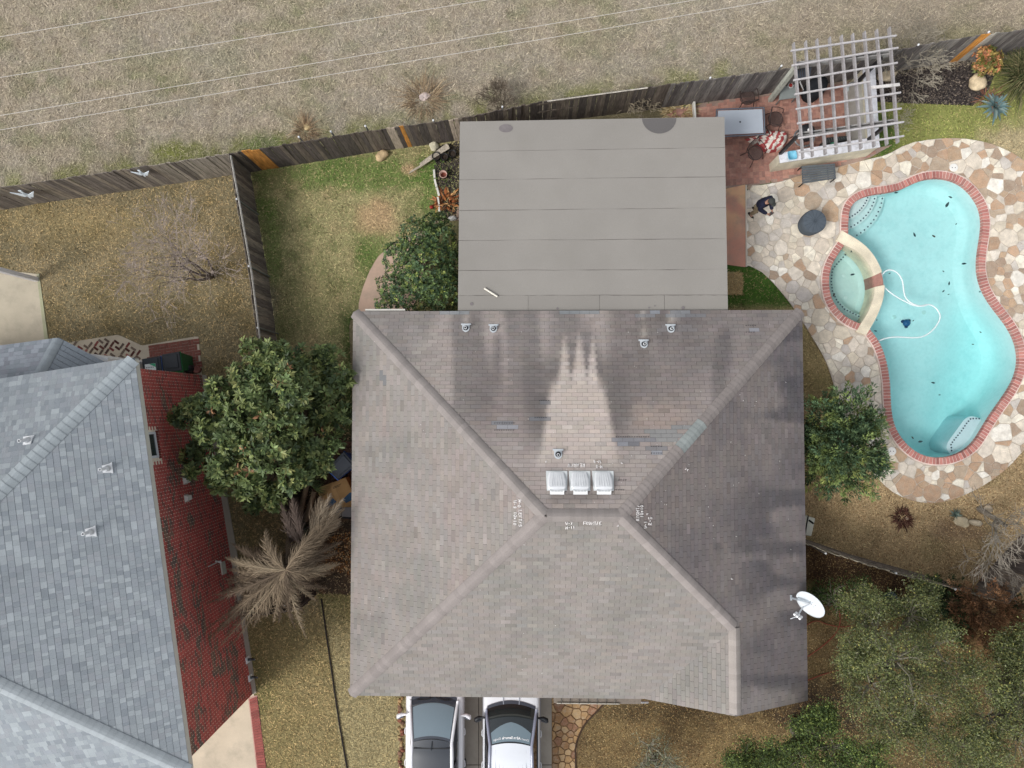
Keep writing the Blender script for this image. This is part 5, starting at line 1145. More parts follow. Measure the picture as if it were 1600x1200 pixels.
# top rail of the side fence and loose lath on the back fence
mb = MB(); q = [P(x, y, FH + .04) for x, y in ((358,243),(374,330),(391,428),(405,540))]; mb.tube([v + Vector((.05, 0, 0)) for v in q], .03, 4, c(168, 164, 156)); mb.one('fence_rail', M['oldwood'], 'pale capping rail along the top of the side fence', 'rail')
mb = MB(); a, b = P(855, 158, 1.85), P(1012, 137, 1.85); mb.tube([a, b], .022, 4, c(196, 190, 178)); mb.one('lath', M['oldwood'], 'thin pale wooden lath lying along the top of the dark back fence', 'lath')
# white bird ornaments on the left fence
for x, y, s, l in ((40, 301, 1.0, 'larger white bird ornament on the grey fence at the far left'), (222, 268, .75, 'smaller white bird ornament on the grey fence nearer the corner')):
    p = P(x, y, 1.35 if x < 100 else 1.58); mb = MB()
    for poly in ([(-.42, .12), (-.1, .02), (0, .1), (.1, .0), (.42, .16), (.14, -.14), (0, -.08), (-.14, -.12)], [(-.05, .22), (.05, .22), (.03, -.2), (-.03, -.2)]):
        vs = [(p.x + a * s, p.y - .05 + b * s * .2, p.z + b * s * 1.3) for a, b in poly]; n = len(vs); mb.add(vs + [(v[0], v[1] - .025, v[2]) for v in vs], [tuple(range(n)), tuple(range(n, 2 * n))[::-1]] + [(i, (i + 1) % n, n + (i + 1) % n, n + i) for i in range(n)], c(216, 226, 234))
    mb.one('bird_ornament', M['plastic'], l, 'ornament', 'white bird ornaments on the fence')
# power lines over the field
for i, (a, b, l) in enumerate((((0, 57.5), (345, 0), 'topmost of the four pale power lines above the dry field'), ((0, 121), (760, 0), 'second of the four pale power lines above the dry field'), ((0, 180.5), (1085, 0), 'third power line, upper one of the close pair'), ((0, 203), (1212, 0), 'lowest power line, lower one of the close pair'))):
    z = 8.5; p, q = P(*a, z), P(*b, z); d = (q - p); m0, m1 = p - d * (1.2 if i > 1 else 2.5), q + d * (.6 if i > 1 else 2); pts = []
    for k in range(41): t = k / 40; v = m0.lerp(m1, t); pts.append(v)
    mb = MB(); mb.tube(pts, .0068, 5, c(196, 190, 182)); tag(mb.build('power_line', M['cord'], None, loc=p), l, 'power line', 'power lines over the field')

# ------------------------------------------------------------------ cars (nose towards the top of the picture)
def loft(secs, cap=True):
    n = len(secs[0]); vs = [p for s in secs for p in s]; fs = [(i * n + j, i * n + j + 1, (i + 1) * n + j + 1, (i + 1) * n + j) for i in range(len(secs) - 1) for j in range(n - 1)]
    if cap: fs += [tuple(range(n)), tuple(range((len(secs) - 1) * n, len(secs) * n))[::-1]]
    return vs, fs
def ip(x, xs, ys): return float(np.interp(x, xs, ys))
def build_car(spec):
    x0, y0 = spec['at']; t = thing(spec['name'], spec['label'], spec['cat'], (x0, y0, 0)); Mx = Matrix.Translation((x0, y0, 0)) @ Matrix.Rotation(spec.get('rz', 0), 4, 'Z')
    Ln, hw = spec['len'], spec['hw']; body = spec['body']
    ys = [0, -.06, -.2, -.45, -.8, -1.1, -1.5, -2.2, -3, -3.8, -4.2, -4.5, -4.62]; f_ = Ln / 4.62; ys = [y * f_ for y in ys]
    wprof = [.6, .78, .9, .965, 1, 1, 1, 1, 1, .98, .95, .88, .75]; zt = spec['ztop']; secs = []
    cow = spec['cowl']; rf = spec['rf']; rr2 = spec['rr']
    def beltz(y): return ip(-y, [0, .2, .6, -cow, 3, Ln - .6, Ln], [zt - .32, zt - .2, zt - .1, zt + .03, zt + .08, zt + .1, zt])
    def ctrz(y): return ip(-y, [0, .08, .3, .7, -cow, -cow + .05, 3.2, Ln - .3, Ln], [zt - .34, zt - .22, zt - .12, zt - .05, zt + .04, zt + .03, zt + .05, zt + .05, zt - .1])
    yy = sorted(set(ys + [cow, cow * .75, cow * .5, rf, (rf + cow) / 2]), reverse=True)
    for y in yy:
        w = hw * ip(-y, [-a for a in ys], wprof); zb = beltz(y); zc = ctrz(y)
        half = [(w * .90, .22), (w * .99, .3), (w, .5), (w * 1.0, zb - .28), (w * .985, zb - .1), (w * .94, zb - .015), (w * .86, zb + .015), (w * .6, zc + (0.02)), (w * .3, zc + .03), (0, zc + .032)]
        prof = [(-a, y, b) for a, b in half] + [(a, y, b) for a, b in half[::-1][1:]]; secs.append(prof)
    vs, fs = loft(secs); mb = MB(); mb.add(vs, fs, body, Mx); bo = mb.build('body', M['paint'], t, True)
    if spec.get('side'):
        mb = MB()
        for sx in (-1, 1): mb.box(sx * (hw + .004), -Ln / 2, .52, .03, Ln * .86, .42, 0, spec['side'], Mx)
        mb.build('lower_cladding', M['plastic'], t, False, .01)
    # dark cabin core (interior)
    bz = lambda y: beltz(y)
    sw, rw = spec['shw'], spec['rhw']; rz_ = spec['zroof']
    def roofw(y): return ip(-y, [-rf, -rf + .5, -rr2 - .5, -rr2], [rw * .97, rw, rw * .97, rw * .88])
    def roofz(y): return ip(-y, [-rf, -rf + .4, -rr2 - .9, -rr2], [rz_ - .06, rz_, rz_ - .02, rz_ - .1])
    # windshield: curved grid between cowl and roof edge
    def wsp(u, v):      # u -1..1, v 0 bottom .. 1 top
        bw = spec['wsb']; tw = rw * .93; w = bw + (tw - bw) * v; y = cow + .18 * (1 - u * u) * (1 - v) + (rf - cow) * v + .1 * (1 - u * u) * v; z = (zt + .06) + (roofz(rf) - .0 - zt - .06) * (v ** .92) + .03 * math.sin(v * PI); return (u * w, y, z)
    nu, nv = 12, 8; mb = MB(); mb.add([wsp(-1 + 2 * i / nu, j / nv) for j in range(nv + 1) for i in range(nu + 1)], [(j * (nu + 1) + i, j * (nu + 1) + i + 1, (j + 1) * (nu + 1) + i + 1, (j + 1) * (nu + 1) + i) for j in range(nv) for i in range(nu)], spec['glass'], Mx); wso = mb.build('windshield', M['glass'], t, True)
    # dark ceramic border + lighter inner area
    mb = MB()
    if spec.get('inner'):
        u0, u1, v0, v1 = spec['inner']; pts = []
        mb.add([tuple(Vector(wsp(u0 + (u1 - u0) * i / nu, v0 + (v1 - v0) * j / nv)) + Vector((0, .002, .006))) for j in range(nv + 1) for i in range(nu + 1)], [(j * (nu + 1) + i, j * (nu + 1) + i + 1, (j + 1) * (nu + 1) + i + 1, (j + 1) * (nu + 1) + i) for j in range(nv) for i in range(nu)], spec['innercol'], Mx); mb.build('glass_area', M['glass'], t, True)
    # cowl + wipers
    mb = MB(); mb.add([tuple(Vector(wsp(-1 + 2 * i / nu, 0)) + Vector((0, .1 * k, -.0 - .02 * k))) for k in (0, 1) for i in range(nu + 1)], [(i, i + 1, nu + 2 + i, nu + 1 + i) for i in range(nu)], c(64, 66, 76), Mx); mb.build('cowl', M['plastic'], t)
    for s0, s1 in ((-.75, .0), (.05, .75)) if spec.get('wip', 1) else ():
        mb = MB(); mb.tube([Vector(wsp(s0 + (s1 - s0) * k / 5, .03 + .05 * math.sin(k / 5 * PI))) + Vector((0, 0, .03)) for k in range(6)], .014, 5, c(30, 30, 34), Mx); mb.build('wiper', M['black'], t)
    # roof panel
    nsec = 14; vs = []
    for j in range(nsec + 1):
        y = rf + (rr2 - rf) * j / nsec
        for i in range(9): u = -1 + i / 4; yv = y + (.1 * (1 - u * u) if j == 0 else 0); vs.append((u * roofw(y) * .93, yv, roofz(y) + .035 * (1 - u * u)))
    fs = [(j * 9 + i, j * 9 + i + 1, (j + 1) * 9 + i + 1, (j + 1) * 9 + i) for j in range(nsec) for i in range(8)]; mb = MB(); mb.add(vs, fs, spec['roofcol'], Mx); mb.build('roof', M[spec['roofm']], t, True)
    if spec.get('ribs'):
        for i in range(-4, 5): mb = MB(); mb.tube([(i * .12, rf - .12 - (rf - rr2) * 0, roofz(rf) + .03), (i * .12, rf - .7, rz_ + .032), (i * .12, rr2 + .5, roofz(rr2 + .5) + .03)], .008, 4, tuple(x * .93 for x in spec['roofcol']), Mx); mb.build('roof_rib', M['paint'], t)
    else:
        mb = MB(); y = rf - .17; mb.box(0, y, roofz(y) + .035, roofw(y) * 1.8, .035, .008, 0, c(30, 32, 36), Mx); mb.tube([(0.02, rf + .04, roofz(rf) + .045), (.0, rf - .2, rz_ + .06)], .018, 5, c(40, 44, 50), Mx); mb.build('roof_seam', M['black'], t)
    # roof side rails / pillars
    for sx in (-1, 1):
        pts = [Vector(wsp(sx, k / 8)) + Vector((sx * .03, 0, 0)) for k in range(9)] + [Vector((sx * roofw(rf + (rr2 - rf) * k / 8) * 1.0, rf + (rr2 - rf) * k / 8, roofz(rf + (rr2 - rf) * k / 8) - .005)) for k in range(1, 9)]
        mb = MB(); mb.tube(pts, [.045] * 2 + [.05] * 7 + [.058] * 8, 6, spec['railcol'], Mx); mb.build('roof_rail', M['paint'], t, True)
        # side glass
        vs = []; 
        for k in range(11):
            y = cow - .12 + (rr2 + .15 - cow + .12) * k / 10; tp = max(0, min(1, (cow - y) / (cow - rf))); zt_ = beltz(y) + (roofz(min(y, rf)) - .02 - beltz(y)) * tp; xw = sw + (roofw(min(y, rf)) * 1.03 - sw) * tp
            vs += [(sx * sw, y, beltz(y) - .005), (sx * xw, y, zt_)]
        mb = MB(); mb.add(vs, [(2 * k, 2 * k + 1, 2 * k + 3, 2 * k + 2) for k in range(10)], c(16, 18, 26), Mx); mb.build('side_window', M['glass'], t)
        mb = MB(); mb.tube([(sx * (sw + .01), cow - .1 + (rr2 - cow) * k / 6, beltz(cow - .1 + (rr2 - cow) * k / 6) + .0) for k in range(7)], .014, 5, spec.get('trim', body), Mx); mb.build('window_trim', M['paint'], t)
        # mirror
        my = cow - .42 if not spec.get('my') else spec['my']; zz = zt + .12; mb = MB()
        pr = [(sx * hw * .92, my, zz), (sx * (hw + .1), my + .0, zz + .01), (sx * (hw + .2), my - .06, zz), (sx * (hw + .22), my - .13, zz)]
        mb.tube(pr, [.03, .065, .075, .045], 8, spec['mirror'], Mx); mo = mb.build('mirror', M['plastic'], t, True)
        mb = MB(); mb.tube([(sx * (hw + .03), my - .06, zz + .03), (sx * (hw + .2), my - .13, zz + .04)], [.03, .02], 6, spec.get('mirror2', c(235, 236, 240)), Mx); mb.build('mirror_glass', M['plastic'], mo)
        for y in (rf + .12, rf - .9):
            mb = MB(); mb.tube([(sx * (hw + .015), y, .78), (sx * (hw + .035), y - .05, .8), (sx * (hw + .035), y - .18, .8), (sx * (hw + .015), y - .22, .78)], .016, 5, spec.get('handle', body), Mx); mb.build('door_handle', M['paint'], t)
        for y in (-.85 * f_, -3.65 * f_):
            mb = MB(); T = Mx @ Matrix.Translation((sx * (hw - .1), y, .34)) @ Matrix.Rotation(R(90), 4, 'Y'); mb.lathe([(.2, -.11), (.33, -.11), (.345, -.08), (.345, .08), (.33, .11), (.2, .11)], 28, (0, 0, 0), c(26, 26, 28), T); wh_ = mb.build('wheel', M['rubber'], t, True)
            mb = MB(); mb.lathe([(.05, .115 * sx), (.2, .112 * sx), (.21, .08 * sx)], 20, (0, 0, 0), c(150, 152, 156), T); mb.build('rim', M['metal'], wh_)
        mb = MB(); mb.box(sx * hw * .72, -.1, zt - .3, .34, .2, .14, sx * -.35, c(210, 216, 220), Mx); mb.build('headlight', M['glass'], t, False, .02)
        mb = MB(); mb.box(sx * hw * .82, -Ln + .1, zt - .15, .24, .16, .24, 0, c(130, 20, 22), Mx); mb.build('tail_light', M['glass'], t, False, .02)
    # rear window slope
    vs = [(-roofw(rr2) * .9, rr2, roofz(rr2)), (roofw(rr2) * .9, rr2, roofz(rr2)), (sw * .9, -Ln + .35, zt + .08), (-sw * .9, -Ln + .35, zt + .08)]; mb = MB(); mb.add(vs, [(0, 1, 2, 3)], c(20, 24, 28), Mx); mb.build('rear_window', M['glass'], t)
    return t, Mx, wsp, roofz
c1 = P(678.5, 1094, 1.0); W1 = c(236, 236, 240)
car1, MX1, ws1, rz1 = build_car(dict(name='parked_car', label='white crossover with a black glass roof parked on the left side of the driveway', cat='car', at=(c1.x, c1.y + 1.1), len=4.6, hw=.95, ztop=.98, cowl=-1.1, rf=-2.2, rr=-4.0, wsb=.74, shw=.81, rhw=.645, zroof=1.58, body=W1, glass=c(60, 66, 76), inner=(-.93, .93, .17, .93), innercol=c(120, 138, 148), roofcol=c(46, 52, 60), roofm='glass', railcol=W1, mirror=W1, mirror2=c(90, 94, 104)))
c2 = P(799, 1108, 1.05); W2 = c(238, 240, 244)
car2, MX2, ws2, rz2 = build_car(dict(name='parked_car', label='white suv with ribbed white roof and windshield lettering, right side of the driveway', cat='car', at=(c2.x, c2.y + 1.18), len=4.75, hw=.93, ztop=1.02, cowl=-1.18, rf=-2.08, rr=-4.35, wsb=.78, shw=.84, rhw=.67, zroof=1.68, body=W2, side=c(140, 142, 150), glass=c(34, 42, 44), roofcol=c(228, 232, 238), roofm='paint', ribs=1, railcol=c(150, 154, 172), mirror=c(34, 36, 40), mirror2=c(50, 52, 58), wip=0, trim=c(60, 62, 70), handle=c(226, 228, 232), my=-1.42))
mb = MB()
mb.add([tuple(Vector(ws2(u, v)) + Vector((0, .004, .008))) for v0, v1 in ((.58, .97),) for u in np.linspace(-.94, .94, 13) for v in (v0 - .0 + .12 * (1 - u * u) * -1 + .1 * abs(u), (v0 + v1) / 2, v1)], [(i * 3 + j, (i + 1) * 3 + j, (i + 1) * 3 + j + 1, i * 3 + j + 1) for i in range(12) for j in range(2)], c(124, 144, 154), MX2); mb.build('sun_strip', M['glass'], car2, True)
mb = MB()
for sx in (-.28, .28): mb.tube([(sx, -.15, .86), (sx * .95, -.6, 1.0), (sx * .9, -1.02, 1.075)], .016, 5, c(170, 174, 184), MX2)
mb.build('hood_crease', M['paint'], car2)
# windshield lettering (reads from in front of the car, so upside down in the picture)
def letters(text, size, u, parent, bold=0):
    cu = bpy.data.curves.new('t', 'FONT'); cu.body = text; cu.size = size; cu.align_x = 'CENTER'; cu.extrude = .001; cu.offset = bold
    ob = bpy.data.objects.new('t', cu); COL.objects.link(ob); bpy.context.view_layer.update(); me = bpy.data.meshes.new_from_object(ob.evaluated_get(bpy.context.evaluated_depsgraph_get())); bpy.data.objects.remove(ob)
    me.name = 'lettering'; me.materials.clear(); me.materials.append(M['white']); 
    for v in me.vertices:
        uu = u - v.co.x / .62; vv = .90 - v.co.y / 1.05; p = Vector(ws2(uu, vv)); nn = Vector((0, .5, .85)); q = MX2 @ (p + nn * (.016 + v.co.z)); v.co = q - org(parent)
    a = me.color_attributes.new('Col', 'FLOAT_COLOR', 'POINT'); a.data.foreach_set('color', np.ones(len(me.vertices) * 4, np.float32)); link('lettering', me, parent)
letters('Allen Samuels', .1, .02, car2, .003); letters('Dodge', .085, -.68, car2); letters('Direct', .085, .7, car2)

# ------------------------------------------------------------------ person
pb = P(1175, 332, 0); f2 = Vector((.62, -.78, 0)).normalized(); s2 = Vector((f2.y, -f2.x, 0))   # facing, right-hand side
person = thing('person', 'person in a dark jacket and grey cap standing on the flagstones holding a small device', 'person', pb)
def bp(f, s, z): return pb + f2 * f + s2 * s + Vector((0, 0, z))
def skin(name, verts, edges, radii, m, parent, col, root=0, sub=2):
    me = bpy.data.meshes.new(name); o = org(parent); me.from_pydata([tuple(v - o) for v in verts], edges, []); me.materials.append(m); ob = link(name, me, parent)
    sk = ob.modifiers.new('skin', 'SKIN'); 
    lay = me.skin_vertices[0] if len(me.skin_vertices) else None
    if lay:
        for i, r_ in enumerate(radii): lay.data[i].radius = (r_, r_) if not isinstance(r_, tuple) else r_; lay.data[i].use_root = (i == root)
    sk.use_smooth_shade = True; sb = ob.modifiers.new('sub', 'SUBSURF'); sb.levels = sb.render_levels = sub; return ob
def flatmat(name, col, rough=.85):
    m = mat(name, col, rough=rough, attr=False, var=.12, scale=14, spec=.15); return m
NAVY = flatmat('navy_cloth', c(38, 40, 58)); KH = flatmat('khaki_cloth', c(150, 136, 112)); CAPM = flatmat('grey_cap', c(66, 68, 66)); SHOE = flatmat('dark_shoe', c(52, 48, 44)); SK = M['skin']
# body (skin showing at head, hands, calves) as one surface
V = [bp(0, 0, .92), bp(.01, 0, 1.12), bp(.04, 0, 1.34), bp(.07, 0, 1.46), bp(.1, 0, 1.53), bp(.14, 0, 1.62), bp(.16, 0, 1.70),
     bp(.05, .17, 1.40), bp(.1, .22, 1.16), bp(.33, .12, 1.08), bp(.42, .07, 1.09),
     bp(.05, -.17, 1.40), bp(.1, -.22, 1.16), bp(.33, -.12, 1.08), bp(.42, -.07, 1.09),
     bp(.01, .1, .86), bp(.06, .11, .48), bp(.01, .11, .09), bp(.13, .12, .05),
     bp(-.01, -.1, .86), bp(.02, -.11, .48), bp(-.05, -.11, .09), bp(.07, -.12, .05)]
E = [(0,1),(1,2),(2,3),(3,4),(4,5),(5,6),(3,7),(7,8),(8,9),(9,10),(3,11),(11,12),(12,13),(13,14),(0,15),(15,16),(16,17),(17,18),(0,19),(19,20),(20,21),(21,22)]
RR_ = [.1, .09, .09, .07, .05, .085, .08, .04, .032, .03, .03, .04, .032, .03, .03, .09, .062, .045, .035, .09, .062, .045, .035]
skin('body', V, E, RR_, SK, person, None)
V2 = [bp(0, 0, .84), bp(0, 0, 1.1), bp(.03, 0, 1.34), bp(.07, 0, 1.47), bp(.05, .18, 1.41), bp(.1, .225, 1.16), bp(.37, .105, 1.085), bp(.05, -.18, 1.41), bp(.1, -.225, 1.16), bp(.37, -.105, 1.085)]
skin('jacket', V2, [(0,1),(1,2),(2,3),(2,4),(4,5),(5,6),(2,7),(7,8),(8,9)], [(.2, .17), (.19, .16), (.21, .17), .1, .1, .082, .06, .1, .082, .06], NAVY, person, None)
V3 = [bp(0, 0, .93), bp(.01, .1, .84), bp(.06, .11, .5), bp(.02, .11, .14), bp(-.01, -.1, .84), bp(.02, -.11, .5), bp(-.04, -.11, .14)]
skin('trousers', V3, [(0,1),(1,2),(2,3),(0,4),(4,5),(5,6)], [.14, .105, .08, .065, .105, .08, .065], KH, person, None)
for s_, f0 in ((.115, .0), (-.115, -.06)):
    mb = MB(); vs = []
    for f_, w, h in ((-.08, .03, .05), (-.05, .042, .1), (.03, .045, .1), (.12, .05, .07), (.19, .045, .045), (.22, .02, .03)):
        for a, b in ((-1, .0), (-1, .5), (-.6, 1), (.6, 1), (1, .5), (1, 0)): vs.append(bp(f0 + f_, s_ + a * w, max(.004, b * h)))
    mb.add(vs, [(i * 6 + j, i * 6 + (j + 1) % 6, (i + 1) * 6 + (j + 1) % 6, (i + 1) * 6 + j) for i in range(5) for j in range(6)] + [tuple(range(6)), tuple(range(30, 36))[::-1]], WH); mb.build('shoe', SHOE, person, True)
hc = bp(.15, 0, 1.68); mb = MB(); mb.lathe([(.108, 0), (.112, .04), (.1, .085), (.06, .115), (0, .125)], 20, tuple(hc), WH); cap_ = mb.build('cap', CAPM, person, True)
mb = MB(); vs = []
for r_ in (.1, .19):
    for k in range(7): a = R(-48 + 16 * k); vs.append(hc + f2 * (r_ * math.cos(a)) + s2 * (.1 * (r_ / .15) * math.sin(a)) + Vector((0, 0, .012 - (r_ - .1) * .25)))
vs += [v - Vector((0, 0, .008)) for v in vs]; mb.add(vs, [(k, k + 1, 8 + k, 7 + k) for k in range(6)] + [(14 + k, 21 + k, 22 + k, 15 + k) for k in range(6)] + [(7 + k, 8 + k, 22 + k, 21 + k) for k in range(6)], WH); mb.build('cap_brim', CAPM, cap_)
for s_ in (-1, 1):                         # face: eyes, ears; nose
    p = bp(.232, s_ * .032, 1.635); mb = MB(); mb.lathe([(.001, -.01), (.011, 0), (.001, .01)], 8, tuple(p), c(40, 34, 30)); mb.build('eye', M['plastic'], person)
    p = bp(.14, s_ * .092, 1.63); mb = MB(); mb.lathe([(.004, -.03), (.016, -.01), (.016, .015), (.004, .03)], 8, tuple(p), c(176, 124, 100)); mb.build('ear', M['cloth'], person, True)
mb = MB(); mb.tube([bp(.225, 0, 1.64), bp(.255, 0, 1.605), bp(.235, 0, 1.595)], [.008, .015, .008], 6, c(178, 126, 100)); mb.build('nose', M['cloth'], person, True)
mb = MB(); mb.tube([bp(.232, -.025, 1.57), bp(.24, 0, 1.568), bp(.232, .025, 1.57)], .006, 5, c(140, 80, 72)); mb.build('mouth', M['cloth'], person)
for s_ in (-1, 1):                         # hands: five fingers closing on the controller
    for k in range(4):
        y = .40 + .02 * k * .3; ff = .4 + .019 * k; l = (.07, .078, .074, .06)[k]
        pts = [bp(ff, s_ * .072, 1.1), bp(ff + .004, s_ * .1 + s_ * -.012, 1.12 - .03), bp(ff + .006, s_ * .085, 1.07), bp(ff + .006, s_ * .05, 1.055)]
        mb = MB(); mb.tube(pts, [.0105, .010, .009, .007], 6, c(186, 134, 108)); mb.build('finger', M['cloth'], person, True)
    mb = MB(); mb.tube([bp(.38, s_ * .08, 1.105), bp(.41, s_ * .06, 1.13), bp(.44, s_ * .045, 1.135)], [.013, .012, .009], 6, c(186, 134, 108)); mb.build('thumb', M['cloth'], person, True)
cp = bp(.44, 0, 1.105); mb = MB(); mb.box(cp.x, cp.y, cp.z, .1, .17, .03, math.atan2(f2.y, f2.x), c(70, 66, 66)); mb.one('remote_controller', M['plastic'], 'small dark remote controller held in both hands by the person', 'remote', bevel=.008)

# ------------------------------------------------------------------ patio furniture
def box_px(mb, pts, z0, z1, colr): mb.prism([tuple(P(x, y, z1).to_2d()) for x, y in pts], z0, z1, colr)
tb = thing('glass_table', 'rectangular frosted glass patio table at the corner of the flat grey roof', 'table', P(1157, 190))
TP = [(1120, 171), (1193.5, 168), (1195, 210), (1117, 214)]; mb = MB(); box_px(mb, [(1122, 173), (1191, 170.5), (1193, 207.5), (1119, 211)], .715, .727, c(176, 184, 194)); mb.build('tabletop', M['glass'], tb)
mb = MB(); q = [P(x, y, .72) for x, y in TP]; [mb.tube([q[i], q[(i + 1) % 4]], .026, 8, c(120, 124, 134)) for i in range(4)]; mb.build('frame', M['metal'], tb)
for i in range(4): cen = sum(q, Vector()) / 4; a = q[i].lerp(cen, .12); mb = MB(); mb.tube([(a.x, a.y, 0), (a.x, a.y, .7)], .022, 8, c(96, 98, 104)); mb.build('leg', M['metal'], tb)
cc_ = P(1156.5, 190.5, .73); mb = MB(); mb.lathe([(.03, 0), (.028, .006)], 14, tuple(cc_), c(50, 52, 56)); mb.build('umbrella_hole', M['black'], tb)
def wire_chair(x, y, rz, label):
    p = P(x, y, 0); t = thing('patio_chair', label, 'chair', p, 'dark mesh metal patio chairs'); Mx = Matrix.Translation((p.x, p.y, 0)) @ Matrix.Rotation(R(rz), 4, 'Z'); br = c(66, 54, 52)
    mb = MB(); n = 20; pts = [(.25 * math.cos(2 * PI * k / n), .24 * math.sin(2 * PI * k / n), .43) for k in range(n)]; mb.tube(pts + [pts[0]], .013, 6, br, Mx); mb.build('seat_frame', M['black'], t)
    mb = MB()
    for k in range(-10, 11):
        a = k * .024; l = math.sqrt(max(0, .25 ** 2 - a * a)) * .96; mb.box(a, 0, .43, .009, 2 * l * .96, .006, 0, c(88, 74, 70), Mx); mb.box(0, a * .95, .428, 2 * l, .009, .006, 0, c(88, 74, 70), Mx)
    tag(mb.build('seat_mesh', M['black'], t), kind='stuff')
    mb = MB(); bk = [(-.24, -.17, .43), (-.26, -.24, .7), (-.17, -.3, .9), (0, -.32, .95), (.17, -.3, .9), (.26, -.24, .7), (.24, -.17, .43)]; mb.tube(bk, .013, 6, br, Mx); mb.build('back_frame', M['black'], t)
    mb = MB()
    for k in range(-7, 8): a = k * .03; mb.tube([(a, -.2 + abs(a) * .1, .48), (a * 1.02, -.27, .7), (a * .8, -.31, .9 - abs(a) * .25)], .0045, 4, c(88, 74, 70), Mx)
    for k in range(7): z = .52 + k * .06; mb.tube([(-.22, -.2 - (z - .45) * .18, z), (0, -.22 - (z - .45) * .2, z), (.22, -.2 - (z - .45) * .18, z)], .0045, 4, c(88, 74, 70), Mx)
    tag(mb.build('back_mesh', M['black'], t), kind='stuff')
    for sx in (-1, 1):
        mb = MB(); mb.tube([(sx * .26, -.25, .7), (sx * .3, -.05, .68), (sx * .28, .17, .64), (sx * .25, .2, .43)], .014, 6, br, Mx); mb.build('armrest', M['black'], t)
        for sy in (-1, 1): mb = MB(); mb.tube([(sx * .2, sy * .17, .43), (sx * .27, sy * .27, .02)], .013, 6, br, Mx); mb.build('leg', M['black'], t)
wire_chair(1162, 161, 8, 'dark mesh patio chair between the glass table and the back fence')
wire_chair(1205, 194, -100, 'dark mesh patio chair at the right end of the glass table above the striped cloth')
wire_chair(1174, 246, 215, 'dark mesh patio chair standing apart below the glass table')
# red and white striped umbrella lying crumpled
umc = P(1205, 222, 0); mb = MB(); out = [(1167,213),(1182,223),(1186,227),(1196,233),(1205,235),(1217,233),(1228,226),(1235,215),(1233,207),(1227,202),(1215,200),(1205,203),(1199,198),(1196,207),(1180,208)]
ow = resample([P(x, y, .3).to_2d() for x, y in out], .12, True); cen2 = P(1209, 217, .3).to_2d(); n = len(ow); rg = 9; vs = []; 
for r_ in range(rg + 1):
    for i, p in enumerate(ow): q = cen2.lerp(p, r_ / rg); z = .16 + .16 * (1 - (r_ / rg) ** 2) + .11 * math.sin(i * 1.35 + r_ * .5) * (r_ / rg) * (1 - .6 * r_ / rg) + .05 * vnoise(q.x * 9, q.y * 9, 5); vs.append((q.x, q.y, float(z) if r_ < rg else .02 + .03 * random.random()))
fs = []; cs = []
for r_ in range(rg):
    for i in range(n):
        fs.append((r_ * n + i, r_ * n + (i + 1) % n, (r_ + 1) * n + (i + 1) % n, (r_ + 1) * n + i)); q = vs[r_ * n + i]
        s_ = math.sin((q[0] * 1.0 - q[1] * .9) * 26 + 3.2 * float(vnoise(q[0] * 4, q[1] * 4, 8))); cs.append(c(176, 84, 84) if s_ > .05 else c(232, 224, 214))
mb.add(vs, fs); mb.c = cs; umb = thing('striped_umbrella', 'crumpled red and white striped umbrella lying on the brick patio', 'umbrella', umc); mb.build('canopy', M['cloth'], umb, True)
mb = MB(); a, b = P(1196, 198, .5), P(1206, 214, .2); mb.tube([a, b], .02, 6, c(90, 80, 74)); mb.build('pole', M['metal'], umb)
# blue tub on the counter
# bar counters
bar = thing('outdoor_bar', 'cream stuccoed outdoor bar with a white top under the slatted pergola', 'bar', P(1300, 245)); HB = 1.02
topA = [P(x, y, HB).to_2d() for x, y in ((1217, 239), (1219, 254.5), (1375.5, 229.5), (1372, 213))]
mb = MB(); mb.prism([tuple(v) for v in topA], HB - .05, HB, c(232, 232, 236)); mb.build('counter_top', M['dirtywhite'], bar)
mb = MB(); inn = offset_loop(topA, -.03); mb.prism([tuple(v) for v in inn], 0, HB - .052, c(214, 206, 184)); mb.build('stucco_wall', M['mortar'], bar)
HB2 = 1.12; tB = [P(x, y, HB2).to_2d() for x, y in ((1347.5, 106), (1368, 104), (1375.5, 229), (1357.5, 219))]
tB = [P(x, y, HB2).to_2d() for x, y in ((1348, 106), (1367.5, 106), (1374, 216), (1357, 219))]; mb = MB(); mb.prism([tuple(v) for v in tB], HB2 - .05, HB2, c(228, 228, 232)); mb.build('raised_bar_top', M['dirtywhite'], bar)
mb = MB(); mb.prism([tuple(v) for v in offset_loop(tB, -.03)], 0, HB2 - .052, c(214, 206, 184)); mb.build('bar_wall', M['mortar'], bar)
tC = [P(x, y, .9).to_2d() for x, y in ((1336, 127), (1350, 110), (1358, 214), (1341, 218))]; mb = MB(); mb.prism([tuple(v) for v in tC], 0, .9, c(186, 184, 176)); mb.build('lower_counter', M['concrete'], bar)
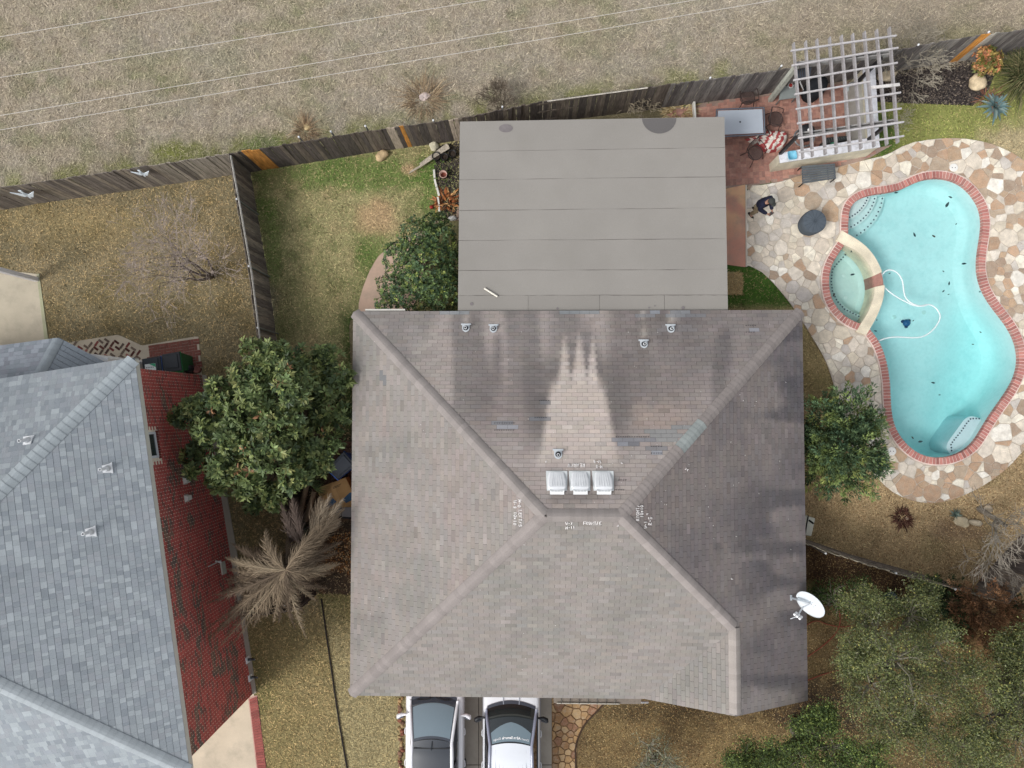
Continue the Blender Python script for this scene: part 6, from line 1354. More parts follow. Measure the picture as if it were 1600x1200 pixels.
# dark grill inserts along the inner side
gr = thing('gas_grill', 'dark built in grill standing behind the long bar counter', 'grill', P(1310, 220)); mb = MB(); box_px(mb, [(1285, 226), (1325, 218), (1326, 212), (1292, 215)], .3, .85, c(50, 52, 52)); mb.build('body', M['black'], gr)
mb = MB()
for k in range(9): a = P(1291 + k * 3.8, 216 - k * .3, .86); b = P(1293 + k * 3.8, 223 - k * .9, .86); mb.tube([a, b], .008, 4, c(90, 96, 94))
mb.build('grate', M['metal'], gr); mb = MB(); a, b = P(1298, 224, .87), P(1306, 222.5, .87); mb.tube([a, b], .02, 5, c(60, 150, 110)); mb.build('handle', M['plastic'], gr)
t = thing('blue_tub', 'light blue square plastic tub on the left end of the white bar top', 'tub', P(1238, 243, HB)); w = P(1237.5, 243, HB + .06)
mb = MB(); n = 28
def sq(r_, k): a = 2 * PI * k / n; e = (abs(math.cos(a)) ** 5 + abs(math.sin(a)) ** 5) ** (-.2); return (r_ * e * math.cos(a + .12), r_ * e * math.sin(a + .12))
vs = [];
for r_, z in ((.1, -.06), (.135, .03), (.15, .035), (.145, .045), (.125, .04), (.11, -.035)):
    for k in range(n): x, y = sq(r_, k); vs.append((w.x + x, w.y + y, w.z + z))
mb.add(vs, [(i * n + k, i * n + (k + 1) % n, (i + 1) * n + (k + 1) % n, (i + 1) * n + k) for i in range(5) for k in range(n)] + [tuple(range(5 * n, 6 * n))], c(122, 190, 214)); mb.build('tub', M['plastic'], t, True)
# kettle barbecue, covered smoker, propane tank, grey side table, wire chair
def px_at(x, y, z): return P(x, y, z)
k_ = thing('kettle_grill', 'round dark kettle barbecue with a white lid knob near the left end of the bar', 'barbecue', P(1259, 212)); w = P(1260.5, 207, .8)
mb = MB(); mb.lathe([(.08, -.34), (.2, -.28), (.27, -.12), (.285, 0), (.27, .06), (.18, .16), (.05, .2), (0, .205)], 26, tuple(w), c(42, 42, 46)); mb.build('bowl', M['black'], k_, True)
mb = MB(); mb.lathe([(.055, .19), (.06, .22), (.05, .25), (0, .255)], 16, tuple(w), c(240, 240, 238)); mb.build('knob', M['white'], k_, True)
mb = MB(); rg_ = [(w.x + .33 * math.cos(2 * PI * i / 28) - .02, w.y - .1 + .3 * math.sin(2 * PI * i / 28), .62) for i in range(29)]; mb.tube(rg_, .03, 6, c(150, 154, 156)); mb.build('shelf_ring', M['metal'], k_, True)
for a in (40, 160, 280): mb = MB(); mb.tube([(w.x + .18 * math.cos(R(a)), w.y + .18 * math.sin(R(a)), .55), (w.x + .32 * math.cos(R(a)), w.y + .32 * math.sin(R(a)), .0)], .014, 6, c(50, 50, 52)); mb.build('leg', M['metal'], k_)
s_ = thing('covered_smoker', 'tall egg shaped barbecue under a black cover standing under the pergola', 'barbecue', P(1262, 152)); w = P(1263, 150, 0)
mb = MB(); mb.lathe([(.26, .02), (.3, .25), (.31, .6), (.3, .85), (.26, 1.0), (.15, 1.12), (0, 1.16)], 26, tuple(w), c(44, 46, 50)); ob = mb.build('cover', M['cloth'], s_, True)
for k in range(10): a = 2 * PI * k / 10; mb = MB(); mb.tube([w + Vector((.29 * math.cos(a), .29 * math.sin(a), .1)), w + Vector((.312 * math.cos(a + .1), .312 * math.sin(a + .1), .6)), w + Vector((.262 * math.cos(a), .262 * math.sin(a), 1.0)), w + Vector((.1 * math.cos(a), .1 * math.sin(a), 1.14))], .012, 5, c(36, 38, 42)); mb.build('fold', M['cloth'], s_, True)
g_ = thing('propane_tank', 'pale grey propane tank beside the lower bar counter', 'gas tank', P(1322, 147)); w = P(1324, 145, 0)
mb = MB(); mb.lathe([(.12, .0), (.12, .04), (.19, .1), (.2, .3), (.18, .42), (.08, .5), (0, .51)], 24, tuple(w), c(196, 204, 206)); mb.build('tank', M['plastic'], g_, True)
mb = MB(); rg_ = [(w.x + .11 * math.cos(R(a)), w.y + .11 * math.sin(R(a)), .58) for a in range(-130, 131, 20)]; mb.tube(rg_, .016, 6, c(170, 176, 180)); mb.tube([(w.x, w.y, .5), (w.x, w.y, .58)], .03, 8, c(90, 90, 90)); mb.build('collar', M['metal'], g_)
t = thing('side_table', 'low grey side table near the pergola post with a red lid on it', 'table', P(1232, 150)); mb = MB(); box_px(mb, [(1217, 156), (1221, 136), (1246, 130), (1247, 152)], .5, .54, c(136, 142, 140)); mb.build('top', M['plastic'], t)
for x, y in ((1220, 154), (1223, 138), (1244, 133), (1245, 150)): q = P(x, y, .5); mb = MB(); mb.tube([(q.x, q.y, 0), (q.x, q.y, .5)], .02, 6, c(110, 114, 112)); mb.build('leg', M['plastic'], t)
w = P(1235, 134, .56); mb = MB(); mb.lathe([(.09, 0), (.1, .03), (.08, .05), (.07, .03), (0, .03)], 18, tuple(w), c(200, 200, 196)); t2 = thing('bowl', 'pale bowl with a red rim on the low grey side table', 'bowl', w); mb.build('bowl', M['plastic'], t2, True); mb = MB(); mb.lathe([(.06, .035), (.05, .06), (0, .06)], 14, tuple(w), c(170, 60, 54)); mb.build('red_lid', M['plastic'], t2)
w = P(1254, 111, 1.62); t = thing('wire_rack', 'blue grey slatted metal rack hanging on the fence under the pergola corner', 'rack', w); mb = MB()
for k in range(7): mb.box(w.x - .2 + k * .066, w.y - .02, w.z, .035, .36, .02, R(4), c(96, 104, 116))
tag(mb.build('slats', M['metal'], t), kind='stuff'); mb = MB(); q = [w + Vector((a * .23, b * .19 - .02, .0)) for a, b in ((-1, -1), (1, -1), (1, 1), (-1, 1))]; [mb.tube([q[k], q[(k + 1) % 4]], .015, 6, c(80, 86, 98)) for k in range(4)]; mb.build('frame', M['metal'], t)
for sx in (-1, 1): mb = MB(); mb.tube([w + Vector((sx * .22, -.18, 0)), w + Vector((sx * .22, .17, .2)), w + Vector((sx * .22, .17, 0))], .01, 5, c(80, 86, 98)); mb.build('bracket', M['metal'], t)
a, b = P(1250, 128, .8), P(1256, 142, .3); mb = MB(); mb.tube([a, b], .02, 6, c(230, 230, 228)); mb.one('white_rod', M['plastic'], 'short white rod leaning beside the covered barbecue', 'rod')
# slatted bench below the bar
bn = thing('slatted_bench', 'dark grey slatted bench on the deck just below the white bar', 'bench', P(1280, 272)); ZB = .45
bq_ = [P(x, y, ZB) for x, y in ((1252.5, 259), (1304.5, 255), (1306.5, 279), (1254, 287))]
for k in range(7):
    t0, t1 = k / 7 + .012, (k + 1) / 7 - .012; mb = MB(); q = [bq_[0].lerp(bq_[3], t0), bq_[1].lerp(bq_[2], t0), bq_[1].lerp(bq_[2], t1), bq_[0].lerp(bq_[3], t1)]; mb.prism([tuple(v.to_2d()) for v in q], ZB - .025, ZB, jit(c(92, 98, 102), .92, 1.1)); mb.build('slat', M['slatwood'], bn)
for tt in (.02, .78, .98): mb = MB(); a, b = bq_[0].lerp(bq_[1], tt), bq_[3].lerp(bq_[2], tt); mb.tube([a - up * .035, b - up * .035], .02, 5, c(62, 66, 70)); mb.build('frame_bar', M['metal'], bn)
for q in bq_: cq = sum(bq_, Vector()) / 4; q = q.lerp(cq, .05); mb = MB(); mb.tube([(q.x, q.y, .03), (q.x, q.y, ZB - .03)], .022, 6, c(40, 42, 44)); mb.build('leg', M['metal'], bn)
# covered fire pit
w0 = P(1263, 351, 0); ff = thing('covered_fire_pit', 'round fire pit under a dark grey fitted cover on the flagstones left of the pool', 'fire pit', w0); w = P(1262.5, 352.5, 0)
mb = MB(); n = 48; vs = []; prof = [(.36, .02), (.385, .2), (.4, .45), (.395, .55), (.37, .6), (.2, .615), (0, .62)]
for r_, z in prof:
    for k in range(n): a = 2 * PI * k / n; rr3 = r_ * (1 + .012 * math.sin(k * 5.3) * (z < .5) + .04 * max(0, math.cos(a - R(215))) ** 6 * (z < .5)); vs.append((w.x + rr3 * math.cos(a), w.y + rr3 * math.sin(a), z + (.004 * (k % 3 == 0)) * (0.1 < r_ < .38)))
mb.add(vs, [(i * n + k, i * n + (k + 1) % n, (i + 1) * n + (k + 1) % n, (i + 1) * n + k) for i in range(len(prof) - 1) for k in range(n)], c(88, 96, 104)); mb.build('cover', M['cloth'], ff, False)
for k in range(14): a = 2 * PI * k / 14; mb = MB(); mb.tube([(w.x + .02 * math.cos(a), w.y + .02 * math.sin(a), .622), (w.x + .36 * math.cos(a), w.y + .36 * math.sin(a), .607)], .006, 4, c(74, 82, 90)); mb.build('seam', M['cloth'], ff)
# ------------------------------------------------------------------ pergola
pg = thing('pergola', 'grey weathered wooden pergola with crossing slats over the outdoor bar', 'pergola', P(1310, 150)); ZP = 2.62
VB = [((1241,66),(1256,246)),((1260,63),(1271,243)),((1277.5,60),(1291,240)),((1297.5,57),(1308.5,238)),((1316,54),(1329.5,235)),((1333.5,51.5),(1347,231)),((1352,48),(1367.5,228)),((1371,45),(1387.5,225)),((1391,41.5),(1404.5,222))]
HBm = [((1236,79),(1401,55)),((1237.5,102),(1404,74)),((1240,125),(1403,97.5)),((1242,147),(1360,127)),((1244,170),(1408,144)),((1246,192.5),(1409,169)),((1247.5,215.6),(1413,190)),((1249,237.5),(1413,212))]
def beam(mb, a, b, w, h, colr): d = (b - a).to_2d(); mb.box((a.x + b.x) / 2, (a.y + b.y) / 2, (a.z + b.z) / 2 - h / 2, d.length, w, h, math.atan2(d.y, d.x), colr)
for a, b in VB: mb = MB(); beam(mb, P(*a, ZP), P(*b, ZP), .045, .15, jit(c(164, 160, 160), .92, 1.05)); mb.build('rafter', M['slatwood'], pg)
for a, b in HBm: mb = MB(); beam(mb, P(*a, ZP + .055), P(*b, ZP + .055), .05, .05, jit(c(190, 186, 186), .95, 1.06)); mb.build('slat', M['slatwood'], pg)
mb = MB(); beam(mb, P(1362, 136.5, ZP + .05), P(1406, 131.5, ZP + .05), .09, .04, c(212, 208, 204)); mb.build('slat', M['slatwood'], pg)
for a, b in (((1244,97.5),(1392,79)),((1247,208),(1402,186))):
    for k in (0, .09): mb = MB(); beam(mb, P(*a, ZP - .155) + Vector((0, -k, 0)), P(*b, ZP - .155) + Vector((0, -k, 0)), .04, .2, jit(c(158, 156, 154), .9, 1.05)); mb.build('beam', M['slatwood'], pg)
p = P(1203, 157, 0); mb = MB(); mb.box(p.x, p.y, 1.22, .14, .14, 2.44, R(5), c(178, 180, 168)); mb.build('post', M['slatwood'], pg)
for x, y, z in ((1219, 240, HB), (1341, 127, .9), (1357, 218, HB2)): p = P(x, y, z); mb = MB(); mb.box(p.x, p.y, (z + 2.44) / 2, .09, .09, 2.44 - z, R(5), c(44, 42, 44)); mb.build('post', M['black'], pg)
# ------------------------------------------------------------------ bins and side yard things
def wheelie(corners, zt, h, bodyc, lidc, rimc, label, name='wheelie_bin', grp='wheeled bins by the brick wall'):
    q = [P(x, y, zt) for x, y in corners]; cen = sum(q, Vector()) / 4; t = thing(name, label, 'bin', (cen.x, cen.y, 0), grp)
    top = [v for v in q]; bot = [Vector((cen.x, cen.y, 0)) + (v - cen) * .78 for v in q]; bot = [Vector((v.x, v.y, .03)) for v in bot]; rim = [Vector((v.x, v.y, zt - .08)) for v in [cen + (v - cen) * .97 for v in q]]
    mb = MB(); mb.add(bot + rim, [(3, 2, 1, 0)] + [(i, (i + 1) % 4, 4 + (i + 1) % 4, 4 + i) for i in range(4)], bodyc); mb.build('body', M['plastic'], t, False, .03)
    mb = MB(); r2 = [cen + (v - cen) * 1.02 for v in q]; mb.prism([tuple(v.to_2d()) for v in r2], zt - .1, zt - .06, rimc); mb.build('rim', M['plastic'], t, False, .01)
    mb = MB(); mb.prism([tuple(v.to_2d()) for v in q], zt - .06, zt - .01, lidc); lid = mb.build('lid', M['plastic'], t, False, .02)
    mb = MB(); r3 = [cen + (v - cen) * .72 + (q[0] - q[3]) * .04 for v in q]; mb.prism([tuple(v.to_2d()) for v in r3], zt - .01, zt + .015, tuple(x * 1.25 for x in lidc)); mb.build('lid_panel', M['plastic'], lid, False, .012)
    e = (q[3] - q[0]).normalized(); mb = MB(); mb.tube([q[2] + e * .03 - up * .12, q[3] + e * .03 - up * .12], .02, 6, rimc); mb.build('handle', M['plastic'], t)
    for a in (2, 3): w_ = bot[a]; mb = MB(); T = Matrix.Translation((w_.x, w_.y, .1)) @ Matrix.Rotation(R(90), 4, 'Y'); mb.lathe([(.05, -.025), (.1, -.02), (.1, .02), (.05, .025)], 16, (0, 0, 0), c(30, 30, 30), T); mb.build('wheel', M['rubber'], t)
    return t, q, cen
b1, q, cen = wheelie([(221,561),(250,556),(252.5,580),(223,579)], 1.08, 1, c(40, 48, 60), c(44, 50, 56), c(100, 124, 190), 'dark wheeled bin with a white and green label, left of the green bin')
w1 = P(227, 569.5, 1.1); mb = MB(); la = [P(226, 569.5, 1.1), P(242.5, 567.5, 1.1), P(244, 578, 1.1), P(227, 579.5, 1.1)]; mb.prism([tuple(v.to_2d()) for v in la], 1.095, 1.1, c(214, 220, 222)); mb.build('label', M['plastic'], b1)
mb = MB(); lb = [P(233, 568.8, 1.1), P(242.3, 567.7, 1.1), P(243.4, 573.5, 1.1)]; mb.prism([tuple(v.to_2d()) for v in lb], 1.1, 1.103, c(60, 160, 120)); mb.build('label_corner', M['plastic'], b1)
mb = MB()
for k in range(5): p = P(229 + k * 2.6, 574.5 - k * .2, 1.1); mb.box(p.x, p.y, 1.102, .025, .035, .004, 0, c(70, 90, 100))
mb.build('label_print', M['plastic'], b1)
wheelie([(252,554),(280,549),(284,579),(255,581)], 1.08, 1, c(34, 92, 56), c(40, 44, 50), c(36, 120, 70), 'green wheeled bin with a black lid beside the brick wall')
t = thing('black_canister', 'small black canister with an orange cap at the corner of the brick wall', 'canister', P(300, 580)); w = P(302, 577, 0); mb = MB(); mb.lathe([(.12, 0), (.14, .05), (.14, .42), (.1, .5), (.03, .52)], 18, tuple(w), c(40, 42, 46)); mb.build('body', M['plastic'], t, True); mb = MB(); mb.lathe([(.045, .5), (.045, .56), (0, .57)], 14, tuple(w), c(210, 110, 60)); mb.build('cap', M['plastic'], t)
w = P(311, 578, 0); mb = MB(); mb.lathe([(.1, 0), (.13, .2), (.12, .24), (.1, .22), (0, .2)], 16, tuple(w), c(150, 100, 92)); mb.one('flower_pot', M['mortar'], 'small faded terracotta pot right of the black canister', 'pot', smooth=True)
b3, q, cen = wheelie([(537,705),(556,727),(528,750),(510,733)], 1.05, 1, c(44, 74, 140), c(40, 46, 56), c(60, 104, 190), 'blue wheeled bin with a dark lid tucked under the left eave of the brown roof', grp=None)
cb = thing('cardboard_box', 'flattened large cardboard box with blue print lying below the blue bin', 'box', P(525, 770)); ct = [P(x, y, .45) for x, y in ((494.5, 763), (540, 746), (562, 792), (506, 797))]
mb = MB(); mb.prism([tuple(v.to_2d()) for v in ct], 0, .45, c(178, 142, 96)); mb.build('box', M['cardboard'], cb, False, .01)
for a, b, l in ((.44, .56, 'tape'),): mb = MB(); qq = [ct[0].lerp(ct[1], a), ct[0].lerp(ct[1], b), ct[3].lerp(ct[2], b), ct[3].lerp(ct[2], a)]; mb.prism([tuple(v.to_2d()) for v in qq], .45, .453, c(190, 150, 96)); mb.build('tape', M['plastic'], cb)
mb = MB(); 
for pp in (((507,787),(520,778),(526,784),(511,797)), ((535,781),(546,770),(553,768),(557,778),(541,786))): mb.prism([tuple(P(x, y, .45).to_2d()) for x, y in pp], .45, .454, c(40, 78, 112))
mb.build('blue_print', M['plastic'], cb)
mb = MB()
for a, b in (((520,762),(533,756)),((520,764),(531,759)),((500,771),(507,768)),((501,776),(508,772))): mb.tube([P(*a, .455), P(*b, .455)], .008, 4, c(90, 76, 60))
mb.build('print_lines', M['plastic'], cb)
ac = thing('side_cabinet', 'grey lidded storage box half hidden under the eave below the cardboard box', 'storage box', P(533, 802)); 
for pp, z, cl_ in (((520,794),(534,793),(533,806),(515,804)), .5, c(120, 120, 122)), (((535,793),(556,792),(548,808),(534,807)), .52, c(130, 130, 132)): mb = MB(); mb.prism([tuple(P(x, y, z).to_2d()) for x, y in pp], z - .04, z, cl_); mb.build('lid', M['plastic'], ac, False, .01)
mb = MB(); mb.prism([tuple(P(x, y, .45).to_2d()) for x, y in ((517,795),(556,793),(550,811),(514,809))], 0, .45, c(36, 36, 38)); mb.build('base', M['black'], ac)
# ac / utility box right of the house
t = thing('utility_box', 'pale grey utility box standing against the right wall of the brown roofed house', 'utility box', P(1266, 823)); mb = MB(); box_px(mb, [(1258,806),(1274,810),(1268,838),(1256,836)], 0, .9, c(202, 202, 188)); mb.build('cabinet', M['white'], t, False, .02)
mb = MB(); mb.tube([P(1264, 813, .92), P(1271, 818, .92)], .03, 6, c(30, 30, 30)); mb.tube([P(1263, 806, .92), P(1260, 822, .92), P(1258, 836, .92)], .02, 5, c(50, 50, 50)); mb.build('strap', M['rubber'], t)
# dark pot between shrubs
t = thing('dark_planter', 'round dark blue grey pot in the shrubs below the right fence', 'pot', P(1384, 932)); w = P(1385, 931, 0); mb = MB(); mb.lathe([(.14, 0), (.2, .25), (.22, .3), (.19, .31), (.16, .22), (0, .2)], 24, tuple(w), c(72, 82, 96)); mb.build('pot', M['plastic'], t, True); mb = MB(); mb.lathe([(.03, .2), (.03, .3), (0, .3)], 10, tuple(w), c(20, 20, 20)); mb.build('stem_hole', M['black'], t)
# plank, pots, white edging, dried plants
pkx = [(638,270.5),(641,266),(656,257),(655,254),(697,223),(701,227),(702,231),(682,243),(660,258)]
mb = MB(); mb.prism([tuple(P(x, y, .3).to_2d()) for x, y in pkx], .2, .235, c(178, 168, 152)); mb.one('broken_plank', M['oldwood'], 'broken pale grey plank with a splintered end lying across a boulder on the lawn', 'plank')
for i, (x, y, r_, l) in enumerate(((683, 248, .14, 'leftmost of the three black nursery pots by the plank'), (696, 249, .12, 'middle one of the three black nursery pots by the plank'), (708, 244, .13, 'black nursery pot closest to the patio roof'))):
    w = P(x, y, 0); mb = MB(); mb.lathe([(r_ * .75, 0), (r_, .26), (r_ * 1.06, .28), (r_ * .92, .28), (r_ * .85, .2), (0, .19)], 22, tuple(w), c(44, 42, 42)); t = thing('nursery_pot', l, 'pot', w, 'black nursery pots'); mb.build('pot', M['plastic'], t, True); mb = MB(); mb.lathe([(r_ * .84, .2), (0, .215)], 16, tuple(w), c(62, 52, 44)); mb.build('soil', M['soil'], t)
w = P(694, 276, 0); t = thing('terracotta_pot', 'pale whitewashed terracotta pot in the dark mulch beside the patio roof', 'pot', w); mb = MB(); mb.lathe([(.09, 0), (.13, .24), (.14, .28), (.115, .28), (.1, .16), (0, .15)], 22, tuple(w), c(196, 164, 152)); mb.build('pot', M['mortar'], t, True); mb = MB(); mb.lathe([(.1, .16), (0, .17)], 16, tuple(w), c(120, 66, 54)); mb.build('soil', M['soil'], t)
for i, (a, b, w_) in enumerate((((678,265),(679,278),.07), ((679,280),(682,292),.07), ((682.5,293),(686,306),.07), ((684,308),(686,319),.06), ((685.5,320),(686.5,331),.06))):
    p, q = P(*a, .08), P(*b, .08); mb = MB(); dd = (q - p); mb.box((p.x + q.x) / 2, (p.y + q.y) / 2, .05, dd.length * .98, w_, .1, math.atan2(dd.y, dd.x), c(226, 224, 214)); mb.one('edging_block', M['mortar'], 'long white edging block in the crooked row beside the mulch bed, %s' % ('topmost', 'second from top', 'third from top', 'fourth from top', 'lowest')[i], 'edging block', 'white edging blocks beside the mulch bed')
w = P(675, 325, 0); mb = MB(); mb.lathe([(.05, .05), (.07, .12), (.04, .16), (0, .16)], 12, tuple(w), c(150, 40, 34)); mb.one('red_ball', M['plastic'], 'small red ball on the grass at the edge of the round shrub', 'ball', smooth=True)
p = P(1081, 174, 0); q = P(1083, 186, 0); mb = MB(); mb.box(p.x + .05, (p.y + q.y) / 2, .12, .07, .75, .24, R(3), c(224, 222, 214)); mb.one('white_board', M['white'], 'narrow white board standing at the left edge of the brick patio', 'board')
# hay square beside the roof
mb = MB(); box_px(mb, [(1132,425),(1160,426),(1160,460),(1132,459)], 0, .05, c(168, 148, 112)); o = mb.one('straw_mat', M['soil'], 'square of dry straw coloured turf on the green grass beside the grey roof', 'mat')
blades('straw', [(1133,426),(1160,426),(1160,460),(1133,459)], 1500, lambda a, b: np.tile(ca(176, 150, 104), (len(a), 1)), L=.1, Wd=.014, straw=.5, label='loose straw on the square mat beside the grey roof', zb=.055)
# black edging line in the front lawn, red cords, deck stains
mb = MB(); mb.tube([P(x, y, .05) for x, y in smooth_px([(502,936),(505,955),(511,1000),(517,1040),(524,1090),(530,1130),(537,1170),(543,1205),(548,1240)], 3)], .028, 5, c(44, 38, 36)); mb.one('lawn_edging', M['rubber'], 'thin black edging line running down the tan lawn between the two houses', 'edging')
mb = MB(); mb.tube([P(x, y, .05) for x, y in smooth_px([(901,1240),(899,1190),(899,1165),(906,1145),(916,1128),(932,1113),(945,1098)], 3)], .03, 5, c(72, 54, 40)); mb.one('lawn_edging', M['rubber'], 'curved dark edging beside the tan flagstone patch right of the driveway', 'edging')
for i, pts in enumerate(([(1255,980),(1275,968),(1290,975),(1312,980),(1330,978)], [(1262,1026),(1285,1010),(1305,992),(1314,972),(1311,952)], [(1262,1063),(1285,1054),(1305,1048),(1326,1045)])):
    mb = MB(); mb.tube([P(x, y, .05) for x, y in smooth_px(pts, 3)], .017, 5, c(150, 78, 60)); mb.one('extension_cord', M['cord'], ('short red cord just below the satellite dish', 'long curved red cord on the ground right of the roof', 'lowest red cord, running right from the roof corner')[i], 'cord', 'red cords on the ground')
# ------------------------------------------------------------------ plants
def leaves_mesh(name, pos, dirs, up, length, width, cols, m, parent=None, fold=.25, shape='leaf'):
    n = len(pos); dirs = dirs / np.maximum(1e-6, np.linalg.norm(dirs, axis=1, keepdims=True)); s = np.cross(dirs, up); ns = np.linalg.norm(s, axis=1, keepdims=True); s = s / np.maximum(ns, 1e-6); nn = np.cross(s, dirs)
    L = length[:, None]; Wd = width[:, None]; mid = .55 if shape == 'leaf' else .35
    v = np.stack([pos, pos + dirs * L * mid + s * Wd / 2 + nn * Wd * fold, pos + dirs * L - nn * L * .08, pos + dirs * L * mid - s * Wd / 2 + nn * Wd * fold], 1)
    b = np.arange(n) * 4; f = np.concatenate([np.stack([b, b + 1, b + 2], 1), np.stack([b, b + 2, b + 3], 1)])
    o = np.array(org(parent)) if parent else 0
    return link(name, mesh_np(name, v.reshape(-1, 3) - o, f, np.repeat(clipdark(cols), 4, 0), 'POINT', m), parent)
def rand_dirs(n, zmin=-1):
    z = rng.uniform(zmin, 1, n); a = rng.uniform(0, 2 * PI, n); r_ = np.sqrt(1 - z * z); return np.stack([r_ * np.cos(a), r_ * np.sin(a), z], 1)
def pal(cols, n, w=None, var=.15):
    k = rng.choice(len(cols), n, p=w); return np.array([c(*x) for x in cols])[k] * np.clip(rng.normal(1, var, (n, 1)), .4, 1.8)
def lobe_pts(lobes, n, zmin=-.35, shell=.22, rough=.25, flat=.8):
    ws = np.array([l[2] ** 2 for l in lobes], float); ws /= ws.sum(); idx = rng.choice(len(lobes), n, p=ws); d = rand_dirs(n, zmin)
    cen = np.array([tuple(P(l[0], l[1], l[3])) for l in lobes]); rad = np.array([l[2] / (FPX / (CAM_H - l[3])) for l in lobes])
    bump = 1 + rough * (vnoise(d[:, 0] * 3.2 + idx * 7.1, d[:, 1] * 3.2 + d[:, 2] * 2.2, 5) - .5) * 2
    r_ = rad[idx] * (1 - shell * rng.random(n) ** 1.5) * bump; p = cen[idx] + d * np.stack([r_, r_, r_ * flat], 1); return p, d, idx
def limbs(mb, base, lobes, r0, colr, seg=5, wig=.12):
    for l in lobes:
        e = P(l[0], l[1], l[3]); b = Vector(base); pts = []; rd = []
        h = b + Vector((0, 0, min(e.z * .45, 1.2)))
        for k in range(seg + 1):
            t = k / seg; q = (b.lerp(h, min(1, t * 2.2)) if t < .45 else h.lerp(e, (t - .45) / .55)); q = q + Vector((random.uniform(-1, 1), random.uniform(-1, 1), 0)) * wig * (0 < k < seg); pts.append(q); rd.append(r0 * (1 - .82 * t))
        mb.tube(pts, rd, 6, colr)
def rosette_tree(name, label, cat, base_px, lobes, nros, per, ll, lw, palette, w, r0=.12, up_=.5, barkc=(110, 98, 84), m='leaf', zmin=-.3, inner=.35, group=None, rough=.3, sat=None):
    b = P(*base_px, 0); t = thing(name, label, cat, b, group); mb = MB(); limbs(mb, b, lobes, r0, c(*barkc)); mb.build('trunk', M['bark'], t, True)
    p, d, idx = lobe_pts(lobes, nros, zmin, .25, rough); k = int(nros * inner)
    p2, d2, _ = lobe_pts(lobes, k, -.8, .7, rough); p = np.concatenate([p, p2]); d = np.concatenate([d, d2]); ax = d + np.array([0, 0, up_]); n = len(p)
    tone = np.clip(rng.normal(1, .2, n), .6, 1.5); rp = pal(palette, n, w, .08) * tone[:, None]
    P_ = np.repeat(p, per, 0); A = np.repeat(ax / np.linalg.norm(ax, axis=1, keepdims=True), per, 0); rd = rand_dirs(n * per); rd = rd - A * (rd * A).sum(1, keepdims=True); rd /= np.linalg.norm(rd, axis=1, keepdims=True)
    D = rd + A * rng.uniform(.15, .9, (n * per, 1)); cl = np.repeat(rp, per, 0) * np.clip(rng.normal(1, .16, (n * per, 1)), .5, 1.6)
    L = ll * rng.uniform(.65, 1.2, n * per); leaves_mesh('crown', P_ + rd * .01, D, A, L, L * lw, cl, M[m], t, fold=.22); return t
EV = [(70, 92, 50), (52, 74, 44), (92, 114, 60), (120, 136, 70), (44, 62, 40)]
MAG = [(282,652,13,3.3),(297,641,14,3.1),(396,789,13,2.1),(428,782,12,2.4),(343,752,16,3.0),(437,553,18.8,3.6),(410,574,21.7,3.7),(472,567,20.2,3.1),(508,556,17.3,2.8),(530,592,17.2,2.9),(502,603,24.5,2.5),(457,600,24.5,4.1),(383,595,21.7,3.5),(343,622,24.5,3.6),(401,638,28.9,3.8),(449,649,28.9,3.8),(311,638,17.2,3.6),(321,671,21.7,3.8),(291,652,10.3,3.5),(364,683,28.9,3.8),(422,698,30.3,4.0),(506,648,24.5,2.2),(538,644,13.8,2.3),(477,699,26.0,2.8),(343,727,20.2,3.7),(304,709,15.5,2.9),(392,744,21.7,3.5),(459,745,18.8,3.3),(498,722,17.2,2.6),(421,766,13.8,2.5),(406,782,8.6,2.0),(378,767,12.0,3.1),(396,544,13.8,3.1),(520,691,13.8,2.6),(300,736,7.7,3.3)]
rosette_tree('evergreen_tree', 'big glossy evergreen tree between the red brick wall and the brown roof', 'tree', (500, 660), MAG, 2500, 8, .2, .36, [(118, 134, 84), (94, 112, 70), (138, 150, 92), (170, 174, 112), (76, 94, 62), (190, 144, 108)], [.3, .28, .2, .08, .13, .01], r0=.14, rough=.75, zmin=-.1, inner=.25)
# dead leaf clusters among the branches are real leaves of other colour; a few exposed twigs
SHR = [(655,370,30,1.7),(690,380,28,1.7),(625,400,28,1.5),(665,420,42,2.2),(612,450,24,1.4),(640,460,36,1.7),(690,455,34,1.8),(690,345,14,1.2),(705,420,20,1.6),(600,475,14,1.1),(675,350,18,1.4),(718,395,10,1.4)]
rosette_tree('round_shrub', 'dense dark green shrub filling the corner between the walk and the grey patio roof', 'shrub', (655, 420), SHR, 2600, 7, .085, .45, [(98, 120, 76), (78, 102, 70), (120, 142, 82), (160, 172, 92), (64, 86, 60)], [.32, .28, .22, .08, .1], r0=.06, zmin=-.4)
JUN = [(1290,660,34,2.2),(1330,650,36,2.4),(1350,672,26,2.2),(1280,700,30,2.2),(1315,705,38,2.8),(1350,715,32,2.2),(1290,735,28,1.9),(1330,745,26,1.8),(1362,660,14,1.8),(1366,725,14,1.6),(1272,680,20,2.0)]
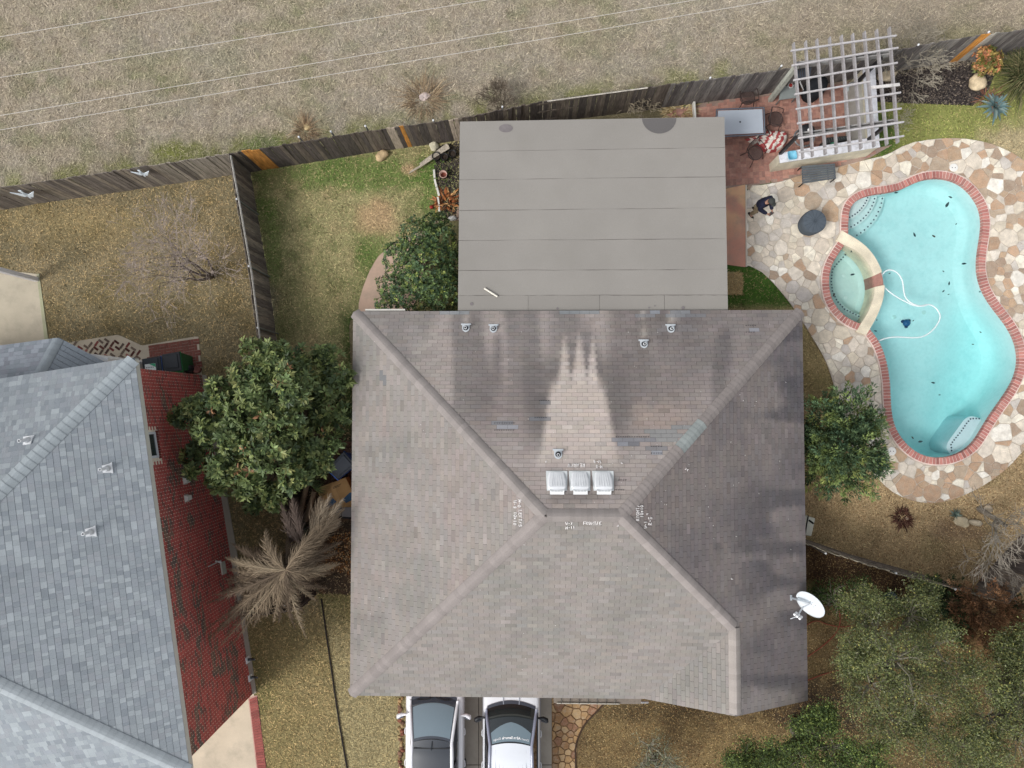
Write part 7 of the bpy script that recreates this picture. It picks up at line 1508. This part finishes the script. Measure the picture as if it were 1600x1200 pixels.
def juniper(name, label, cat, base, lobes, n, palette, w, ll=.2, group=None, per=46):
    b = P(*base, 0); t = thing(name, label, cat, b, group); mb = MB(); limbs(mb, b, lobes, .06, c(96, 84, 72)); mb.build('trunk', M['bark'], t, True)
    n = int(n / 9); p, d, idx = lobe_pts(lobes, n, -.5, .5, .5, .85); cen = np.array([b.x, b.y, .5]); rad = p - cen; rad /= np.linalg.norm(rad, axis=1, keepdims=True)
    ax = d * .5 + rad * 1.1 + rand_dirs(n) * .25; ax[:, 2] *= .7; ax /= np.linalg.norm(ax, axis=1, keepdims=True); tone = np.clip(rng.normal(1, .2, n), .55, 1.6); rp = pal(palette, n, w, .06) * tone[:, None]; pl_ = ll * 2.6 * rng.uniform(.6, 1.3, n)
    tt = rng.random(n * per); A = np.repeat(ax, per, 0); R_ = np.repeat(pl_, per)[:, None]; off = rand_dirs(n * per); off -= A * (off * A).sum(1, keepdims=True)
    P_ = np.repeat(p, per, 0) - A * R_ * .45 + A * R_ * tt[:, None] + off * (R_ * .24 * np.sin(PI * np.clip(.15 + tt * .85, 0, 1))[:, None]); D = A * 1.0 + off * .9 + rand_dirs(n * per) * .3; L = ll * rng.uniform(.35, .7, n * per)
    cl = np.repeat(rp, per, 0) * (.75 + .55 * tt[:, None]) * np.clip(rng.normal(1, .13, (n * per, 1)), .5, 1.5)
    leaves_mesh('crown', P_, D, rand_dirs(n * per), L, L * .34, cl, M['mattleaf'], t, fold=.3, shape='n'); return t
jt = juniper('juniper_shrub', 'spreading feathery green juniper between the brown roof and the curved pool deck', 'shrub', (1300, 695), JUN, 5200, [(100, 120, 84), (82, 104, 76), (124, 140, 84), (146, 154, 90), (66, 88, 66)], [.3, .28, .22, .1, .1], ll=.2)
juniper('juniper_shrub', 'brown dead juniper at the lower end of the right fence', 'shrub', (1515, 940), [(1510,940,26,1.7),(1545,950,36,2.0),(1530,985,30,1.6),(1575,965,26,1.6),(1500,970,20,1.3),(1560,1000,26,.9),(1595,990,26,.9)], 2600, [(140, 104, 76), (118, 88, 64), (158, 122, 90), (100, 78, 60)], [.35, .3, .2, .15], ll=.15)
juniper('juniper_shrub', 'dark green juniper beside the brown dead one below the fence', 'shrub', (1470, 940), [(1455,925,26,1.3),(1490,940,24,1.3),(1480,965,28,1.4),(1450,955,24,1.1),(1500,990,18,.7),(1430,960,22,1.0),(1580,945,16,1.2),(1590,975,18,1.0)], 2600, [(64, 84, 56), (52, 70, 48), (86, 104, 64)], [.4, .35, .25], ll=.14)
# open crowned live oaks in the lower right
def oak(label, base, lobes, n, palette, w, ll=.06, group='live oaks in the front yard', r0=.16, twc=(128, 122, 108), sub=9, cat='tree', name='oak_tree'):
    b = P(*base, 0); t = thing(name, label, cat, b, group); mb = MB(); limbs(mb, b, lobes, r0, c(104, 98, 88), 6, .18); mb.build('trunk', M['bark'], t, True)
    mb = MB(); cl = []
    for l in lobes:
        e = P(l[0], l[1], l[3]); rr_ = l[2] / (FPX / (CAM_H - l[3]))
        for k in range(sub):
            d = Vector((random.gauss(0, 1), random.gauss(0, 1), random.uniform(-.2, .9))).normalized(); q0 = e + d * rr_ * .1; q1 = e + d * rr_ * random.uniform(.6, 1.0) + Vector((0, 0, random.uniform(-.1, .15))); m_ = q0.lerp(q1, .5) + Vector((random.uniform(-.12, .12), random.uniform(-.12, .12), .05))
            mb.tube([q0, m_, q1], [.022, .014, .005], 4, c(*twc), cap=False); cl += [(m_, d), (q1, d), (q0.lerp(q1, .75), d)]
            for j in range(3): dd = (d + Vector((random.uniform(-1, 1), random.uniform(-1, 1), random.uniform(-.3, .6))) * .8).normalized(); s_ = q0.lerp(q1, random.uniform(.4, .9)); e_ = s_ + dd * rr_ * random.uniform(.25, .5); mb.tube([s_, e_], [.009, .003], 3, c(*twc), cap=False); cl.append((e_, dd)); cl.append((s_.lerp(e_, .6), dd))
    mb.build('branches', M['bark'], t)
    cp_ = np.array([tuple(x[0]) for x in cl]); k = rng.integers(0, len(cp_), n); p = cp_[k] + rng.normal(0, .125, (n, 3)) * np.array([1, 1, .7]); tone = (np.clip(rng.normal(1, .2, len(cp_)), .5, 1.6) * (.75 + .5 * vnoise(cp_[:, 0] * 1.6, cp_[:, 1] * 1.6, 77)))[k][:, None]
    L = ll * rng.uniform(.6, 1.3, n); leaves_mesh('crown', p, rand_dirs(n), rand_dirs(n, .2), L, L * .45, pal(palette, n, w, .12) * tone, M['mattleaf'], t, fold=.15); return t
OAKC = [(122, 130, 84), (102, 112, 72), (146, 148, 94), (168, 162, 90), (138, 140, 110), (82, 92, 62)]; OW = [.3, .26, .15, .04, .11, .14]
oak('largest live oak with an open grey green crown right of the satellite dish', (1350, 1010), [(1370,985,44,4.0),(1420,960,40,3.8),(1340,1010,30,4.2),(1400,1030,52,4.8),(1460,1010,44,4.2),(1360,1070,44,4.4),(1430,1085,50,4.6),(1495,1060,40,4.0),(1345,945,30,3.4),(1385,1120,40,4.0),(1450,1140,40,4.0),(1330,1040,22,4.0),(1440,930,20,3.4)], 50000, OAKC, OW, sub=13)
oak('live oak at the right edge of the photo in the front yard', (1545, 1080), [(1560,1060,40,4.0),(1600,1030,36,4.2),(1590,1090,44,4.4),(1540,1120,44,4.2),(1500,1160,44,4.2),(1590,1160,50,4.4),(1570,1010,22,3.6),(1530,1180,36,4.0),(1610,990,22,3.8)], 42000, OAKC, OW, sub=12)
oak('low bright green oak below the right corner of the brown roof', (1240, 1130), [(1270,1140,30,3.6),(1300,1165,36,3.8),(1250,1185,36,3.6),(1320,1195,36,3.6),(1210,1175,28,3.2),(1160,1185,26,2.8),(1190,1200,30,3.0),(1290,1120,16,3.6),(1140,1200,22,2.6),(1360,1180,34,3.6)], 36000, [(104, 122, 70), (86, 104, 62), (138, 152, 80), (72, 86, 56)], [.34, .28, .22, .16], ll=.065, sub=11)
oak('small sparse grey shrub growing on the lawn below the roof gutter', (1020, 1180), [(1015,1165,26,1.4),(1040,1185,30,1.5),(1000,1195,24,1.3),(1020,1205,30,1.5),(1060,1200,22,1.2)], 2600, [(132, 140, 116), (112, 122, 94), (150, 154, 130)], [.4, .35, .25], ll=.05, group=None, r0=.04, twc=(150, 146, 128), cat='shrub', name='sparse_shrub')
oak('loose green shrub at the house corner below the satellite dish', (1290, 935), [(1300,935,28,.9),(1330,940,26,1.0),(1280,925,16,.8),(1345,920,18,.9),(1380,945,20,.9)], 5200, [(72, 96, 52), (56, 78, 44), (96, 116, 62)], [.4, .35, .25], ll=.06, group=None, r0=.04, cat='shrub', name='green_shrub')
# bare trees by recursive branching
def bare(name, label, base, lean, lens, r0, depth, colr, twc, spread=.55, nch=(3, 4), zup=.25, cat='tree', group=None, trunks=1, seed=1, minr=.003):
    rr_ = random.Random(seed); b = P(*base, 0); t = thing(name, label, cat, b, group); mb1 = MB(); mb2 = MB()
    def grow(p, d, L, r_, dep):
        pts = [p]; rd = [r_]; q = p; dd = d
        ns = 3 if dep > 1 else 2
        for k in range(ns):
            dd = (dd + Vector((rr_.uniform(-1, 1), rr_.uniform(-1, 1), rr_.uniform(-.6, .8))) * .22).normalized(); q = q + dd * L / ns
            if q.z < .1: q.z = .1
            pts.append(q); rd.append(max(minr, r_ * (1 - .5 * (k + 1) / ns)))
        (mb1 if dep > depth - 2 else mb2).tube(pts, rd, 6 if dep > depth - 2 else 3, colr if dep > depth - 3 else twc, cap=False)
        if dep <= 0: return
        for k in range(rr_.randint(*nch)):
            i = rr_.randint(max(1, ns - 1), ns) if dep > 1 else rr_.randint(1, ns)
            nd = (dd + Vector((rr_.gauss(0, 1), rr_.gauss(0, 1), rr_.gauss(0, .7))) * spread + Vector((lean[0], lean[1], zup)) * .25).normalized(); grow(pts[i], nd, L * rr_.uniform(.6, .85), rd[i] * .72, dep - 1)
    for k in range(trunks):
        a = 2 * PI * k / max(1, trunks) + .5; d0 = Vector((math.cos(a) * .4 * (trunks > 1) + lean[0], math.sin(a) * .4 * (trunks > 1) + lean[1], 1)).normalized(); grow(b + Vector((math.cos(a), math.sin(a), 0)) * .05 * (trunks > 1), d0, lens, r0, depth)
    mb1.build('trunk', M['bark'], t, True); tag(mb2.build('twigs', M['bark'], t), kind='stuff'); return t
bare('bare_tree', 'leafless grey crape myrtle spreading over the tan neighbour lawn', (330, 432), (-.03, .02), 1.35, .055, 5, c(122, 110, 102), c(172, 158, 150), spread=.7, nch=(3, 3), zup=.25, trunks=5, seed=6, minr=.004)
bare('bare_tree', 'bare grey tree leaning in from the right edge below the pool deck', (1530, 795), (.12, -.38), 1.35, .11, 5, c(124, 116, 104), c(146, 138, 126), spread=.5, nch=(3, 4), zup=.12, seed=11, minr=.006)
bare('bare_shrub', 'leafless brown shrub growing on the field side of the fence above the patio roof', (782, 172), (0, .1), .5, .015, 4, c(100, 90, 78), c(120, 108, 94), spread=.5, nch=(3, 4), trunks=6, cat='shrub', seed=3, minr=.005)
bare('bare_vine', 'tangled bare pale vine hanging over the dark fence behind the patio roof', (1000, 172), (-.2, -.1), .5, .02, 4, c(150, 138, 118), c(166, 154, 132), spread=.9, nch=(3, 4), zup=.1, trunks=4, cat='vine', seed=8, minr=.006)
bare('bare_tree', 'leafless grey tree beside the right end of the pergola by the fence', (1385, 112), (.25, .05), .8, .035, 5, c(128, 120, 108), c(158, 150, 134), spread=.6, nch=(3, 3), zup=.15, trunks=4, seed=15, minr=.006)
bare('bare_shrub', 'low leafless shrub at the lower right end of the bar beside the green grass', (1388, 196), (.5, -.02), .4, .014, 4, c(140, 132, 116), c(168, 162, 140), spread=.6, nch=(2, 4), zup=.05, trunks=3, cat='shrub', seed=21, minr=.004)
# dry grass tufts at field side, leaf piles
def tuft(label, x, y, n, L, cols, rad=.25, Wd=.012, zr=(.3, 1.1), name='dry_grass_tuft', cat='grass tuft', group=None, droop=.5):
    w = P(x, y, 0); a = rng.uniform(0, 2 * PI, n); r_ = rad * np.sqrt(rng.random(n)); p = np.array(w) + np.stack([r_ * np.cos(a), r_ * np.sin(a), 0 * a], 1); l = L * rng.uniform(.5, 1.1, n); el = rng.uniform(*zr, n)
    d = np.stack([np.cos(a) * np.cos(el), np.sin(a) * np.cos(el), np.sin(el)], 1); d += rng.normal(0, .38, (n, 3)) * np.array([1, 1, .5]); m_ = p + d * l[:, None] * .6; e = p + d * l[:, None] * np.array([1.1, 1.1, 1 - droop]); e[:, 2] = np.maximum(e[:, 2], .03); s = np.stack([-np.sin(a), np.cos(a), 0 * a], 1) * Wd / 2
    v = np.stack([p - s, p + s, m_ + s, m_ - s, e], 1); b = np.arange(n) * 5; f = [(i, i + 1, i + 2, i + 3) for i in b] + [(i + 3, i + 2, i + 4) for i in b]
    o = link(name, mesh_np(name, v.reshape(-1, 3) - np.array(w), f, np.repeat(pal(cols, n), 5, 0), 'POINT', M['blade'])); o.location = w; return tag(o, label, cat, group)
tuft('dry brown grass tuft round a stone just above the fence, left of the orange boards', 478, 205, 260, .5, [(170, 146, 116), (140, 116, 92), (190, 168, 136)])
tuft('broad dry grass clump with a pale middle above the fence', 662, 155, 420, .6, [(168, 146, 118), (140, 120, 98), (186, 164, 132)], rad=.5)
rock('pale_rock', 664, 152, .22, .16, .12, c(206, 190, 184), 'pale rock in the middle of the broad dry grass clump', 61); rock('pale_rock', 480, 199, .13, .12, .12, c(206, 184, 140), 'small tan stone in the dry tuft above the fence', 62)
tuft('big round clump of dark green strappy grass at the right edge above the agave', 1596, 122, 900, 1.0, [(86, 92, 60), (66, 74, 48), (116, 116, 78), (140, 130, 96)], rad=.3, Wd=.02, zr=(.35, 1.2))
tuft('straw coloured leaves piled at the left end of the brick patio under the vine', 1062, 172, 420, .25, [(190, 168, 124), (160, 138, 100), (206, 190, 150)], rad=.45, Wd=.05, zr=(0, .5))
tuft('dark brown dried plant standing alone on the brown grass below the pool', 1410, 809, 260, .22, [(92, 62, 52), (70, 46, 40), (116, 84, 70)], rad=.2, Wd=.03, zr=(.1, .9), name='dried_plant', cat='plant')
rock('pale_rock', 1416, 810, .06, .05, .12, c(190, 164, 140), 'small pale stone in the dark dried plant', 63)
tuft('orange brown dried plant lying in the mulch bed beside the white edging blocks', 697, 316, 150, .27, [(186, 124, 76), (154, 94, 58), (206, 160, 110), (120, 76, 52)], rad=.3, Wd=.055, zr=(0, 1.2), name='dried_plant', cat='plant')
tuft('tan fan of dead palm leaves lying near the right end of the fence', 1545, 885, 60, .55, [(176, 156, 122), (150, 130, 100)], rad=.06, Wd=.05, zr=(.0, .5), name='dead_palm_leaf', cat='palm leaf')
tuft('reddish brown shrub of dead leaves beside the tall agave', 1542, 155, 60, .35, [(150, 104, 84), (120, 84, 70)], rad=.2, Wd=.03, name='dried_plant', cat='plant')
rosette_tree('orange_shrub', 'small green and orange leaved shrub in front of the orange board at the right fence', 'shrub', (1543, 100), [(1543,92,17,1.0),(1535,104,12,.7),(1552,103,12,.7),(1540,85,10,1.0)], 260, 7, .1, .4, [(196, 132, 92), (170, 150, 84), (116, 124, 62), (206, 160, 110)], [.35, .25, .25, .15], r0=.025)
rosette_tree('ivy_patch', 'dark ivy like shrub between the brick wall and the big evergreen tree', 'shrub', (455, 790), [(440,790,10,.4),(470,830,10,.4)], 60, 6, .08, .5, [(60, 76, 48), (48, 60, 42)], [.5, .5], r0=.02)
# agaves: every leaf a part
def agave(x, y, n, L, label, cols, w_=.12):
    b = P(x, y, 0); t = thing('agave', label, 'agave', b)
    for k in range(n):
        a = k * 2.399 + random.uniform(-.2, .2); tt = k / n; el = .18 + 1.0 * tt ** 1.5; l = L * (1 - .45 * tt) * random.uniform(.85, 1.1); d = Vector((math.cos(a), math.sin(a), 0)); s = Vector((-d.y, d.x, 0)); vs = []
        for i in range(7):
            f = i / 6; r_ = l * f * math.cos(el); z = .06 + l * f * math.sin(el) - (.25 * l * f * f if el < .5 else .1 * l * f * f); w = w_ * L / .6 * (1 - f) ** .6 * (.6 + .8 * f if f < .5 else 1) * .5; q = b + d * r_ + Vector((0, 0, max(.03, z))); vs += [q - s * w + Vector((0, 0, w * .45)), q, q + s * w + Vector((0, 0, w * .45))]
        mb = MB(); kk = random.uniform(.85, 1.12); mb.add(vs, [q for i in range(6) for q in ((i * 3, i * 3 + 1, i * 3 + 4, i * 3 + 3), (i * 3 + 1, i * 3 + 2, i * 3 + 5, i * 3 + 4))], tuple(x_ * kk for x_ in c(*random.choice(cols)))); mb.build('leaf', M['mattleaf'], t, True)
agave(1552, 168, 34, .66, 'large blue grey agave at the end of the mulch bed near the right edge', [(126, 152, 152), (112, 140, 142), (144, 164, 160), (100, 122, 122)], .13)
agave(1491, 803, 24, .28, 'small blue green agave beside the rocks at the bottom of the pool deck', [(110, 128, 118), (96, 112, 104), (130, 144, 132)], .13)
# dead palm with feathery drooping fronds
pbase = P(510, 850, 0); ptop = P(449, 889, 4.0); palm = thing('dead_palm', 'tall dead palm with grey tan drooping feather fronds between the two houses', 'palm tree', pbase)
mb = MB(); tp_ = [pbase.lerp(ptop, k / 8) + Vector((random.uniform(-.03, .03), random.uniform(-.03, .03), 0)) for k in range(9)]; mb.tube(tp_, [.17, .15, .14, .13, .13, .12, .12, .13, .15], 10, c(92, 78, 64)); mb.build('trunk', M['bark'], palm, True)
def frond(tip, zt, L0, rise, seed, start=None, lw=1.0, col0=None, zs=None):
    r4 = random.Random(seed); s0 = Vector(start) if start else ptop + Vector((0, 0, .1)); e = P(*tip, zt); mid = s0.lerp(e, .45) + Vector((r4.uniform(-.15, .15), r4.uniform(-.15, .15), rise)); pts = []; N_ = 22
    for i in range(N_ + 1): t = i / N_; pts.append(s0 * (1 - t) ** 2 + mid * 2 * t * (1 - t) + e * t * t)
    mb = MB(); base_c = col0 or c(*r4.choice([(150, 133, 111), (134, 118, 98), (164, 148, 124), (116, 101, 85)])); mb.tube(pts, [.026 * (1 - .85 * i / N_) for i in range(N_ + 1)], 4, tuple(x * 1.1 for x in base_c), cap=False)
    for i in range(2, N_ + 1):
        d = (pts[i] - pts[i - 1]).normalized(); sd_ = d.cross(Vector((0, 0, 1))).normalized()
        for s in (-1, 1):
            for j in range(8):
                f = i / N_; l = 1.35 * L0 * math.sin(PI * min(1, .12 + f * .88)) ** .6 * r4.uniform(.4, 1.1) * (1.1 - .5 * f); q0 = pts[i - 1].lerp(pts[i], r4.random()); di = (d * r4.uniform(.7, 1.3) + sd_ * s * r4.uniform(.15, .75) * lw + Vector((0, 0, r4.uniform(-.9, .1)))).normalized(); w = r4.uniform(.006, .013); wv = di.cross(Vector((r4.uniform(-.4, .4), r4.uniform(-.4, .4), 1))).normalized() * w / 2
                m_ = q0 + di * l * .6; tp = q0 + (di + Vector((0, 0, -.35))).normalized() * l; kk = r4.uniform(.65, 1.3); mb.add([q0 - wv, q0 + wv, m_ + wv, m_ - wv, tp], [(0, 1, 2, 3), (3, 2, 4)], tuple(x * kk for x in base_c))
    mb.build('frond', M['mattleaf'], palm)
FT = [((322,1002),2.4),((338,1016),2.2),((350,998),2.3),((318,985),2.6),((542,790),3.2),((536,806),3.1),((520,800),3.3),((538,845),2.9),((360,848),3.2),((352,888),2.9),((345,905),3.0),((332,930),2.8),((350,870),3.4),((330,1000),2.2),((345,985),2.4),((360,1010),2.0),((372,960),2.6),((395,950),2.4),((415,965),2.2),((435,975),2.3),((462,985),2.0),((478,960),2.3),((495,940),2.4),((515,920),2.6),((520,895),2.9),((535,880),2.9),((530,862),3.0),((415,825),3.6),((375,900),2.6),((400,925),2.6),((505,905),2.2),((470,935),2.4),((440,945),2.2),((385,880),3.0),((500,875),3.0),((480,1000),1.8),((318,945),3.3),((365,925),2.7)]
for i, (tp, zz) in enumerate(FT): frond(tp, zz, .5, .55 if i % 3 else .8, 100 + i)
for i in range(34):
    a = random.uniform(1.25, 5.0); r_ = random.uniform(55, 118); frond((447 + r_ * math.cos(a) * (1 if math.cos(a) < 0 else .75), 900 + r_ * .9 * math.sin(a) * (1 if math.sin(a) > 0 else .6)), random.uniform(1.6, 3.2), random.uniform(.45, .7), random.uniform(.2, .9), 300 + i)
# broad dead fronds of the inner crown, mostly paler
for i, (st_, tp, l) in enumerate((((487,848),(538,778),.62),((487,848),(518,770),.6),((486,848),(500,775),.6),((489,850),(532,812),.6),((470,850),(438,785),.55),((474,850),(455,770),.5),((488,850),(524,795),.6),((468,852),(446,805),.5))):
    frond(tp, 2.6, l, .25, 200 + i, start=P(*st_, 2.9), lw=.8, col0=c(*random.choice([(176, 160, 138), (162, 146, 126), (150, 134, 114)]) if i not in (4, 5, 7) else (128, 112, 102)))
mb = MB(); mb.tube([P(505, 848, 0), P(487, 850, 2.9)], [.1, .12], 8, c(96, 82, 70)); mb.build('side_stem', M['bark'], palm, True)
# leaning yucca stems with green tips
yk = thing('yucca', 'leaning brown yucca stems with a green leaf tuft beside the cardboard box', 'yucca', P(472, 812))
for a, b in (((466,815,.3),(481,752,1.3)),((478,812,.3),(492,766,1.2))):
    mb = MB(); p, q = P(*a), P(*b); mb.tube([p.lerp(q, k / 5) for k in range(6)], [.1, .1, .095, .09, .085, .08], 8, c(112, 96, 78)); mb.build('stem', M['bark'], yk, True)
mb = MB()
for k in range(46):
    s0 = P(484 if k % 2 else 492, 752 if k % 2 else 764, 1.3); a = random.uniform(-.9, 2.2); d = Vector((math.cos(a), math.sin(a) * .8, random.uniform(-.2, .6))).normalized(); l = random.uniform(.3, .55); wv = Vector((-d.y, d.x, 0)).normalized() * .016; mb.add([s0 - wv, s0 + wv, s0 + d * l], [(0, 1, 2)], c(*random.choice([(74, 92, 54), (92, 108, 62), (60, 74, 46)])))
mb.build('leaves', M['mattleaf'], yk)
sheet('side_path', [(495,690),(560,690),(560,800),(505,800)], .01, const(c(104, 76, 66)), M['concrete'], step=.3)
sheet('side_soil', [(436,770),(500,770),(560,800),(560,930),(500,928),(470,860)], .008, lambda px, py: mix(base((74, 62, 50), px), ca(120, 90, 66), sstep(.5, .7, fbm(px / 9, py / 9, 95))), M['soil'], step=.2)
